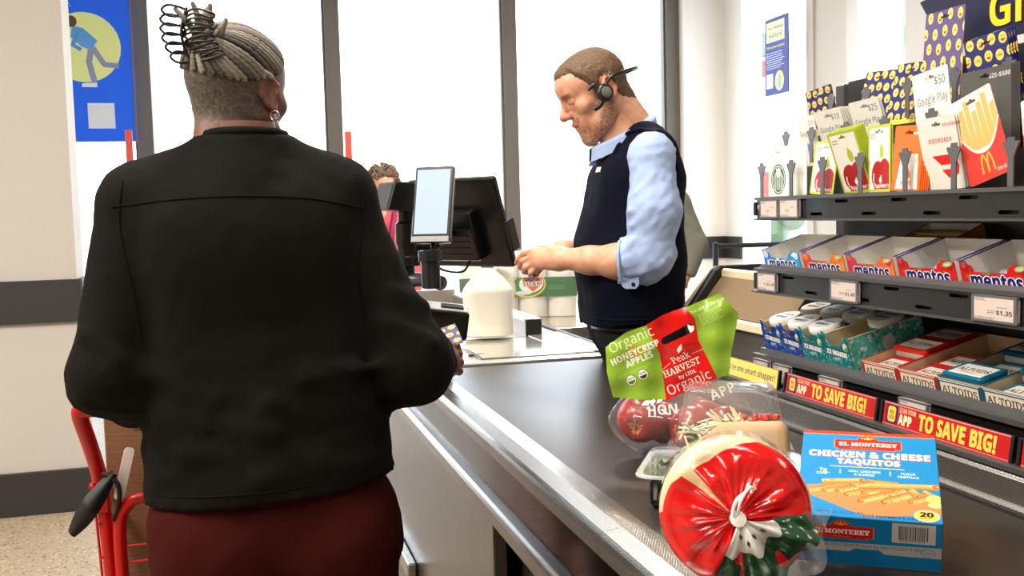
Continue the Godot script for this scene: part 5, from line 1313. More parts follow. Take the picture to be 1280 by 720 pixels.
# ---------------------------------------------------------------- people
# A head in its own axes: origin between the ears, +z out of the face, +y up, +x the person's left. Metres.
func head_field(o: Dictionary) -> Field:
	var f := Field.new(Vector3(-0.105, -0.15, -0.125), Vector3(0.105, 0.15, 0.15), 0.0032)
	var back: float = o.get("back", 0.1)
	f.ell(Vector3(0, 0.035, -0.008), Vector3(0.0765, o.get("top", 0.09), back), 0.02)
	f.ell(Vector3(0, 0.048, o.get("brow", 0.034)), Vector3(0.066, 0.056, 0.062), 0.03)
	f.ell(Vector3(0, -0.03, 0.036), Vector3(0.057, 0.075, 0.054), 0.03)
	var jw: float = o.get("jaw", 1.0)
	for s in [-1, 1]:
		f.cap(Vector3(s * 0.054 * jw, -0.04, 0.0), Vector3(s * 0.047 * jw, -0.072, 0.028), 0.018, 0.018, 0.03)
		f.cap(Vector3(s * 0.047 * jw, -0.072, 0.028), Vector3(s * 0.014, -0.098, 0.07), 0.018, 0.016, 0.025)
		f.ell(Vector3(s * 0.046, -0.012, 0.058), Vector3(0.021, 0.018, 0.02), 0.02)
	f.ell(Vector3(0, -0.094, 0.076), Vector3(0.022, 0.017, 0.017), 0.02)
	f.ell(Vector3(0, -0.052, 0.074), Vector3(0.033, 0.03, 0.022), 0.02)
	f.cap(Vector3(-0.036, 0.03, 0.079), Vector3(0.036, 0.03, 0.079), 0.011, 0.011, 0.016)
	f.cap(Vector3(0, 0.03, 0.088), Vector3(0, -0.012, 0.109), 0.0085, 0.011, 0.012)
	f.ell(Vector3(0, -0.017, 0.113), Vector3(0.0125, 0.011, 0.012), 0.01)
	for s in [-1, 1]:
		f.ell(Vector3(s * 0.0125, -0.02, 0.1), Vector3(0.009, 0.009, 0.011), 0.006)
		f.ell(Vector3(s * 0.032, 0.013, 0.096), Vector3(0.020, 0.0125, 0.014), 0.014, true)
		f.ell(Vector3(s * 0.031, 0.011, 0.076), Vector3(0.0135, 0.012, 0.0125), 0.004)
		f.cap(Vector3(s * 0.018, 0.013, 0.0865), Vector3(s * 0.044, 0.012, 0.079), 0.0045, 0.004, 0.004)   # lowered upper lid
		f.cap(Vector3(s * 0.018, -0.001, 0.085), Vector3(s * 0.042, -0.001, 0.078), 0.004, 0.004, 0.008)
		f.cap(Vector3(s * 0.006, -0.0255, 0.103), Vector3(s * 0.006, -0.024, 0.112), 0.003, 0.002, 0.003, Vector3.ZERO, true)
	f.cap(Vector3(-0.021, -0.0515, 0.086), Vector3(0, -0.0475, 0.0965), 0.0055, 0.0065, 0.006)
	f.cap(Vector3(0.021, -0.0515, 0.086), Vector3(0, -0.0475, 0.0965), 0.0055, 0.0065, 0.006)
	f.cap(Vector3(-0.016, -0.0605, 0.087), Vector3(0.016, -0.0605, 0.087), 0.0065, 0.0065, 0.006)
	f.cap(Vector3(-0.023, -0.0545, 0.09), Vector3(0, -0.0545, 0.1015), 0.0018, 0.0018, 0.003, Vector3.ZERO, true)
	f.cap(Vector3(0.023, -0.0545, 0.09), Vector3(0, -0.0545, 0.1015), 0.0018, 0.0018, 0.003, Vector3.ZERO, true)
	for s in [-1, 1]:   # ears: a bowl with a rolled rim, tilted back
		var e := Basis.from_euler(Vector3(-0.18, s * 0.42, 0))
		var c := Vector3(s * 0.0785, 0.0, -0.012)
		f.ell(c, Vector3(0.0065, 0.031, 0.0185), 0.006, false, e)
		f.ell(c + e * Vector3(s * 0.007, 0.004, 0.002), Vector3(0.0065, 0.020, 0.010), 0.004, true, e)
		var ring := [Vector3(0, -0.012, 0.016), Vector3(0, 0.012, 0.018), Vector3(0, 0.028, 0.008), Vector3(0, 0.030, -0.006), Vector3(0, 0.018, -0.018), Vector3(0, -0.004, -0.018), Vector3(0, -0.02, -0.009), Vector3(0, -0.031, 0.003)]
		for i in ring.size() - 1:
			f.cap(c + e * (ring[i] + Vector3(s * 0.003, 0, 0)), c + e * (ring[i + 1] + Vector3(s * 0.003, 0, 0)), 0.0042, 0.0042, 0.004)
		f.ell(c + e * Vector3(s * 0.001, -0.029, 0.004), Vector3(0.0055, 0.009, 0.008), 0.005)
		f.ell(c + e * Vector3(s * 0.003, -0.002, 0.015), Vector3(0.005, 0.007, 0.005), 0.005)
	f.cap(Vector3(0, -0.045, -0.03), Vector3(0, -0.15, -0.05), 0.054, 0.055, 0.03)
	return f

# A hand of five fingers: each finger is a chain of joints
func fingers(f: Field, chains: Array, r: float) -> void:
	for ch in chains:
		for i in ch.size() - 1:
			f.cap(ch[i], ch[i + 1], r * (1.0 - 0.07 * i), r * (0.94 - 0.07 * i), 0.004)

func lin(r: float, g: float, b: float) -> Color:
	return Color(r, g, b).srgb_to_linear()

func cloth(c: Color, amount := 0.35) -> StandardMaterial3D:
	var m := bumpy(mat(c, 0.9), T.weave, amount)
	tri(m, 14.0, false)
	m.rim_enabled = true
	m.rim = 0.08
	m.rim_tint = 0.8
	m.metallic_specular = 0.2
	return m

func seam(f: Field, pts: Array, dir: Vector3, r := 0.0016) -> ArrayMesh:   # a stitched ridge laid on the surface
	var out := []
	for p in curve(pts, 10):
		out.append(f.hit(p, dir))
	return mb().tube(out, r, 6).done()

func noise(freq: float, sd: int) -> FastNoiseLite:
	var n := FastNoiseLite.new()
	n.seed = sd
	n.noise_type = FastNoiseLite.TYPE_SIMPLEX_SMOOTH
	n.frequency = freq
	n.fractal_octaves = 2
	return n

func customer() -> void:
	var o := thing("person", "woman in a black fleece top and maroon trousers seen from behind, grey braided hair", "person", Vector3(0.021, 0, -1.891), -0.6)
	# ---- fleece top
	var f := Field.new(Vector3(-0.40, 0.80, -0.36), Vector3(0.48, 1.6, 0.22), 0.0105)
	f.cap(Vector3(-0.082, 0.84, 0), Vector3(-0.095, 1.36, 0.0), 0.124, 0.105, 0.03)
	f.cap(Vector3(0.122, 0.84, 0), Vector3(0.10, 1.36, 0.0), 0.134, 0.105, 0.03)
	f.cap(Vector3(0.02, 0.84, -0.005), Vector3(0.0, 1.40, -0.01), 0.158, 0.11, 0.04)
	f.ell(Vector3(0.0, 1.33, 0.02), Vector3(0.195, 0.15, 0.115), 0.05)
	f.cap(Vector3(-0.17, 1.415, 0), Vector3(0.15, 1.42, 0), 0.06, 0.06, 0.05)
	f.cap(Vector3(-0.045, 1.492, 0.005), Vector3(-0.19, 1.425, 0), 0.042, 0.05, 0.04)
	f.cap(Vector3(0.045, 1.492, 0.005), Vector3(0.165, 1.43, 0), 0.042, 0.05, 0.04)
	f.cap(Vector3(0.0, 1.46, 0.012), Vector3(0.0, 1.54, 0.0), 0.082, 0.0735, 0.035)
	# arms: the elbows hang back and out, the forearms reach forward
	f.cap(Vector3(-0.195, 1.405, 0.0), Vector3(-0.243, 1.12, 0.03), 0.062, 0.068, 0.03)
	f.cap(Vector3(-0.243, 1.112, 0.03), Vector3(-0.235, 1.03, -0.19), 0.071, 0.052, 0.02)
	f.cap(Vector3(-0.235, 1.03, -0.19), Vector3(-0.215, 1.02, -0.27), 0.052, 0.044, 0.015)
	f.cap(Vector3(-0.262, 1.10, 0.025), Vector3(-0.20, 1.075, 0.0), 0.052, 0.05, 0.03)
	f.cap(Vector3(0.172, 1.41, 0.0), Vector3(0.208, 1.28, 0.02), 0.060, 0.060, 0.03)
	f.cap(Vector3(0.208, 1.28, 0.02), Vector3(0.278, 1.12, 0.05), 0.060, 0.072, 0.03)
	f.cap(Vector3(0.280, 1.105, 0.05), Vector3(0.345, 1.085, -0.15), 0.077, 0.056, 0.02)
	f.cap(Vector3(0.345, 1.085, -0.15), Vector3(0.377, 1.068, -0.21), 0.055, 0.046, 0.015)
	f.cap(Vector3(0.295, 1.085, 0.04), Vector3(0.27, 1.07, 0.0), 0.058, 0.06, 0.03)
	# soft folds: across the lower back, at the elbows, below the arms
	for q in [[-0.16, 1.045, 0.03, 1.015, 0.011], [0.02, 1.06, 0.21, 1.02, 0.012], [-0.12, 0.985, 0.10, 0.965, 0.010], [0.08, 1.10, 0.23, 1.115, 0.010], [-0.175, 1.12, -0.07, 1.07, 0.009], [0.0, 0.935, 0.2, 0.945, 0.009]]:
		var a := f.hit(Vector3(q[0], q[1], 0.21), Vector3(0, 0, -1))
		var b := f.hit(Vector3(q[2], q[3], 0.21), Vector3(0, 0, -1))
		f.cap(a - Vector3(0, 0, 0.004), b - Vector3(0, 0, 0.004), q[4], q[4] * 0.6, 0.03)
	for q in [[-0.28, 1.19, -0.22, 1.15], [0.23, 1.19, 0.31, 1.15], [0.25, 1.24, 0.31, 1.21], [0.24, 1.06, 0.33, 1.03], [-0.29, 1.08, -0.2, 1.06]]:
		var a := f.hit(Vector3(q[0], q[1], 0.21), Vector3(0, 0, -1))
		var b := f.hit(Vector3(q[2], q[3], 0.21), Vector3(0, 0, -1))
		f.cap(a, b, 0.007, 0.007, 0.022)
	var nz := noise(9.0, 3)
	var rg := noise(9.0, 61)
	rg.fractal_type = FastNoiseLite.FRACTAL_RIDGED
	f.each(0.03, func(p: Vector3, d: float) -> float:
		var low := clampf((1.25 - p.y) * 4.0, 0.15, 1.0)
		return d + 0.004 * low * rg.get_noise_3d(p.x * 0.7 + p.y * 0.3, p.y * 1.4, p.z * 0.7) + 0.0035 * low * nz.get_noise_3d(p.x * 0.6, p.y * 1.8, p.z) + 0.002 * nz.get_noise_3d(p.x * 2.5, p.y * 3.0 + 7.0, p.z * 2.5))
	f.cut(Vector3(0, 0.885, 0), Vector3(0.06, -1, 0).normalized())
	f.cut(Vector3(0, 1.530, 0), Vector3(0, 1, 0))
	f.cut(Vector3(0.385, 1.068, -0.215), Vector3(0.45, -0.1, -0.85).normalized())
	var black := Color(0.080, 0.074, 0.067)
	var cm := cloth(black, 0.5)
	var top := part("fleece_top", f.mesh(), cm, o)
	top.set_meta("label", "black fleece long sleeved top")
	var sm := cloth(Color(0.06, 0.056, 0.051), 0.3)
	part("yoke_seam", seam(f, [Vector3(-0.225, 1.405, 0.3), Vector3(-0.12, 1.415, 0.3), Vector3(-0.02, 1.418, 0.3), Vector3(0.1, 1.412, 0.3), Vector3(0.205, 1.392, 0.3)], Vector3(0, 0, -1), 0.002), sm, top)
	part("armhole_seam", seam(f, [Vector3(0.19, 1.455, 0.3), Vector3(0.198, 1.38, 0.3), Vector3(0.185, 1.28, 0.3), Vector3(0.195, 1.19, 0.3)], Vector3(0, 0, -1), 0.002), sm, top)
	part("armhole_seam", seam(f, [Vector3(-0.205, 1.45, 0.3), Vector3(-0.212, 1.37, 0.3), Vector3(-0.195, 1.26, 0.3), Vector3(-0.185, 1.17, 0.3)], Vector3(0, 0, -1), 0.002), sm, top)
	part("hem_seam", seam(f, [Vector3(-0.18, 0.905, 0.3), Vector3(-0.05, 0.908, 0.3), Vector3(0.08, 0.913, 0.3), Vector3(0.23, 0.925, 0.3)], Vector3(0, 0, -1), 0.0018), sm, top)
	var ring := []
	for i in 28:
		var a := TAU * i / 28
		ring.append(Vector3(cos(a) * 0.071, 1.528 + 0.004 * sin(a), 0.0 + sin(a) * 0.070))
	part("collar", mb().tube(ring, 0.0085, 8, true).done(), cm, top)
	# ---- trousers
	var t := Field.new(Vector3(-0.27, 0.02, -0.2), Vector3(0.32, 0.97, 0.2), 0.0125)
	t.cap(Vector3(-0.06, 0.90, -0.01), Vector3(0.10, 0.90, -0.01), 0.10, 0.108, 0.04)
	t.cap(Vector3(-0.085, 0.82, 0.01), Vector3(0.135, 0.81, 0.01), 0.118, 0.122, 0.04)
	t.ell(Vector3(-0.065, 0.775, 0.05), Vector3(0.105, 0.10, 0.092), 0.03)
	t.ell(Vector3(0.125, 0.77, 0.05), Vector3(0.108, 0.10, 0.092), 0.03)
	for s in [[-0.095, -0.105], [0.15, 0.155]]:
		t.cap(Vector3(s[0], 0.76, 0.01), Vector3(s[1], 0.45, 0.0), 0.103, 0.078, 0.03)
		t.cap(Vector3(s[1], 0.45, 0.0), Vector3(s[1], 0.07, 0.01), 0.078, 0.066, 0.02)
	t.cap(Vector3(0.03, 0.90, 0.17), Vector3(0.03, 0.70, 0.165), 0.008, 0.012, 0.03, Vector3.ZERO, true)
	t.each(0.03, func(p: Vector3, d: float) -> float: return d + 0.004 * nz.get_noise_3d(p.x * 1.5, p.y * 1.5, p.z * 1.5 + 4.0))
	t.cut(Vector3(0, 0.06, 0), Vector3(0, -1, 0))
	var mm := bumpy(mat(Color(0.22, 0.055, 0.042), 0.85), T.weave, 0.5)
	tri(mm, 10.0, false)
	mm.rim_enabled = true
	mm.rim = 0.12
	mm.rim_tint = 1.0
	mm.metallic_specular = 0.2
	part("trousers", t.mesh(), mm, o).set_meta("label", "maroon corduroy trousers")
	for x in [-0.105, 0.155]:
		part("shoe", mb(Transform3D(Basis(), Vector3(x, 0.0, -0.03))).surf(24, 14, func(u: float, w: float) -> Vector3:
			var a := TAU * u
			var e := sin(PI * w * 0.5 + 0.0)
			return Vector3(cos(a) * 0.048 * (1.0 - pow(w, 3.0)), 0.01 + 0.08 * w * (0.6 + 0.4 * sin(a)), sin(a) * 0.135 * (1.0 - pow(w, 3.0)) - 0.02)).done(), M.black, o)
	# ---- body: head, neck, hands in one surface with the covered rest
	var skin := lin(0.42, 0.27, 0.215)
	var hair_c := lin(0.27, 0.225, 0.20)
	var grey := lin(0.55, 0.52, 0.48)
	var hf := head_field({"back": 0.102, "jaw": 1.06})
	var zf := Vector3(0.57, -0.06, -0.82).normalized()
	var xf := Vector3.UP.cross(zf).normalized()
	var HT := Transform3D(Basis(xf, zf.cross(xf), zf), Vector3(-0.012, 1.603, -0.042))
	var n2 := noise(260.0, 12)
	var hm := hf.mesh(func(p: Vector3, _n: Vector3) -> Color:
		# short hair at the nape and round the ears, flecked with grey; bare skin below and in front
		var line := -0.055 if p.z < -0.03 else lerpf(-0.055, 0.03, smoothstep(-0.03, 0.0, p.z))
		if p.z > 0.03:
			line = lerpf(0.03, 0.085, smoothstep(0.03, 0.085, p.z))
		var g := n2.get_noise_3d(p.x, p.y * 0.5, p.z)
		if absf(p.x) > 0.0745 and p.z > -0.035 and p.z < 0.012 and p.y < 0.034:
			return skin
		if p.y + g * 0.018 > line:
			return hair_c.lerp(grey, clampf(0.12 + g * 0.5, 0.0, 0.5))
		if p.y < -0.04 and p.z > 0.08 and p.y > -0.068 and absf(p.x) < 0.025:
			return skin.lerp(lin(0.45, 0.2, 0.2), 0.5)
		return skin.lerp(skin * 0.8, clampf(0.5 + g, 0.0, 1.0) * 0.4), HT)
	var bd := Field.new(Vector3(-0.30, 0.04, -0.34), Vector3(0.45, 1.56, 0.14), 0.016)
	bd.cap(Vector3(-0.008, 1.575, -0.012), Vector3(0, 1.45, 0.003), 0.060, 0.068, 0.03)
	bd.cap(Vector3(-0.14, 1.40, 0), Vector3(0.13, 1.40, 0), 0.05, 0.05, 0.04)
	bd.cap(Vector3(0, 1.38, 0), Vector3(0.01, 0.88, 0), 0.095, 0.10, 0.04)
	bd.cap(Vector3(-0.19, 1.395, 0), Vector3(-0.242, 1.115, 0.02), 0.042, 0.04, 0.02)
	bd.cap(Vector3(-0.242, 1.115, 0.02), Vector3(-0.217, 1.022, -0.27), 0.042, 0.03, 0.02)
	bd.cap(Vector3(0.17, 1.40, 0), Vector3(0.275, 1.115, 0.04), 0.042, 0.042, 0.02)
	bd.cap(Vector3(0.275, 1.115, 0.04), Vector3(0.372, 1.07, -0.2), 0.042, 0.03, 0.02)
	for s in [-0.1, 0.15]:
		bd.cap(Vector3(s * 0.8, 0.84, 0), Vector3(s, 0.45, 0), 0.085, 0.06, 0.02)
		bd.cap(Vector3(s, 0.45, 0), Vector3(s, 0.08, 0), 0.06, 0.045, 0.02)
	var flat := func(_p: Vector3, _n: Vector3) -> Color: return skin
	var hr := Field.new(Vector3(0.33, 0.98, -0.36), Vector3(0.47, 1.13, -0.16), 0.003)
	hr.cap(Vector3(0.370, 1.07, -0.19), Vector3(0.392, 1.062, -0.25), 0.029, 0.031, 0.01)
	hr.cap(Vector3(0.384, 1.080, -0.25), Vector3(0.396, 1.088, -0.30), 0.020, 0.014, 0.02)
	hr.cap(Vector3(0.396, 1.045, -0.245), Vector3(0.408, 1.055, -0.292), 0.022, 0.014, 0.02)
	fingers(hr, [[Vector3(0.407, 1.082, -0.292), Vector3(0.428, 1.082, -0.315), Vector3(0.428, 1.096, -0.330), Vector3(0.418, 1.104, -0.335)], [Vector3(0.412, 1.068, -0.288), Vector3(0.434, 1.064, -0.312), Vector3(0.432, 1.080, -0.328), Vector3(0.420, 1.088, -0.332)], [Vector3(0.414, 1.053, -0.280), Vector3(0.434, 1.046, -0.302), Vector3(0.431, 1.060, -0.318), Vector3(0.419, 1.070, -0.322)], [Vector3(0.411, 1.038, -0.27), Vector3(0.428, 1.028, -0.288), Vector3(0.425, 1.038, -0.303), Vector3(0.415, 1.048, -0.306)], [Vector3(0.376, 1.082, -0.24), Vector3(0.374, 1.105, -0.275), Vector3(0.392, 1.110, -0.305)]], 0.0098)
	var hl := Field.new(Vector3(-0.32, 0.95, -0.40), Vector3(-0.13, 1.09, -0.24), 0.003)
	hl.cap(Vector3(-0.217, 1.022, -0.26), Vector3(-0.214, 1.025, -0.30), 0.029, 0.032, 0.01)
	hl.cap(Vector3(-0.235, 1.024, -0.305), Vector3(-0.238, 1.036, -0.345), 0.019, 0.013, 0.02)
	hl.cap(Vector3(-0.198, 1.024, -0.305), Vector3(-0.194, 1.036, -0.345), 0.019, 0.013, 0.02)
	var lc := []
	for k in 4:
		var x := -0.248 + k * 0.0205
		lc.append([Vector3(x, 1.037, -0.345), Vector3(x - 0.001, 1.030, -0.376), Vector3(x, 1.004, -0.386), Vector3(x, 0.989, -0.370)])
	lc.append([Vector3(-0.19, 1.02, -0.30), Vector3(-0.172, 1.010, -0.332), Vector3(-0.176, 0.990, -0.350)])
	fingers(hl, lc, 0.0098)
	part("body", joined([hm, bd.mesh(flat), hr.mesh(flat, Transform3D(Basis(), Vector3(0.011, 0, 0))), hl.mesh(flat)]), vmat(0.5), o).set_meta("label", "head, neck and hands of dark brown skin")
	# ---- braids swept over the crown to the clip at the upper left
	var gm := [bumpy(mat(Color(0.50, 0.47, 0.43), 0.75), T.fine, 0.4), bumpy(mat(Color(0.27, 0.245, 0.225), 0.75), T.fine, 0.4), bumpy(mat(Color(0.40, 0.37, 0.335), 0.75), T.fine, 0.4)]
	var inv := HT.affine_inverse()
	var C := Vector3(-0.012, 1.635, -0.040)
	var on := func(d: Vector3) -> Vector3:
		var q := C + d.normalized() * 0.16
		return HT * hf.hit(inv * q, inv.basis * (-d.normalized()), 0.2)
	var E := Vector3(-0.50, 0.56, 0.60)
	var starts := [Vector3(-0.25, 0.85, -0.60), Vector3(0.0, 0.9, -0.60), Vector3(0.22, 0.9, -0.5), Vector3(0.42, 0.86, -0.40), Vector3(0.58, 0.78, -0.30), Vector3(0.72, 0.68, -0.2), Vector3(0.84, 0.56, -0.12), Vector3(0.92, 0.42, -0.04), Vector3(0.97, 0.27, 0.05), Vector3(0.95, 0.14, 0.2), Vector3(0.88, 0.03, 0.42), Vector3(0.72, -0.06, 0.66), Vector3(0.5, -0.12, 0.85), Vector3(0.22, -0.16, 0.98), Vector3(-0.05, -0.12, 1.0), Vector3(-0.32, -0.06, 0.94), Vector3(-0.62, 0.02, 0.76), Vector3(-0.85, 0.12, 0.42), Vector3(-0.92, 0.3, 0.05), Vector3(-0.85, 0.5, -0.25), Vector3(-0.6, 0.7, -0.5)]
	var more := []
	for i in starts.size():
		more.append(starts[i])
		more.append((starts[i] + starts[(i + 1) % starts.size()]) * 0.5)
	starts = more
	for i in starts.size():
		var pts := []
		var rad := []
		for k in 34:
			var q := k / 33.0
			var d: Vector3 = starts[i].normalized().slerp(E.normalized() + Vector3(0.05, 0.12, 0.0) * (0.5 - i / 40.0), q * 0.95)
			d = (d + Vector3(0.0, 0.16, 0.06) * sin(PI * q) * (0.6 if i < 22 else 0.0)).normalized()
			var p: Vector3 = on.call(d)
			var side := d.cross(Vector3(0.3, 1, 0.2)).normalized()
			pts.append(p + d * (0.002 + 0.004 * q) + side * 0.0016 * sin(k * 1.9))
			rad.append((0.0060 - 0.0016 * q) * (0.82 + 0.2 * absf(sin(k * 1.1))) * (0.5 if k < 1 else 1.0))
		part("braid", mb().tube(pts, rad, 8).done(), gm[(i * 2 + i / 3) % 3], o)
	# gathered knot, loose ends and one hanging braid
	var kn: Vector3 = on.call(E)
	for i in 11:
		var r := RandomNumberGenerator.new()
		r.seed = 40 + i
		var d := Vector3(r.randf_range(-0.75, 0.55), r.randf_range(0.2, 1.0), r.randf_range(-0.2, 0.6)).normalized()
		var a := kn + Vector3(r.randf_range(-0.01, 0.03), r.randf_range(-0.02, 0.02), 0)
		part("loose_end", mb().tube(curve([a, a + d * 0.024 + Vector3(0, 0, 0.01), a + d * 0.04 + Vector3(r.randf_range(-0.012, 0.012), 0.01, 0.004)], 6), [0.0065, 0.0066, 0.006, 0.0062, 0.0058, 0.006, 0.0054, 0.0056, 0.005, 0.005, 0.0045, 0.0042, 0.003], 7).done(), gm[i % 3], o)
	var hang := []
	var hrad := []
	var hp := curve([kn + Vector3(0.012, -0.004, 0.02), kn + Vector3(0.030, -0.022, 0.026), kn + Vector3(0.041, -0.045, 0.026), kn + Vector3(0.052, -0.066, 0.023)], 9)
	for k in hp.size():
		hang.append(hp[k] + Vector3(0.0016 * sin(k * 2.0), 0, 0))
		hrad.append(0.0072 * (0.85 + 0.18 * absf(sin(k))) * (1.0 - 0.25 * k / hp.size()))
	part("hanging_braid", mb().tube(hang, hrad, 8).done(), gm[0], o)
	# ---- hair clip of black wire loops, and hoop earring
	var clip := thing("hair_clip", "black wire hair clip of looped combs holding the grey braids", "hair clip")
	clip.transform = o.transform
	var wire := mat(Color(0.075, 0.075, 0.055), 0.35)
	for i in 6:
		var y := 1.742 - i * 0.0158
		var x := -0.098 - 0.013 * sin(PI * (i + 0.8) / 6.5) + i * 0.002
		var z := 0.03
		part("loop", mb().tube(curve([Vector3(x + 0.012, y - 0.007, z), Vector3(x - 0.014, y - 0.010, z + 0.006), Vector3(x - 0.026, y, z + 0.008), Vector3(x - 0.014, y + 0.009, z + 0.006), Vector3(x + 0.012, y + 0.003, z)], 6, true), 0.0024, 7, true).done(), wire, clip)
		var e := Vector3(x + 0.062, y - 0.012 + i * 0.003, 0.064)
		part("prong", mb().tube(curve([Vector3(x + 0.012, y - 0.004, z + 0.002), Vector3(x + 0.03, y - 0.001, z + 0.030), e + Vector3(-0.008, 0.004, 0.004), e, e + Vector3(-0.006, -0.0055, 0.004), Vector3(x + 0.03, y - 0.009, z + 0.030), Vector3(x + 0.013, y - 0.010, z + 0.002)], 6), 0.0023, 7).done(), wire, clip)
	part("spine", mb().tube(curve([Vector3(-0.088, 1.748, 0.031), Vector3(-0.098, 1.71, 0.035), Vector3(-0.094, 1.675, 0.035), Vector3(-0.082, 1.652, 0.033)], 8), 0.0028, 8).done(), wire, clip)
	var er := thing("earring", "small silver hoop earring in the customer's right ear", "earring")
	er.transform = o.transform
	var lobe := HT * Vector3(-0.090, -0.041, -0.012)
	var hoop := []
	for i in 24:
		var a := TAU * i / 24
		hoop.append(lobe + Vector3(cos(a) * 0.0075, sin(a) * 0.0085, 0.004 * cos(a)))
	part("hoop", mb().tube(hoop, 0.0012, 7, true).done(), mat(Color(0.85, 0.83, 0.8), 0.15, 1.0), er)
	# ---- the gift card pack in her right hand
	var gc := thing("gift_card", "violet gift card with yellow smileys held in the customer's right hand", "gift card")
	gc.transform = o.transform * rot(-38, -12, 20, Vector3(0.413, 1.1, -0.318))
	part("card", mb().box(Vector3.ZERO, Vector3(0.075, 0.055, 0.0016), 0.0006).quad(Vector3(-0.037, -0.027, 0.001), Vector3(0.037, -0.027, 0.001), Vector3(0.037, 0.027, 0.001), Vector3(-0.037, 0.027, 0.001)).done(), pmat(smile_tex(Color(0.22, 0.2, 0.5), 3, 3, false), 0.4), gc)

func cashier() -> void:
	var yaw := -22.1
	var o := thing("person", "cashier in a navy knitted vest and light blue shirt looking down at his hands", "person", Vector3(1.081, 0, -2.661), yaw)
	var Lf := Vector3(0.26, 0, 0.966)          # his left
	var Fw := Vector3(-0.966, 0, 0.26)         # his front
	var TB := Basis(Lf, Vector3.UP, Fw)
	# ---- vest
	var f := Field.new(Vector3(-0.26, 1.02, -0.3), Vector3(0.24, 1.64, 0.3), 0.0105)
	for s in [-0.075, 0.0, 0.075]:
		f.cap(Lf * s + Vector3(-0.010, 1.0, 0), Lf * s + Vector3(-0.012, 1.24, 0), 0.130, 0.135, 0.03)
		f.cap(Lf * s + Vector3(-0.012, 1.24, 0), Lf * s + Vector3(0.005, 1.44, 0), 0.135, 0.118, 0.03)
	f.ell(Vector3(0.028, 1.47, 0), Vector3(0.175, 0.11, 0.095), 0.05, false, TB)
	f.cap(Lf * -0.145 + Vector3(0.035, 1.54, 0), Lf * 0.145 + Vector3(0.035, 1.54, 0), 0.048, 0.048, 0.05)
	f.cap(Lf * -0.07 + Vector3(0.02, 1.575, 0), Lf * 0.07 + Vector3(0.02, 1.575, 0), 0.045, 0.045, 0.04)
	f.ell(Vector3(-0.035, 1.26, 0), Vector3(0.15, 0.16, 0.125), 0.04, false, TB)
	var nz := noise(8.0, 31)
	f.each(0.03, func(p: Vector3, d: float) -> float: return d + 0.004 * nz.get_noise_3d(p.x, p.y * 1.6, p.z))
	f.cap(Vector3(-0.06, 1.62, 0.0), Vector3(-0.165, 1.49, 0.04), 0.062, 0.012, 0.012, Vector3.ZERO, true)   # neck opening
	f.cut(Vector3(0, 1.066, 0), Vector3(0.1, -1, 0).normalized())
	for s in [-1, 1]:
		f.cap(Lf * s * 0.25 + Vector3(0.02, 1.555, 0), Lf * s * 0.25 + Vector3(0.02, 1.42, 0), 0.078, 0.066, 0.012, Vector3.ZERO, true)   # armholes
	var navy := cloth(Color(0.04, 0.05, 0.105), 0.5)
	var vest := part("vest", f.mesh(), navy, o)
	vest.set_meta("label", "navy blue knitted sleeveless vest")
	var rim := []
	for p in [Vector3(-0.044, 1.53, 0.3), Vector3(-0.01, 1.582, 0.3), Vector3(0.045, 1.585, 0.3), Vector3(0.092, 1.53, 0.3), Vector3(0.112, 1.45, 0.3), Vector3(0.11, 1.36, 0.3)]:
		rim.append(p)
	part("armhole_rib", seam(f, rim, Vector3(0, 0, -1), 0.0075), navy, vest)
	part("hem_rib", seam(f, [Vector3(-0.13, 1.085, 0.3), Vector3(-0.08, 1.083, 0.3), Vector3(0.02, 1.085, 0.3), Vector3(0.12, 1.092, 0.3)], Vector3(0, 0, -1), 0.003), navy, vest)
	var lg := f.hit(Vector3(-0.088, 1.488, 0.3), Vector3(0, 0, -1))
	var gd := f.grad(lg)
	var xa := Vector3.UP.cross(gd).normalized()
	part("chest_lettering", mb().text("LIDL", F.bold, 0.02, Transform3D(Basis(xa, gd.cross(xa), gd), lg + gd * 0.002), 0.002).done(), mat(Color(0.9, 0.9, 0.9), 0.6), vest)
	# ---- shirt: near sleeve with rolled cuff, far sleeve, collar
	var s := Field.new(Vector3(-0.16, 1.10, -0.32), Vector3(0.20, 1.62, 0.34), 0.0075)
	s.ell(Lf * 0.16 + Vector3(0.012, 1.525, 0), Vector3(0.062, 0.06, 0.06), 0.03)
	s.cap(Lf * 0.175 + Vector3(0.008, 1.50, 0), Vector3(0.058, 1.37, 0.200), 0.060, 0.068, 0.03)
	s.cap(Vector3(0.058, 1.37, 0.200), Vector3(0.045, 1.26, 0.212), 0.068, 0.060, 0.03)
	s.cap(Vector3(0.052, 1.250, 0.210), Vector3(-0.004, 1.242, 0.208), 0.056, 0.056, 0.02)
	s.cap(Vector3(0.072, 1.262, 0.208), Vector3(0.034, 1.212, 0.210), 0.038, 0.038, 0.02)
	s.cap(Vector3(-0.008, 1.242, 0.208), Vector3(-0.024, 1.243, 0.203), 0.060, 0.061, 0.006)
	s.cap(Vector3(-0.014, 1.202, 0.214), Vector3(-0.008, 1.186, 0.220), 0.030, 0.020, 0.012)
	for q in [[-0.005, 1.30, 0.095, 1.25], [-0.01, 1.28, 0.07, 1.22], [-0.005, 1.295, 0.10, 1.285], [0.02, 1.21, 0.075, 1.24], [-0.005, 1.375, 0.11, 1.35], [0.01, 1.42, 0.10, 1.45], [0.0, 1.335, 0.11, 1.315]]:
		var a := s.hit(Vector3(q[0], q[1], 0.33), Vector3(0, 0, -1))
		var b := s.hit(Vector3(q[2], q[3], 0.33), Vector3(0, 0, -1))
		s.cap(a - Vector3(0, 0, 0.002), b - Vector3(0, 0, 0.002), 0.006, 0.005, 0.014)
	s.cap(Lf * -0.185 + Vector3(0.042, 1.50, 0), Vector3(-0.005, 1.25, -0.22), 0.066, 0.062, 0.03)
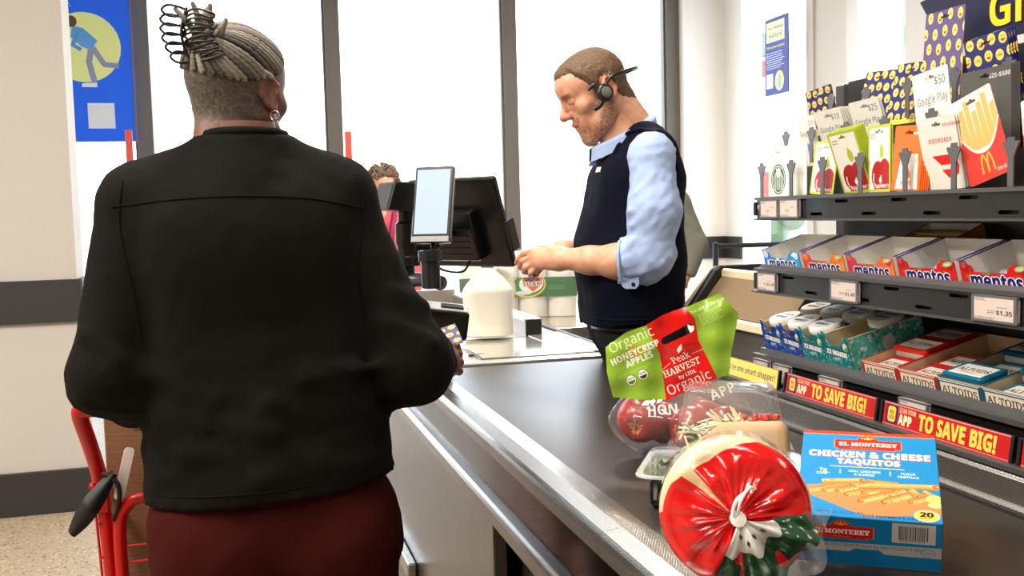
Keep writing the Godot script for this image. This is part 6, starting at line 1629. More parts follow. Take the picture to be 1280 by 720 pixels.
	s.cap(Vector3(-0.005, 1.245, -0.22), Vector3(-0.06, 1.245, -0.19), 0.058, 0.055, 0.02)
	var rn := noise(16.0, 44)
	rn.fractal_type = FastNoiseLite.FRACTAL_RIDGED
	s.each(0.02, func(p: Vector3, d: float) -> float: return d + 0.004 * rn.get_noise_3d(p.x * 0.7 + p.y * 0.4, p.y * 1.5 - p.x * 0.9, p.z * 0.8) + 0.001 * nz.get_noise_3d(p.x * 7.0, p.y * 9.0, p.z * 6.0))
	s.cut(Vector3(-0.038, 1.24, 0.2), Vector3(-1, 0.06, 0).normalized())
	var blue := bumpy(mat(Color(0.60, 0.68, 0.84), 0.8), T.weave, 0.2)
	tri(blue, 16.0, false)
	var shirt := part("shirt", s.mesh(), blue, o)
	shirt.set_meta("label", "light blue shirt with rolled sleeves")
	part("cuff_tab", mb(rot(0, -6, -4, Vector3(-0.006, 1.190, 0.247))).prism(PackedVector2Array([Vector2(-0.026, 0.03), Vector2(-0.022, -0.014), Vector2(-0.012, -0.02), Vector2(0.014, -0.018), Vector2(0.022, -0.008), Vector2(0.020, 0.03)]), -0.0015, 0.0015, 0.0008).done(), blue, shirt)
	part("cuff_button", mb(rot(90, 0, 0, Vector3(0.0, 1.183, 0.2495))).lathe([Vector2(0, 0), Vector2(0.0055, 0), Vector2(0.0055, 0.002), Vector2(0, 0.0024)], 14).done(), mat(Color(0.05, 0.06, 0.1), 0.3), shirt)
	part("cuff_fold", mb().tube(curve([Vector3(-0.034, 1.296, 0.228), Vector3(-0.038, 1.266, 0.258), Vector3(-0.036, 1.229, 0.266), Vector3(-0.030, 1.194, 0.251)], 6), 0.005, 7, false, 0.6).done(), blue, shirt)
	# collar: a folded band round the neck, low in front and high behind
	var col := func(u: float, w: float) -> Vector3:
		var a := lerpf(-2.95, 2.95, u)          # 0 = back of the neck
		var b := (1.0 - cos(a)) * 0.5           # 1 = front
		var out: float = [0.0, 0.006, 0.016][0 if w < 0.34 else (1 if w < 0.5 else 2)]
		var r := 0.064 + out + 0.006 * w
		var y := lerpf(1.642, 1.556, pow(b, 0.9)) - (0.0 if w < 0.4 else (w - 0.4) * lerpf(0.055, 0.075, b))
		return Vector3(-0.022, y, 0.012) + TB * Vector3(sin(a) * r * 0.98, 0, -cos(a) * (r + 0.012))
	part("collar", mb().surf(60, 10, col).done(), blue, shirt)
	part("undershirt", mb().surf(16, 8, func(u: float, w: float) -> Vector3:
		return Vector3(-0.096, 1.53, 0.03) + TB * Vector3(lerpf(-0.035, 0.035, u), lerpf(-0.03, 0.03, w), 0.012 * cos((u - 0.5) * 3.0) - 0.4 * (w - 0.5) * 0.06)).done(), cloth(Color(0.26, 0.30, 0.50), 0.2), o)
	# ---- trousers, belt and shoes
	var t := Field.new(Vector3(-0.2, 0.03, -0.24), Vector3(0.26, 1.1, 0.24), 0.0135)
	for q in [-0.06, 0.06]:
		t.cap(Lf * q + Vector3(-0.002, 1.06, 0), Lf * q * 1.3 + Vector3(0.07, 0.9, 0), 0.122, 0.110, 0.03)
	for q in [-0.1, 0.1]:
		t.cap(Lf * q + Vector3(0.08, 0.88, 0), Lf * q * 1.2 + Vector3(0.075, 0.48, 0), 0.095, 0.07, 0.03)
		t.cap(Lf * q * 1.2 + Vector3(0.075, 0.48, 0), Lf * q * 1.25 + Vector3(0.09, 0.06, 0), 0.07, 0.062, 0.02)
	t.each(0.03, func(p: Vector3, d: float) -> float: return d + 0.004 * nz.get_noise_3d(p.x * 1.3, p.y * 1.3, p.z * 1.3))
	t.cut(Vector3(0, 1.078, 0), Vector3(0, 1, 0))
	t.cut(Vector3(0, 0.05, 0), Vector3(0, -1, 0))
	part("trousers", t.mesh(), cloth(Color(0.13, 0.135, 0.14), 0.4), o)
	var belt := part("belt", seam(t, [Vector3(-0.14, 1.058, 0.3), Vector3(-0.07, 1.056, 0.3), Vector3(0.0, 1.056, 0.3), Vector3(0.1, 1.06, 0.3)], Vector3(0, 0, -1), 0.010), M.black, o)
	part("buckle", mb(rot(0, -50, 0, Vector3(-0.105, 1.060, 0.105))).box(Vector3.ZERO, Vector3(0.036, 0.02, 0.008), 0.002).done(), mat(Color(0.75, 0.73, 0.68), 0.25, 0.8), belt)
	for q in [-0.125, 0.125]:
		part("shoe", mb(Transform3D(TB, Lf * q + Fw * 0.0 + Vector3(0.085, 0, 0))).surf(20, 10, func(u: float, w: float) -> Vector3:
			var a := TAU * u
			return Vector3(cos(a) * 0.05 * (1.0 - pow(w, 3.0)), 0.005 + 0.085 * w * (0.6 - 0.4 * sin(a)), sin(a) * 0.145 * (1.0 - pow(w, 3.0)))).done(), M.black, o)
	# ---- body
	var skin := lin(0.83, 0.635, 0.52)
	var red := lin(0.80, 0.50, 0.40)
	var stub := lin(0.46, 0.34, 0.25)
	var hf := head_field({"back": 0.077, "top": 0.08, "brow": 0.042})
	var zf := (Fw * 0.903 + Vector3.DOWN * 0.43).normalized()
	var HT := Transform3D(Basis(Lf, zf.cross(Lf).normalized(), zf), Vector3(-0.088, 1.703, 0.022)).orthonormalized().scaled_local(Vector3.ONE * 1.05)
	var n2 := noise(300.0, 5)
	var n3 := noise(45.0, 6)
	var hm := hf.mesh(func(p: Vector3, _n: Vector3) -> Color:
		var g := n2.get_noise_3d(p.x, p.y, p.z)
		var c := skin.lerp(red, clampf(0.3 + n3.get_noise_3d(p.x, p.y, p.z) * 0.7, 0.0, 0.6))
		if p.z > 0.095 and p.y < 0.0 and p.y > -0.03:
			c = skin.lerp(red, 0.75)
		if absf(p.x) > 0.075 and p.y > -0.045:
			c = skin.lerp(red, 0.9)
		if absf(p.y + 0.054) < 0.011 and p.z > 0.083 and absf(p.x) < 0.024:
			return lin(0.70, 0.42, 0.36)
		# whiskers: upper lip, chin, jaw up to the sideburns
		var jl := -0.062 + 0.05 * smoothstep(0.055, 0.0, p.z)
		var jaw := smoothstep(jl + 0.012, jl - 0.014, p.y) * smoothstep(-0.122, -0.104, p.y) * smoothstep(-0.022, -0.004, p.z)
		var lip := smoothstep(-0.028, -0.034, p.y) * smoothstep(-0.050, -0.046, p.y) * smoothstep(0.062, 0.074, p.z) * smoothstep(0.036, 0.028, absf(p.x))
		var side := smoothstep(0.05, 0.06, absf(p.x)) * smoothstep(-0.008, 0.0, p.z) * smoothstep(0.034, 0.024, p.z) * smoothstep(0.03, 0.0, p.y) * smoothstep(-0.09, -0.07, p.y)
		var whisk := maxf(jaw, maxf(lip, side))
		if whisk > 0.02:
			return c.lerp(stub, clampf(whisk * (0.55 + g * 1.2), 0.0, 0.92))
		if p.y > 0.002 and p.y < 0.0075 and p.z > 0.076 and p.z < 0.095 and absf(p.x) > 0.02 and absf(p.x) < 0.044:
			return c.lerp(lin(0.30, 0.2, 0.15), 0.65)
		if p.y > 0.025 and p.y < 0.0365 and p.z > 0.066 and absf(p.x) > 0.012 and absf(p.x) < 0.052:
			return c.lerp(lin(0.45, 0.32, 0.22), clampf(0.6 + g, 0.0, 0.9))
		return c, HT)
	var bd := Field.new(Vector3(-0.25, 0.05, -0.28), Vector3(0.24, 1.66, 0.28), 0.015)
	bd.cap(Vector3(-0.062, 1.645, 0.018), Vector3(-0.005, 1.55, 0.005), 0.056, 0.066, 0.03)
	bd.cap(Lf * -0.15 + Vector3(0.03, 1.50, 0), Lf * 0.15 + Vector3(0.03, 1.50, 0), 0.05, 0.05, 0.04)
	bd.cap(Vector3(0.01, 1.48, 0), Vector3(0.01, 1.10, 0), 0.10, 0.09, 0.04)
	bd.cap(Vector3(0.01, 1.10, 0), Vector3(0.07, 0.92, 0), 0.09, 0.09, 0.04)
	bd.cap(Lf * 0.165 + Vector3(0.008, 1.49, 0), Vector3(0.04, 1.255, 0.208), 0.040, 0.040, 0.02)
	bd.cap(Lf * -0.18 + Vector3(0.04, 1.49, 0), Vector3(-0.005, 1.25, -0.22), 0.042, 0.042, 0.02)
	for q in [-0.1, 0.1]:
		bd.cap(Lf * q + Vector3(0.07, 0.9, 0), Lf * q * 1.2 + Vector3(0.075, 0.48, 0), 0.08, 0.055, 0.03)
		bd.cap(Lf * q * 1.2 + Vector3(0.075, 0.48, 0), Lf * q * 1.25 + Vector3(0.09, 0.08, 0), 0.055, 0.04, 0.02)
	var ar := Field.new(Vector3(-0.35, 1.16, -0.24), Vector3(0.10, 1.32, 0.29), 0.0042)
	# near forearm, wrist and hand
	ar.cap(Vector3(0.025, 1.244, 0.208), Vector3(-0.04, 1.241, 0.196), 0.045, 0.045, 0.015)
	ar.cap(Vector3(-0.04, 1.241, 0.196), Vector3(-0.115, 1.245, 0.165), 0.0455, 0.036, 0.02)
	ar.cap(Vector3(-0.115, 1.243, 0.165), Vector3(-0.190, 1.248, 0.130), 0.036, 0.0285, 0.02)
	ar.cap(Vector3(-0.205, 1.256, 0.122), Vector3(-0.272, 1.262, 0.094), 0.025, 0.0165, 0.02)
	ar.cap(Vector3(-0.205, 1.240, 0.126), Vector3(-0.262, 1.234, 0.106), 0.026, 0.0165, 0.02)
	ar.cap(Vector3(-0.21, 1.25, 0.122), Vector3(-0.268, 1.248, 0.1), 0.022, 0.015, 0.015)
	fingers(ar, [[Vector3(-0.272, 1.268, 0.092), Vector3(-0.302, 1.262, 0.072), Vector3(-0.320, 1.246, 0.060), Vector3(-0.327, 1.235, 0.052)], [Vector3(-0.275, 1.254, 0.100), Vector3(-0.306, 1.242, 0.090), Vector3(-0.315, 1.226, 0.074), Vector3(-0.309, 1.217, 0.060)], [Vector3(-0.270, 1.240, 0.106), Vector3(-0.297, 1.224, 0.098), Vector3(-0.302, 1.212, 0.080), Vector3(-0.292, 1.207, 0.066)], [Vector3(-0.260, 1.227, 0.108), Vector3(-0.281, 1.210, 0.102), Vector3(-0.284, 1.202, 0.086), Vector3(-0.275, 1.200, 0.072)], [Vector3(-0.222, 1.268, 0.098), Vector3(-0.258, 1.270, 0.072), Vector3(-0.290, 1.258, 0.056), Vector3(-0.312, 1.242, 0.048)]], 0.0096)
	# far arm, mostly hidden behind the near one
	ar.cap(Vector3(-0.04, 1.25, -0.19), Vector3(-0.12, 1.262, -0.06), 0.043, 0.036, 0.02)
	ar.cap(Vector3(-0.12, 1.262, -0.06), Vector3(-0.19, 1.268, 0.0), 0.036, 0.028, 0.02)
	ar.cap(Vector3(-0.20, 1.268, 0.006), Vector3(-0.258, 1.258, 0.022), 0.024, 0.017, 0.02)
	ar.cap(Vector3(-0.20, 1.250, 0.006), Vector3(-0.252, 1.238, 0.022), 0.024, 0.017, 0.02)
	fingers(ar, [[Vector3(-0.258, 1.262, 0.024), Vector3(-0.290, 1.248, 0.032), Vector3(-0.308, 1.232, 0.038)], [Vector3(-0.258, 1.250, 0.020), Vector3(-0.290, 1.232, 0.026), Vector3(-0.304, 1.216, 0.036)], [Vector3(-0.254, 1.238, 0.018), Vector3(-0.282, 1.218, 0.024), Vector3(-0.290, 1.206, 0.036)], [Vector3(-0.248, 1.228, 0.018), Vector3(-0.27, 1.208, 0.026), Vector3(-0.272, 1.2, 0.038)], [Vector3(-0.222, 1.272, 0.03), Vector3(-0.262, 1.274, 0.045), Vector3(-0.288, 1.264, 0.05)]], 0.0092)
	var tone := func(p: Vector3, _n: Vector3) -> Color: return skin.lerp(red, clampf(0.25 + n3.get_noise_3d(p.x * 0.6, p.y * 0.6, p.z * 0.6) * 0.6 + smoothstep(-0.26, -0.31, p.x) * 0.35, 0.0, 0.8))
	part("body", joined([hm, bd.mesh(tone), ar.mesh(tone)]), vmat(0.5), o).set_meta("label", "face, neck, forearms and hands of fair skin")
	# ---- short brown hair: a shell over the skull, ending at the hairline
	var line := [[-0.12, -0.06], [-0.075, -0.055], [-0.035, -0.03], [-0.026, 0.03], [0.0, 0.036], [0.012, 0.0], [0.022, -0.012], [0.030, 0.03], [0.050, 0.060], [0.062, 0.082], [0.086, 0.079], [0.13, 0.088]]
	var hs := hf.copy()
	var nh := noise(120.0, 8)
	hs.each(0.03, func(p: Vector3, d: float) -> float:
		var y := 0.1
		for i in line.size() - 1:
			if p.z >= line[i][0] and p.z < line[i + 1][0]:
				y = lerpf(line[i][1], line[i + 1][1], (p.z - line[i][0]) / (line[i + 1][0] - line[i][0]))
		var th := (0.0025 + 0.004 * smoothstep(-0.02, 0.08, p.y)) * smoothstep(-0.002, 0.022, p.y - y) + 0.0006
		var e := d - th - 0.0022 * nh.get_noise_3d(p.x, p.y * 0.4, p.z * 0.5)
		return maxf(e, (y - p.y) * 0.6 - 0.001 + 0.004 * nh.get_noise_3d(p.x * 2.0, p.y * 0.5, p.z * 2.0)))
	var br := lin(0.31, 0.225, 0.155)
	var br2 := lin(0.47, 0.365, 0.265)
	var n4 := noise(160.0, 19)
	part("hair", hs.mesh(func(p: Vector3, _n: Vector3) -> Color: return br.lerp(br2, clampf(0.35 + n4.get_noise_3d(p.x * 2.0, p.y * 0.7, p.z * 0.9) * 0.7, 0.0, 1.0)), HT), vmat(0.7), o).set_meta("label", "short brown hair")
	# ---- headset
	var h := thing("headset", "black and grey wireless headset on the cashier's left ear", "headset")
	h.transform = o.transform * HT
	var gk := mat(Color(0.10, 0.105, 0.11), 0.3)
	var ear := Vector3(0.092, -0.006, 0.008)
	var eb := rot(0, 14, -90, ear)
	part("ear_piece", mb(eb).lathe([Vector2(0, -0.008), Vector2(0.021, -0.008), Vector2(0.0235, -0.003), Vector2(0.0235, 0.004), Vector2(0.021, 0.009), Vector2(0.0165, 0.0105), Vector2(0.015, 0.0085), Vector2(0, 0.0085)], 32).done(), gk, h).rotation = Vector3.ZERO
	part("ear_disc", mb(eb).lathe([Vector2(0, 0.008), Vector2(0.0145, 0.008), Vector2(0.0145, 0.0105), Vector2(0.012, 0.012), Vector2(0, 0.012)], 28).done(), mat(Color(0.42, 0.41, 0.40), 0.4, 0.3), h)
	part("boom", mb().tube(curve([ear + Vector3(0.0, -0.014, 0.012), ear + Vector3(-0.002, -0.024, 0.026), ear + Vector3(-0.006, -0.026, 0.042)], 6), 0.0068, 10).done(), gk, h)
	part("ear_hook", mb().tube(curve([ear + Vector3(-0.002, 0.016, 0.012), ear + Vector3(-0.004, 0.030, 0.016), ear + Vector3(-0.008, 0.026, 0.034)], 6), 0.0055, 10).done(), gk, h)
	part("neck_band", mb().tube(curve([ear + Vector3(-0.006, 0.018, -0.012), ear + Vector3(-0.006, 0.030, -0.040), ear + Vector3(-0.016, 0.026, -0.085), ear + Vector3(-0.05, 0.022, -0.118), Vector3(0.0, 0.014, -0.122), ear + Vector3(-0.13, 0.022, -0.118), Vector3(-0.082, 0.016, -0.07), Vector3(-0.086, 0.022, -0.01)], 7), 0.0042, 8).done(), gk, h)

func bystanders() -> void:
	# ---- the woman in pink beyond the till
	var o := thing("person", "curly haired woman in a pink jacket and glasses standing near the far windows", "person", Vector3(0.905, 0, -6.42), -8)
	var skin := lin(0.80, 0.58, 0.50)
	var tone := func(_p: Vector3, _n: Vector3) -> Color: return skin
	var hf := head_field({})
	var HT := rot(14, -14, 0, Vector3(0.005, 1.545, 0.0))
	var hm := hf.mesh(func(p: Vector3, _n: Vector3) -> Color:
		if absf(p.y + 0.054) < 0.010 and p.z > 0.083 and absf(p.x) < 0.024:
			return lin(0.75, 0.35, 0.35)
		return skin, HT)
	var b := Field.new(Vector3(-0.28, 0.05, -0.18), Vector3(0.28, 1.5, 0.25), 0.016)
	b.cap(Vector3(0, 1.49, -0.02), Vector3(0, 1.40, -0.01), 0.05, 0.06, 0.03)
	b.cap(Vector3(-0.14, 1.34, 0), Vector3(0.14, 1.34, 0), 0.045, 0.045, 0.04)
	b.cap(Vector3(0, 1.33, 0), Vector3(0, 0.9, 0), 0.095, 0.1, 0.04)
	for s in [-1, 1]:
		b.cap(Vector3(s * 0.17, 1.34, 0), Vector3(s * 0.2, 1.08, 0.02), 0.04, 0.038, 0.02)
		b.cap(Vector3(s * 0.2, 1.08, 0.02), Vector3(s * 0.17, 0.88, 0.09), 0.038, 0.028, 0.02)
		b.cap(Vector3(s * 0.09, 0.86, 0), Vector3(s * 0.1, 0.08, 0), 0.08, 0.045, 0.02)
	var hands := Field.new(Vector3(-0.24, 0.72, 0.02), Vector3(0.24, 0.9, 0.2), 0.004)
	for s in [-1, 1]:
		hands.cap(Vector3(s * 0.17, 0.875, 0.09), Vector3(s * 0.165, 0.82, 0.115), 0.026, 0.026, 0.01, Vector3(0.6, 0, 0))
		var ch := []
		for k in 4:
			var z := 0.09 + k * 0.018
			ch.append([Vector3(s * 0.164, 0.815, z), Vector3(s * 0.166, 0.782, z + 0.004), Vector3(s * 0.158, 0.757, z + 0.005)])
		ch.append([Vector3(s * 0.155, 0.845, 0.13), Vector3(s * 0.145, 0.812, 0.145)])
		fingers(hands, ch, 0.0085)
	part("body", joined([hm, b.mesh(tone), hands.mesh(tone)]), vmat(0.5), o)
	var cf := Field.new(Vector3(-0.3, 0.7, -0.2), Vector3(0.3, 1.46, 0.22), 0.012)
	cf.cap(Vector3(-0.13, 1.345, 0), Vector3(0.13, 1.345, 0), 0.068, 0.068, 0.05)
	cf.cap(Vector3(-0.05, 1.40, 0), Vector3(0.05, 1.40, 0), 0.05, 0.05, 0.04)
	for q in [-0.07, 0.07]:
		cf.cap(Vector3(q, 1.3, 0), Vector3(q * 1.2, 0.75, 0), 0.12, 0.13, 0.03)
	for s in [-1, 1]:
		cf.cap(Vector3(s * 0.175, 1.35, 0), Vector3(s * 0.205, 1.08, 0.02), 0.062, 0.056, 0.03)
		cf.cap(Vector3(s * 0.205, 1.08, 0.02), Vector3(s * 0.175, 0.89, 0.085), 0.054, 0.046, 0.02)
	cf.cap(Vector3(0, 1.46, 0.12), Vector3(0, 1.25, 0.2), 0.05, 0.02, 0.01, Vector3.ZERO, true)
	part("jacket", cf.mesh(), cloth(Color(0.80, 0.36, 0.38), 0.3), o).set_meta("label", "pink jacket")
	part("lapel", mb().tube(curve([Vector3(0.07, 1.44, 0.03), Vector3(0.07, 1.38, 0.10), Vector3(0.05, 1.28, 0.145), Vector3(0.035, 1.16, 0.15)], 6), 0.016, 8, false, 0.5).done(), cloth(Color(0.62, 0.20, 0.36), 0.3), o)
	part("lapel", mb().tube(curve([Vector3(-0.07, 1.44, 0.03), Vector3(-0.07, 1.38, 0.10), Vector3(-0.05, 1.28, 0.145), Vector3(-0.035, 1.16, 0.15)], 6), 0.016, 8, false, 0.5).done(), cloth(Color(0.62, 0.20, 0.36), 0.3), o)
	var tr := Field.new(Vector3(-0.22, 0.04, -0.16), Vector3(0.22, 0.86, 0.16), 0.016)
	for s in [-1, 1]:
		tr.cap(Vector3(s * 0.085, 0.82, 0), Vector3(s * 0.1, 0.07, 0), 0.1, 0.062, 0.03)
	tr.cut(Vector3(0, 0.06, 0), Vector3(0, -1, 0))
	part("trousers", tr.mesh(), cloth(Color(0.2, 0.21, 0.26), 0.3), o)
	for s in [-1, 1]:
		part("shoe", mb(Transform3D(Basis(), Vector3(s * 0.1, 0.045, 0.04))).ball(Vector3.ZERO, Vector3(0.045, 0.045, 0.12), 16, 10).done(), M.black, o)
	var cu := mb()
	var r := RandomNumberGenerator.new()
	r.seed = 90
	for i in 150:
		var d := Vector3(r.randf_range(-1, 1), r.randf_range(-0.35, 1), r.randf_range(-1, 0.75)).normalized()
		if d.z > 0.45 and d.y < 0.55:
			continue
		var p := HT * (Vector3(0, 0.035, -0.01) + d * Vector3(0.092, 0.108, 0.112))
		var cl := []
		var ph := r.randf() * TAU
		for k in 9:
			cl.append(p + Vector3(cos(k * 1.1 + ph), sin(k * 1.1 + ph), sin(ph + k * 0.6) * 0.7) * 0.014 + d * (k - 4) * 0.003)
		cu.tube(cl, 0.0075, 6)
	var ch2 := part("curly_hair", cu.done(), bumpy(mat(Color(0.42, 0.345, 0.27), 0.75), T.fine, 0.4), o)
	ch2.set_meta("label", "brown curly hair")
	ch2.set_meta("kind", "stuff")
	var gl := mb()
	for s in [-1, 1]:
		var ring := []
		for i in 18:
			var a := TAU * i / 18
			ring.append(HT * (Vector3(s * 0.033 + cos(a) * 0.024, 0.010 + sin(a) * 0.019, 0.1)))
		gl.tube(ring, 0.0018, 6, true)
		gl.tube([HT * Vector3(s * 0.057, 0.012, 0.098), HT * Vector3(s * 0.078, 0.012, -0.01)], 0.0016, 6)
	gl.tube([HT * Vector3(-0.009, 0.012, 0.1), HT * Vector3(0.009, 0.012, 0.1)], 0.0018, 6)
	part("glasses", gl.done(), mat(Color(0.2, 0.12, 0.1), 0.3), o)
	# ---- someone in a grey green jacket behind the cashier, hand on hip
	var p := thing("person", "person in a grey green jacket standing behind the cashier with hand at hip", "person", Vector3(1.754, 0, -3.877), -24.3)
	var sk := lin(0.72, 0.5, 0.42)
	var tn := func(_p: Vector3, _n: Vector3) -> Color: return sk
	var P2 := rot(0, 180, 0, Vector3(-0.13, 1.585, 0.0))
	var bb := Field.new(Vector3(-0.36, 0.05, -0.18), Vector3(0.16, 1.52, 0.18), 0.016)
	bb.cap(Vector3(-0.13, 1.52, 0), Vector3(-0.13, 1.42, 0), 0.05, 0.06, 0.03)
	bb.cap(Vector3(-0.26, 1.38, 0), Vector3(0.0, 1.38, 0), 0.045, 0.045, 0.04)
	bb.cap(Vector3(-0.13, 1.36, 0), Vector3(-0.13, 0.9, 0), 0.09, 0.1, 0.04)
	bb.cap(Vector3(0.025, 1.38, 0), Vector3(0.095, 1.225, 0.03), 0.035, 0.034, 0.02)
	bb.cap(Vector3(0.095, 1.225, 0.03), Vector3(0.05, 1.10, 0.075), 0.032, 0.026, 0.02)
	bb.cap(Vector3(-0.285, 1.38, 0), Vector3(-0.31, 1.12, 0.02), 0.036, 0.03, 0.02)
	for s in [-0.22, -0.04]:
		bb.cap(Vector3(s, 0.88, 0), Vector3(s, 0.08, 0), 0.08, 0.045, 0.02)
	var ph := Field.new(Vector3(-0.03, 1.0, 0.03), Vector3(0.1, 1.13, 0.14), 0.0035)
	ph.cap(Vector3(0.052, 1.105, 0.075), Vector3(0.036, 1.068, 0.09), 0.024, 0.022, 0.01)
	var pc := []
	for k in 4:
		pc.append([Vector3(0.050 - k * 0.002, 1.065 - k * 0.004 + 0.008, 0.078 + k * 0.012), Vector3(0.020, 1.050 - k * 0.006, 0.085 + k * 0.010), Vector3(-0.004, 1.046 - k * 0.006, 0.080 + k * 0.010)])
	pc.append([Vector3(0.055, 1.085, 0.07), Vector3(0.052, 1.052, 0.06)])
	fingers(ph, pc, 0.0085)
	part("body", joined([head_field({}).mesh(tn, P2), bb.mesh(tn), ph.mesh(tn)]), vmat(0.5), p)
	var jf := Field.new(Vector3(-0.4, 0.85, -0.2), Vector3(0.2, 1.52, 0.2), 0.01)
	jf.cap(Vector3(-0.26, 1.39, 0), Vector3(0.0, 1.39, 0), 0.07, 0.07, 0.05)
	for q in [-0.19, -0.07]:
		jf.cap(Vector3(q, 1.34, 0), Vector3(q, 0.9, 0), 0.115, 0.115, 0.03)
	jf.cap(Vector3(0.02, 1.395, 0), Vector3(0.094, 1.225, 0.03), 0.055, 0.05, 0.03)
	jf.cap(Vector3(0.094, 1.225, 0.03), Vector3(0.058, 1.115, 0.07), 0.05, 0.04, 0.015)
	jf.cap(Vector3(-0.285, 1.39, 0), Vector3(-0.31, 1.12, 0.02), 0.06, 0.05, 0.03)
	for q in [[0.05, 1.27, 0.13, 1.22], [0.05, 1.24, 0.12, 1.195], [0.03, 1.33, 0.1, 1.3]]:
		var a := jf.hit(Vector3(q[0], q[1], 0.19), Vector3(0, 0, -1))
		var c := jf.hit(Vector3(q[2], q[3], 0.19), Vector3(0, 0, -1))
		jf.cap(a, c, 0.006, 0.005, 0.014)
	jf.cut(Vector3(0.055, 1.098, 0.075), Vector3(-0.3, -1, 0.2).normalized() if false else Vector3(-0.25, -0.95, 0.15).normalized())
	part("jacket", jf.mesh(), cloth(Color(0.47, 0.475, 0.43), 0.3), p).set_meta("label", "grey green jacket sleeve")
	var tf := Field.new(Vector3(-0.36, 0.04, -0.16), Vector3(0.1, 1.06, 0.16), 0.016)
	tf.cap(Vector3(-0.2, 1.0, 0), Vector3(-0.06, 1.0, 0), 0.11, 0.11, 0.03)
	for s in [-0.22, -0.04]:
		tf.cap(Vector3(s, 0.9, 0), Vector3(s, 0.07, 0), 0.1, 0.062, 0.03)
	tf.cut(Vector3(0, 0.06, 0), Vector3(0, -1, 0))
	part("trousers", tf.mesh(), cloth(Color(0.16, 0.17, 0.2), 0.3), p)
	for s in [-0.22, -0.04]:
		part("shoe", mb(Transform3D(Basis(), Vector3(s, 0.045, -0.04))).ball(Vector3.ZERO, Vector3(0.045, 0.045, 0.12), 16, 10).done(), M.black, p)
	part("hair", mb().ball(P2 * Vector3(0, 0.045, -0.02), Vector3(0.084, 0.09, 0.095), 20, 14).done(), bumpy(mat(Color(0.2, 0.15, 0.12), 0.8), T.fine, 0.5), p)

# ---------------------------------------------------------------- scene tree helpers
func thing(called: String, label: String, category: String, at := Vector3.ZERO, yaw := 0.0, group := "") -> Node3D:
	var o := Node3D.new()
	o.name = called
	add_child(o, true)
	o.position = at
	o.rotation_degrees.y = yaw
	return tag(o, label, category, group)

func tag(o: Node3D, label: String, category: String, group := "") -> Node3D:
	o.set_meta("label", label)
	o.set_meta("category", category)
	if group != "":
		o.set_meta("group", group)
	return o

func part(called: String, mesh: Mesh, m: Material, parent: Node3D = self) -> MeshInstance3D:
	var o := MeshInstance3D.new()
	o.name = called
	o.mesh = mesh
	o.material_override = m
	o.cast_shadow = GeometryInstance3D.SHADOW_CASTING_SETTING_ON
	parent.add_child(o, true)
	return o

func struct(called: String, mesh: Mesh, m: Material, label: String, parent: Node3D = self) -> MeshInstance3D:
	var o := part(called, mesh, m, parent)
	o.set_meta("kind", "structure")
	if label != "":
		o.set_meta("label", label)
	return o

func mat(c: Color, rough := 0.6, metal := 0.0) -> StandardMaterial3D:
	var m := StandardMaterial3D.new()
	m.albedo_color = c
	m.roughness = rough
	m.metallic = metal
	return m

func vmat(rough := 0.6) -> StandardMaterial3D:
	var m := mat(Color.WHITE, rough)
	m.vertex_color_use_as_albedo = true
	return m

func pmat(t: Texture2D, rough := 0.45) -> StandardMaterial3D:
	var m := mat(Color.WHITE, rough)
	m.albedo_texture = t
	return m

func noise_tex(freq: float, octaves: int, ramp: Array, normal := false, bump := 4.0, size := 256, sd := 1, kind := FastNoiseLite.TYPE_SIMPLEX_SMOOTH) -> NoiseTexture2D:
	var n := FastNoiseLite.new()
	n.seed = sd
	n.noise_type = kind
	n.frequency = freq
	n.fractal_octaves = octaves
	var t := NoiseTexture2D.new()
	t.width = size
	t.height = size
	t.seamless = true
	t.noise = n
	if normal:
		t.as_normal_map = true
		t.bump_strength = bump
	elif ramp.size():
		var g := Gradient.new()
		var offs := PackedFloat32Array()
		var cols := PackedColorArray()
		for r in ramp:
			offs.append(r[0])
			cols.append(r[1])
		g.offsets = offs
		g.colors = cols
		t.color_ramp = g
	return t

func tri(m: StandardMaterial3D, scale: float, world := true) -> StandardMaterial3D:
	m.uv1_triplanar = true
	m.uv1_world_triplanar = world
	m.uv1_scale = Vector3.ONE * scale
	return m

func bumpy(m: StandardMaterial3D, t: Texture2D, amount: float) -> StandardMaterial3D:
	m.normal_enabled = true
	m.normal_texture = t
	m.normal_scale = amount
	return m

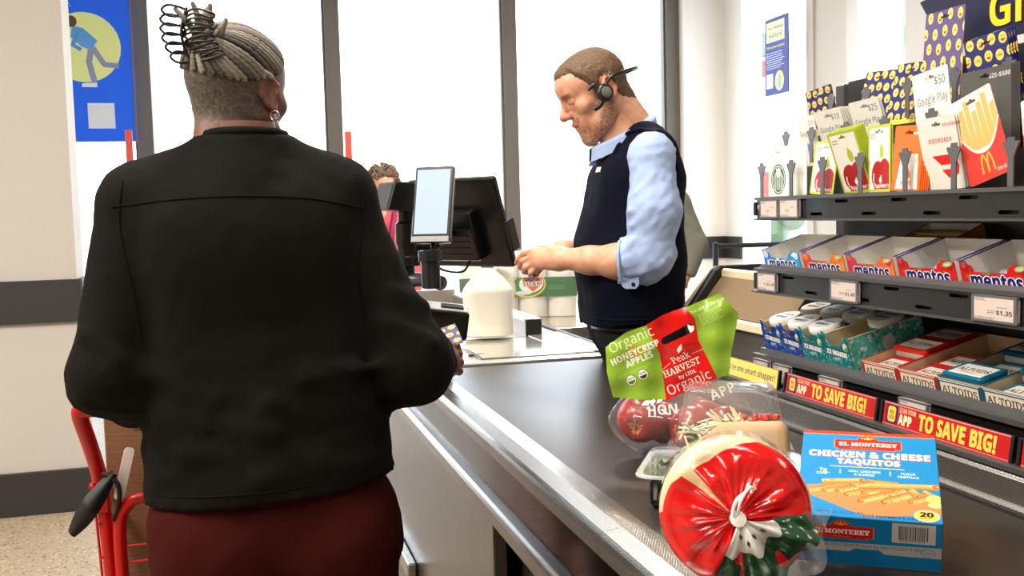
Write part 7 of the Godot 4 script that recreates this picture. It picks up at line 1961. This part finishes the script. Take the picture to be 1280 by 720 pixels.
# ---------------------------------------------------------------- mesh builder (triangles are given counter-clockwise seen from the front)
class Mb:
	var v := PackedVector3Array()
	var n := PackedVector3Array()
	var uv := PackedVector2Array()
	var ix := PackedInt32Array()
	var t := Transform3D()

	func vert(p: Vector3, nn: Vector3, w := Vector2.ZERO) -> int:
		v.append(t * p)
		n.append((t.basis * nn).normalized())
		uv.append(w)
		return v.size() - 1

	func face(a: int, b: int, c: int) -> void:
		ix.append(a)
		ix.append(c)
		ix.append(b)

	func quad(a: Vector3, b: Vector3, c: Vector3, d: Vector3, r := Rect2(0, 0, 1, 1)) -> Mb:
		var nn := (b - a).cross(d - a).normalized()
		var e := r.end
		var i := vert(a, nn, Vector2(r.position.x, e.y))
		vert(b, nn, e)
		vert(c, nn, Vector2(e.x, r.position.y))
		vert(d, nn, r.position)
		face(i, i + 1, i + 2)
		face(i, i + 2, i + 3)
		return self

	func box(c: Vector3, s: Vector3, bv := 0.0) -> Mb:
		var h := s * 0.5
		bv = minf(bv, minf(h.x, minf(h.y, h.z)) * 0.95)
		var id := {}
		for ax in 3:
			for sg in [-1, 1]:
				for p in [-1, 1]:
					for q in [-1, 1]:
						var pos := Vector3.ZERO
						var nn := Vector3.ZERO
						var b1 := (ax + 1) % 3
						var b2 := (ax + 2) % 3
						pos[ax] = sg * h[ax]
						pos[b1] = p * (h[b1] - bv)
						pos[b2] = q * (h[b2] - bv)
						nn[ax] = sg
						id[[ax, sg, p, q]] = vert(c + pos, nn, Vector2(p * 0.5 + 0.5, q * 0.5 + 0.5))
		for ax in 3:
			for sg in [-1, 1]:
				var a: int = id[[ax, sg, -1, -1]]
				var b: int = id[[ax, sg, 1, -1]]
				var cc: int = id[[ax, sg, 1, 1]]
				var d: int = id[[ax, sg, -1, 1]]
				if sg > 0:
					face(a, b, cc); face(a, cc, d)
				else:
					face(a, cc, b); face(a, d, cc)
		if bv > 0:
			for ax in 3:   # edge between +-ax faces and +-b1 faces, running along b2
				for sg in [-1, 1]:
					for sb in [-1, 1]:
						var b1 := (ax + 1) % 3
						# face ax: coordinates (b1,b2); face b1: coordinates (b2, ax)
						var a0: int = id[[ax, sg, sb, -1]]
						var a1: int = id[[ax, sg, sb, 1]]
						var c0: int = id[[b1, sb, -1, sg]]
						var c1: int = id[[b1, sb, 1, sg]]
						if sg * sb > 0:
							face(a0, c0, c1); face(a0, c1, a1)
						else:
							face(a0, c1, c0); face(a0, a1, c1)
			for sx in [-1, 1]:
				for sy in [-1, 1]:
					for sz in [-1, 1]:
						var a: int = id[[0, sx, sy, sz]]
						var b: int = id[[1, sy, sz, sx]]
						var cc: int = id[[2, sz, sx, sy]]
						if sx * sy * sz > 0:
							face(a, b, cc)
						else:
							face(a, cc, b)
		return self

	func lathe(prof: Array, seg := 24, sharp := 0.7) -> Mb:   # profile of Vector2(r, y) from bottom to top (outside)
		var nrm := []
		for i in prof.size() - 1:
			var d: Vector2 = prof[i + 1] - prof[i]
			nrm.append(Vector2(d.y, -d.x).normalized())
		for i in prof.size() - 1:
			var n0: Vector2 = nrm[i]
			var n1: Vector2 = nrm[i]
			if i > 0 and nrm[i - 1].dot(nrm[i]) > sharp:
				n0 = (nrm[i - 1] + nrm[i]).normalized()
			if i < nrm.size() - 1 and nrm[i + 1].dot(nrm[i]) > sharp:
				n1 = (nrm[i + 1] + nrm[i]).normalized()
			var st := v.size()
			for k in seg + 1:
				var a := TAU * k / seg
				var cs := cos(a)
				var sn := sin(a)
				vert(Vector3(prof[i].x * sn, prof[i].y, prof[i].x * cs), Vector3(n0.x * sn, n0.y, n0.x * cs), Vector2(float(k) / seg, 1.0 - float(i) / prof.size()))
				vert(Vector3(prof[i + 1].x * sn, prof[i + 1].y, prof[i + 1].x * cs), Vector3(n1.x * sn, n1.y, n1.x * cs), Vector2(float(k) / seg, 1.0 - float(i + 1) / prof.size()))
			for k in seg:
				var b := st + k * 2
				face(b, b + 2, b + 3)
				face(b, b + 3, b + 1)
		return self

	func tube(pts: Array, rad: Variant, seg := 10, closed := false, flat := 1.0) -> Mb:
		var np := pts.size()
		var up := Vector3.UP
		var st := v.size()
		var d0: Vector3 = (pts[1] - pts[0]).normalized()
		if absf(d0.dot(up)) > 0.9:
			up = Vector3.RIGHT
		var side := d0.cross(up).normalized()
		for i in np:
			var d: Vector3
			if closed:
				d = (pts[(i + 1) % np] - pts[(i + np - 1) % np]).normalized()
			else:
				d = (pts[mini(i + 1, np - 1)] - pts[maxi(i - 1, 0)]).normalized()
			side = (side - d * side.dot(d)).normalized()
			var u2 := side.cross(d)
			var r: float = rad if rad is float else rad[i]
			for k in seg:
				var a := TAU * k / seg
				var dir := side * cos(a) + u2 * sin(a) * flat
				vert(pts[i] + dir * r, dir, Vector2(float(k) / seg, float(i) / np))
		for i in (np if closed else np - 1):
			for k in seg:
				var a := st + i * seg + k
				var b := st + i * seg + (k + 1) % seg
				var c := st + ((i + 1) % np) * seg + (k + 1) % seg
				var e := st + ((i + 1) % np) * seg + k
				face(a, c, b)
				face(a, e, c)
		if not closed:
			for s in [0, 1]:
				var i: int = 0 if s == 0 else np - 1
				var d: Vector3 = (pts[1] - pts[0]) if s == 0 else (pts[np - 2] - pts[np - 1])
				d = -d.normalized()
				var c := vert(pts[i] + d * (rad if rad is float else rad[i]) * 0.35, d)
				for k in seg:
					var a := st + i * seg + k
					var b := st + i * seg + (k + 1) % seg
					if s == 0:
						face(c, a, b)
					else:
						face(c, b, a)
		return self

	func prism(poly: PackedVector2Array, z0: float, z1: float, bv := 0.0, holes: Array = []) -> Mb:   # polygon in xy, front face at z1
		if Geometry2D.is_polygon_clockwise(poly):
			poly = poly.duplicate()
			poly.reverse()
		var rings := [poly]
		for hh in holes:
			var q: PackedVector2Array = hh.duplicate()
			if not Geometry2D.is_polygon_clockwise(q):
				q.reverse()
			rings.append(q)
		var lo := poly[0]
		var hi := poly[0]
		for p in poly:
			lo = lo.min(p)
			hi = hi.max(p)
		var sz := (hi - lo).max(Vector2.ONE * 1e-6)
		var flat_ring := poly
		if bv > 0:
			var off := Geometry2D.offset_polygon(poly, -bv)
			if off.size() == 1 and off[0].size() == poly.size():
				var best := 0
				for i in poly.size():
					if off[0][i].distance_to(poly[0]) < off[0][best].distance_to(poly[0]):
						best = i
				flat_ring = PackedVector2Array()
				for i in poly.size():
					flat_ring.append(off[0][(best + i) % poly.size()])
			else:
				bv = 0.0
		var key := flat_ring.duplicate()
		for k in range(1, rings.size()):   # join the holes by slits
			var q: PackedVector2Array = rings[k]
			var bi := 0
			var bj := 0
			var bd := 1e9
			for i in key.size():
				for j in q.size():
					var dd := key[i].distance_squared_to(q[j])
					if dd < bd:
						bd = dd; bi = i; bj = j
			var nk := PackedVector2Array()
			for i in bi + 1:
				nk.append(key[i])
			for j in q.size() + 1:
				nk.append(q[(bj + j) % q.size()])
			for i in range(bi, key.size()):
				nk.append(key[i])
			key = nk
		var tr := Geometry2D.triangulate_polygon(key)
		for s in [0, 1]:
			var st := v.size()
			for p in key:
				vert(Vector3(p.x, p.y, z1 if s == 1 else z0), Vector3(0, 0, 1 if s == 1 else -1), Vector2((p.x - lo.x) / sz.x, (hi.y - p.y) / sz.y))
			for i in range(0, tr.size(), 3):
				var a := tr[i]
				var b := tr[i + 1]
				var c := tr[i + 2]
				var cw := (key[b] - key[a]).cross(key[c] - key[a]) < 0
				if cw == (s == 1):
					face(st + a, st + c, st + b)
				else:
					face(st + a, st + b, st + c)
		for k in rings.size():
			var q: PackedVector2Array = rings[k]
			for i in q.size():
				var a := q[i]
				var b := q[(i + 1) % q.size()]
				var e := Vector3(b.y - a.y, a.x - b.x, 0).normalized()
				var zz0 := z0 + (bv if k == 0 else 0.0)
				var zz1 := z1 - (bv if k == 0 else 0.0)
				var j := vert(Vector3(a.x, a.y, zz0), e)
				vert(Vector3(b.x, b.y, zz0), e)
				vert(Vector3(b.x, b.y, zz1), e)
				vert(Vector3(a.x, a.y, zz1), e)
				face(j, j + 1, j + 2)
				face(j, j + 2, j + 3)
				if bv > 0 and k == 0:
					var fa := flat_ring[i]
					var fb := flat_ring[(i + 1) % q.size()]
					quad(Vector3(a.x, a.y, zz1), Vector3(b.x, b.y, zz1), Vector3(fb.x, fb.y, z1), Vector3(fa.x, fa.y, z1))
					quad(Vector3(b.x, b.y, zz0), Vector3(a.x, a.y, zz0), Vector3(fa.x, fa.y, z0), Vector3(fb.x, fb.y, z0))
		return self

	func surf(nu: int, nv: int, fn: Callable) -> Mb:   # fn(u, v) -> Vector3; front = du x dv
		var st := v.size()
		var g := []
		for j in nv + 1:
			for i in nu + 1:
				g.append(fn.call(float(i) / nu, float(j) / nv))
		for j in nv + 1:
			for i in nu + 1:
				var du: Vector3 = g[j * (nu + 1) + mini(i + 1, nu)] - g[j * (nu + 1) + maxi(i - 1, 0)]
				var dv: Vector3 = g[mini(j + 1, nv) * (nu + 1) + i] - g[maxi(j - 1, 0) * (nu + 1) + i]
				var nn := du.cross(dv)
				if nn.length() < 1e-12:
					nn = Vector3.UP
				vert(g[j * (nu + 1) + i], nn.normalized(), Vector2(float(i) / nu, 1.0 - float(j) / nv))
		for j in nv:
			for i in nu:
				var a := st + j * (nu + 1) + i
				face(a, a + 1, a + nu + 2)
				face(a, a + nu + 2, a + nu + 1)
		return self

	func ball(c: Vector3, r: Vector3, seg := 16, rings := 10) -> Mb:
		return surf(seg, rings, func(u: float, w: float) -> Vector3:
			var a := TAU * u
			var b := PI * (w - 0.5)
			return c + Vector3(sin(a) * cos(b), sin(b), cos(a) * cos(b)) * r)

	func text(s: String, font: Font, size: float, at: Transform3D, depth := 0.0) -> Mb:   # lettering lying in the xy plane of «at», centred
		var tm := TextMesh.new()
		tm.text = s
		tm.font = font
		tm.font_size = 64
		tm.pixel_size = size / 64.0
		tm.depth = depth
		tm.curve_step = 2.0
		for si in tm.get_surface_count():
			var a := tm.surface_get_arrays(si)
			var st := v.size()
			for i in a[Mesh.ARRAY_VERTEX].size():
				vert(at * a[Mesh.ARRAY_VERTEX][i], at.basis * a[Mesh.ARRAY_NORMAL][i])
			for i in a[Mesh.ARRAY_INDEX]:
				ix.append(st + i)
		return self

	func done() -> ArrayMesh:
		var a := []
		a.resize(Mesh.ARRAY_MAX)
		a[Mesh.ARRAY_VERTEX] = v
		a[Mesh.ARRAY_NORMAL] = n
		a[Mesh.ARRAY_TEX_UV] = uv
		a[Mesh.ARRAY_INDEX] = ix
		var m := ArrayMesh.new()
		m.add_surface_from_arrays(Mesh.PRIMITIVE_TRIANGLES, a)
		return m

func mb(t := Transform3D()) -> Mb:
	var m := Mb.new()
	m.t = t
	return m

func rot(x: float, y: float, z: float, at := Vector3.ZERO) -> Transform3D:
	return Transform3D(Basis.from_euler(Vector3(deg_to_rad(x), deg_to_rad(y), deg_to_rad(z))), at)

func curve(pts: Array, per := 8, closed := false) -> Array:   # Catmull-Rom through the points
	var out := []
	var np := pts.size()
	for i in (np if closed else np - 1):
		var p0: Vector3 = pts[(i - 1 + np) % np] if closed or i > 0 else pts[0]
		var p1: Vector3 = pts[i]
		var p2: Vector3 = pts[(i + 1) % np]
		var p3: Vector3 = pts[(i + 2) % np] if closed or i < np - 2 else pts[np - 1]
		for k in per:
			out.append(p1.cubic_interpolate(p2, p0, p3, float(k) / per))
	if not closed:
		out.append(pts[np - 1])
	return out

func rrect(w: float, h: float, r: float, seg := 4) -> PackedVector2Array:
	var p := PackedVector2Array()
	for k in 4:
		var c := Vector2((w * 0.5 - r) * [1, -1, -1, 1][k], (h * 0.5 - r) * [1, 1, -1, -1][k])
		for i in seg + 1:
			p.append(c + Vector2.from_angle(PI * 0.5 * (k + float(i) / seg)) * r)
	return p

# ---------------------------------------------------------------- printing: a canvas that draws polygons and lettering into an Image at twice the size
class Cv:
	var im: Image
	var w: int
	var h: int
	var fonts: Dictionary

	func _init(ww: int, hh: int, c: Color, ff: Dictionary) -> void:
		w = ww
		h = hh
		fonts = ff
		im = Image.create(w * 2, h * 2, false, Image.FORMAT_RGBA8)
		im.fill(c)

	func rect(x: float, y: float, ww: float, hh: float, c: Color) -> void:
		im.fill_rect(Rect2i(roundi(x * 2), roundi(y * 2), roundi(ww * 2), roundi(hh * 2)), c)

	func poly(rings: Array, c: Color) -> void:
		var y0 := 1e9
		var y1 := -1e9
		var e := []
		for r in rings:
			var m: int = r.size()
			for i in m:
				var a: Vector2 = r[i] * 2.0
				var b: Vector2 = r[(i + 1) % m] * 2.0
				y0 = minf(y0, a.y)
				y1 = maxf(y1, a.y)
				if a.y != b.y:
					e.append([a, b, 1] if a.y < b.y else [b, a, -1])
		for yy in range(maxi(0, floori(y0)), mini(h * 2, ceili(y1) + 1)):
			var y := yy + 0.5
			var xs := []
			for s in e:
				if s[0].y <= y and s[1].y > y:
					xs.append(Vector2(s[0].x + (s[1].x - s[0].x) * (y - s[0].y) / (s[1].y - s[0].y), s[2]))
			xs.sort()
			var wind := 0.0
			for i in xs.size() - 1:
				wind += xs[i].y
				if wind != 0:
					var xa := maxi(0, roundi(xs[i].x))
					var xb := mini(w * 2, roundi(xs[i + 1].x))
					if xb > xa:
						im.fill_rect(Rect2i(xa, yy, xb - xa, 1), c)

	func ell(x: float, y: float, rx: float, ry: float, c: Color, a0 := 0.0, a1 := TAU, turn := 0.0) -> void:
		var p := PackedVector2Array()
		for i in 33:
			var a := lerpf(a0, a1, i / 32.0)
			p.append(Vector2(x, y) + Vector2(cos(a) * rx, sin(a) * ry).rotated(turn))
		poly([p], c)

	func line(pts: Array, width: float, c: Color) -> void:
		for i in pts.size() - 1:
			var a: Vector2 = pts[i]
			var b: Vector2 = pts[i + 1]
			var s := (b - a).normalized().orthogonal() * width * 0.5
			poly([PackedVector2Array([a + s, b + s, b - s, a - s])], c)
			if i > 0:
				ell(a.x, a.y, width * 0.5, width * 0.5, c)

	# lettering: baseline from (x, y); align 0 left, 0.5 centre, 1 right; stretch widens it
	func text(s: String, f: String, size: float, x: float, y: float, c: Color, align := 0.5, turn := 0.0, stretch := 1.0, fat := 0.0, slant := 0.0) -> void:
		var tl := TextLine.new()
		tl.add_string(s, fonts[f], 64)
		var ts := TextServerManager.get_primary_interface()
		var k := size / 64.0
		var pen := -tl.get_line_width() * align
		for g in ts.shaped_text_get_glyphs(tl.get_rid()):
			var d := ts.font_get_glyph_contours(g.font_rid, 64, g.index)
			var rings := []
			var st := 0
			if d.has("contours"):
				for en in d.contours:
					var r := PackedVector2Array()
					var m: int = en - st + 1
					for i in m:
						var p: Vector3 = d.points[st + i]
						var q: Vector3 = d.points[st + (i + 1) % m]
						var o: Vector3 = d.points[st + (i + m - 1) % m]
						if p.z == 1.0:
							r.append(Vector2(p.x, p.y))
						else:
							var a := Vector2(o.x, o.y) if o.z == 1.0 else Vector2(o.x + p.x, o.y + p.y) * 0.5
							var b := Vector2(q.x, q.y) if q.z == 1.0 else Vector2(q.x + p.x, q.y + p.y) * 0.5
							if o.z != 1.0:
								r.append(a)
							var cp := Vector2(p.x, p.y)
							for j in [0.33, 0.67]:
								r.append(a.lerp(cp, j).lerp(cp.lerp(b, j), j))
					st = en + 1
					for i in r.size():
						var z := r[i] + Vector2(pen + g.offset.x, 0)
						r[i] = Vector2(x, y) + Vector2((z.x - z.y * -slant) * k * stretch, z.y * k).rotated(turn)
					rings.append(r)
			pen += g.advance
			if rings.size():
				if fat > 0:
					for j in 12:
						var of := Vector2.from_angle(TAU * j / 12) * fat
						var rr := []
						for r in rings:
							var q := PackedVector2Array()
							for p in r:
								q.append(p + of)
							rr.append(q)
						poly(rr, c)
				else:
					poly(rings, c)

	func fake(x: float, y: float, ww: float, lines: int, size: float, c: Color, sd := 1, turn := 0.0) -> void:   # print too small to read: rows of short strokes
		var r := RandomNumberGenerator.new()
		r.seed = sd
		for i in lines:
			var px := 0.0
			var stop := ww * r.randf_range(0.75, 1.0)
			while px < stop:
				var l := minf(size * r.randf_range(0.8, 2.4), stop - px)
				var o := Vector2(x, y) + Vector2(px, i * size * 1.6).rotated(turn)
				var e := Vector2(l, 0).rotated(turn)
				var s := Vector2(0, size * 0.7).rotated(turn)
				poly([PackedVector2Array([o, o + e, o + e + s, o + s])], c)
				px += l + size * 0.5

	func tex() -> ImageTexture:
		im.shrink_x2()
		return ImageTexture.create_from_image(im)

# ---------------------------------------------------------------- bodies: a distance field on a grid, meshed with surface nets
class Field:
	var o: Vector3
	var h: float
	var nx: int
	var ny: int
	var nz: int
	var s := PackedFloat32Array()

	func _init(lo: Vector3, hi: Vector3, cell: float) -> void:
		o = lo
		h = cell
		nx = ceili((hi.x - lo.x) / h) + 1
		ny = ceili((hi.y - lo.y) / h) + 1
		nz = ceili((hi.z - lo.z) / h) + 1
		s.resize(nx * ny * nz)
		s.fill(1.0)

	func copy() -> Field:
		var f := Field.new(o, o, h)
		f.nx = nx; f.ny = ny; f.nz = nz
		f.s = s.duplicate()
		return f

	# a tapered capsule; sq squeezes it: its direction is the squeezed axis, its length the factor
	func cap(a: Vector3, b: Vector3, ra: float, rb: float, k := 0.02, sq := Vector3.ZERO, carve := false) -> Field:
		var m := maxf(ra, rb) * maxf(1.0, sq.length()) + k + h * 2.0
		var lo := ((a.min(b) - Vector3.ONE * m - o) / h).floor().clamp(Vector3.ZERO, Vector3(nx, ny, nz))
		var hi := ((a.max(b) + Vector3.ONE * m - o) / h).ceil().clamp(Vector3.ZERO, Vector3(nx - 1, ny - 1, nz - 1))
		var ab := b - a
		var l2 := maxf(ab.length_squared(), 1e-9)
		var q := sq.length()
		var ax := sq / q if q > 0 else Vector3.ZERO
		var qf := 1.0 / q - 1.0 if q > 0 else 0.0
		var dr := rb - ra
		for z in range(int(lo.z), int(hi.z) + 1):
			for y in range(int(lo.y), int(hi.y) + 1):
				var i := (z * ny + y) * nx + int(lo.x)
				var p := o + Vector3(lo.x, y, z) * h - a
				for x in range(int(lo.x), int(hi.x) + 1):
					var t := clampf(p.dot(ab) / l2, 0.0, 1.0)
					var w := p - ab * t
					if q > 0:
						w += ax * (w.dot(ax) * qf)
					var d := w.length() - ra - dr * t
					var c := s[i]
					if carve:
						d = -d
						var e := maxf(k - absf(c - d), 0.0)
						s[i] = maxf(c, d) + e * e * 0.25 / k
					else:
						var e := maxf(k - absf(c - d), 0.0)
						s[i] = minf(c, d) - e * e * 0.25 / k
					p.x += h
					i += 1
		return self

	func ell(c0: Vector3, r: Vector3, k := 0.02, carve := false, b := Basis()) -> Field:
		var m := maxf(r.x, maxf(r.y, r.z)) + k + h * 2.0
		var lo := ((c0 - Vector3.ONE * m - o) / h).floor().clamp(Vector3.ZERO, Vector3(nx, ny, nz))
		var hi := ((c0 + Vector3.ONE * m - o) / h).ceil().clamp(Vector3.ZERO, Vector3(nx - 1, ny - 1, nz - 1))
		var bt := b.transposed()
		for z in range(int(lo.z), int(hi.z) + 1):
			for y in range(int(lo.y), int(hi.y) + 1):
				var i := (z * ny + y) * nx + int(lo.x)
				for x in range(int(lo.x), int(hi.x) + 1):
					var p := bt * (o + Vector3(x, y, z) * h - c0)
					var g := p / r
					var k0 := g.length()
					var k1 := (g / r).length()
					var d := k0 * (k0 - 1.0) / maxf(k1, 1e-6) if k0 > 0.001 else -minf(r.x, minf(r.y, r.z))
					var c := s[i]
					if carve:
						d = -d
						var e := maxf(k - absf(c - d), 0.0)
						s[i] = maxf(c, d) + e * e * 0.25 / k
					else:
						var e := maxf(k - absf(c - d), 0.0)
						s[i] = minf(c, d) - e * e * 0.25 / k
					i += 1
		return self

	func cut(p0: Vector3, nn: Vector3) -> Field:   # removes the side that nn points to
		for z in nz:
			for y in ny:
				var i := (z * ny + y) * nx
				for x in nx:
					if s[i] < h * 3.0:
						s[i] = maxf(s[i], (o + Vector3(x, y, z) * h - p0).dot(nn))
					i += 1
		return self

	func each(band: float, fn: Callable) -> Field:   # fn(point, distance) -> distance for the cells near the surface
		for z in nz:
			for y in ny:
				var i := (z * ny + y) * nx
				for x in nx:
					if absf(s[i]) < band:
						s[i] = fn.call(o + Vector3(x, y, z) * h, s[i])
					i += 1
		return self

	func at(p: Vector3) -> float:
		var g := (p - o) / h
		g = g.clamp(Vector3.ZERO, Vector3(nx - 1.001, ny - 1.001, nz - 1.001))
		var f := g.floor()
		var t := g - f
		var i := (int(f.z) * ny + int(f.y)) * nx + int(f.x)
		var a := lerpf(lerpf(s[i], s[i + 1], t.x), lerpf(s[i + nx], s[i + nx + 1], t.x), t.y)
		i += nx * ny
		return lerpf(a, lerpf(lerpf(s[i], s[i + 1], t.x), lerpf(s[i + nx], s[i + nx + 1], t.x), t.y), t.z)

	func grad(p: Vector3) -> Vector3:
		var e := h * 0.7
		return Vector3(at(p + Vector3(e, 0, 0)) - at(p - Vector3(e, 0, 0)), at(p + Vector3(0, e, 0)) - at(p - Vector3(0, e, 0)), at(p + Vector3(0, 0, e)) - at(p - Vector3(0, 0, e))).normalized()

	func hit(p: Vector3, dir: Vector3, far := 0.6) -> Vector3:   # marches to the surface
		var t := 0.0
		while t < far:
			var d := at(p + dir * t)
			if d < 0.0005:
				break
			t += clampf(d * 0.7, 0.0008, 0.02)
		return p + dir * t

	func mesh(color: Variant = null, back := Transform3D()) -> ArrayMesh:
		var v := PackedVector3Array()
		var id := PackedInt32Array()
		id.resize(s.size())
		id.fill(-1)
		var sx := nx
		var sz := nx * ny
		var off := [0, 1, sx, sx + 1, sz, sz + 1, sz + sx, sz + sx + 1]
		var cor := [Vector3(0, 0, 0), Vector3(1, 0, 0), Vector3(0, 1, 0), Vector3(1, 1, 0), Vector3(0, 0, 1), Vector3(1, 0, 1), Vector3(0, 1, 1), Vector3(1, 1, 1)]
		var edges := [[0, 1], [2, 3], [4, 5], [6, 7], [0, 2], [1, 3], [4, 6], [5, 7], [0, 4], [1, 5], [2, 6], [3, 7]]
		var lim := h * 2.2
		for z in nz - 1:
			for y in ny - 1:
				var i := (z * ny + y) * nx
				for x in nx - 1:
					if absf(s[i]) < lim:
						var neg := 0
						for k in 8:
							if s[i + off[k]] < 0.0:
								neg += 1
						if neg > 0 and neg < 8:
							var c := Vector3.ZERO
							var m := 0
							for e in edges:
								var a := s[i + off[e[0]]]
								var b := s[i + off[e[1]]]
								if (a < 0.0) != (b < 0.0):
									c += cor[e[0]].lerp(cor[e[1]], a / (a - b))
									m += 1
							id[i] = v.size()
							v.append(o + (Vector3(x, y, z) + c / m) * h)
					i += 1
		var ix := PackedInt32Array()
		for z in range(1, nz - 1):
			for y in range(1, ny - 1):
				var i := (z * ny + y) * nx + 1
				for x in range(1, nx - 1):
					if id[i] >= 0 or absf(s[i]) < lim:
						var a := s[i] < 0.0
						if a != (s[i + 1] < 0.0):
							quad(ix, id[i], id[i - sx], id[i - sx - sz], id[i - sz], not a)
						if a != (s[i + sx] < 0.0):
							quad(ix, id[i], id[i - sz], id[i - sz - 1], id[i - 1], not a)
						if a != (s[i + sz] < 0.0):
							quad(ix, id[i], id[i - 1], id[i - 1 - sx], id[i - sx], not a)
					i += 1
		var n := PackedVector3Array()
		n.resize(v.size())
		for i in range(0, ix.size(), 3):
			var nn := (v[ix[i + 2]] - v[ix[i]]).cross(v[ix[i + 1]] - v[ix[i]])
			n[ix[i]] += nn
			n[ix[i + 1]] += nn
			n[ix[i + 2]] += nn
		var cols := PackedColorArray()
		if color != null:
			cols.resize(v.size())
		for i in v.size():
			n[i] = n[i].normalized()
			if color != null:
				cols[i] = color.call(v[i], n[i])
		if back != Transform3D():
			for i in v.size():
				v[i] = back * v[i]
				n[i] = (back.basis * n[i]).normalized()
		var ar := []
		ar.resize(Mesh.ARRAY_MAX)
		ar[Mesh.ARRAY_VERTEX] = v
		ar[Mesh.ARRAY_NORMAL] = n
		ar[Mesh.ARRAY_INDEX] = ix
		if color != null:
			ar[Mesh.ARRAY_COLOR] = cols
		var m := ArrayMesh.new()
		m.add_surface_from_arrays(Mesh.PRIMITIVE_TRIANGLES, ar)
		return m

	static func quad(ix: PackedInt32Array, a: int, b: int, c: int, d: int, flip: bool) -> void:
		if a < 0 or b < 0 or c < 0 or d < 0:
			return
		if flip:
			ix.append(a); ix.append(b); ix.append(c); ix.append(a); ix.append(c); ix.append(d)
		else:
			ix.append(a); ix.append(c); ix.append(b); ix.append(a); ix.append(d); ix.append(c)

func joined(meshes: Array) -> ArrayMesh:   # several field meshes as one surface
	var st := SurfaceTool.new()
	for m in meshes:
		st.append_from(m, 0, Transform3D())
	return st.commit()
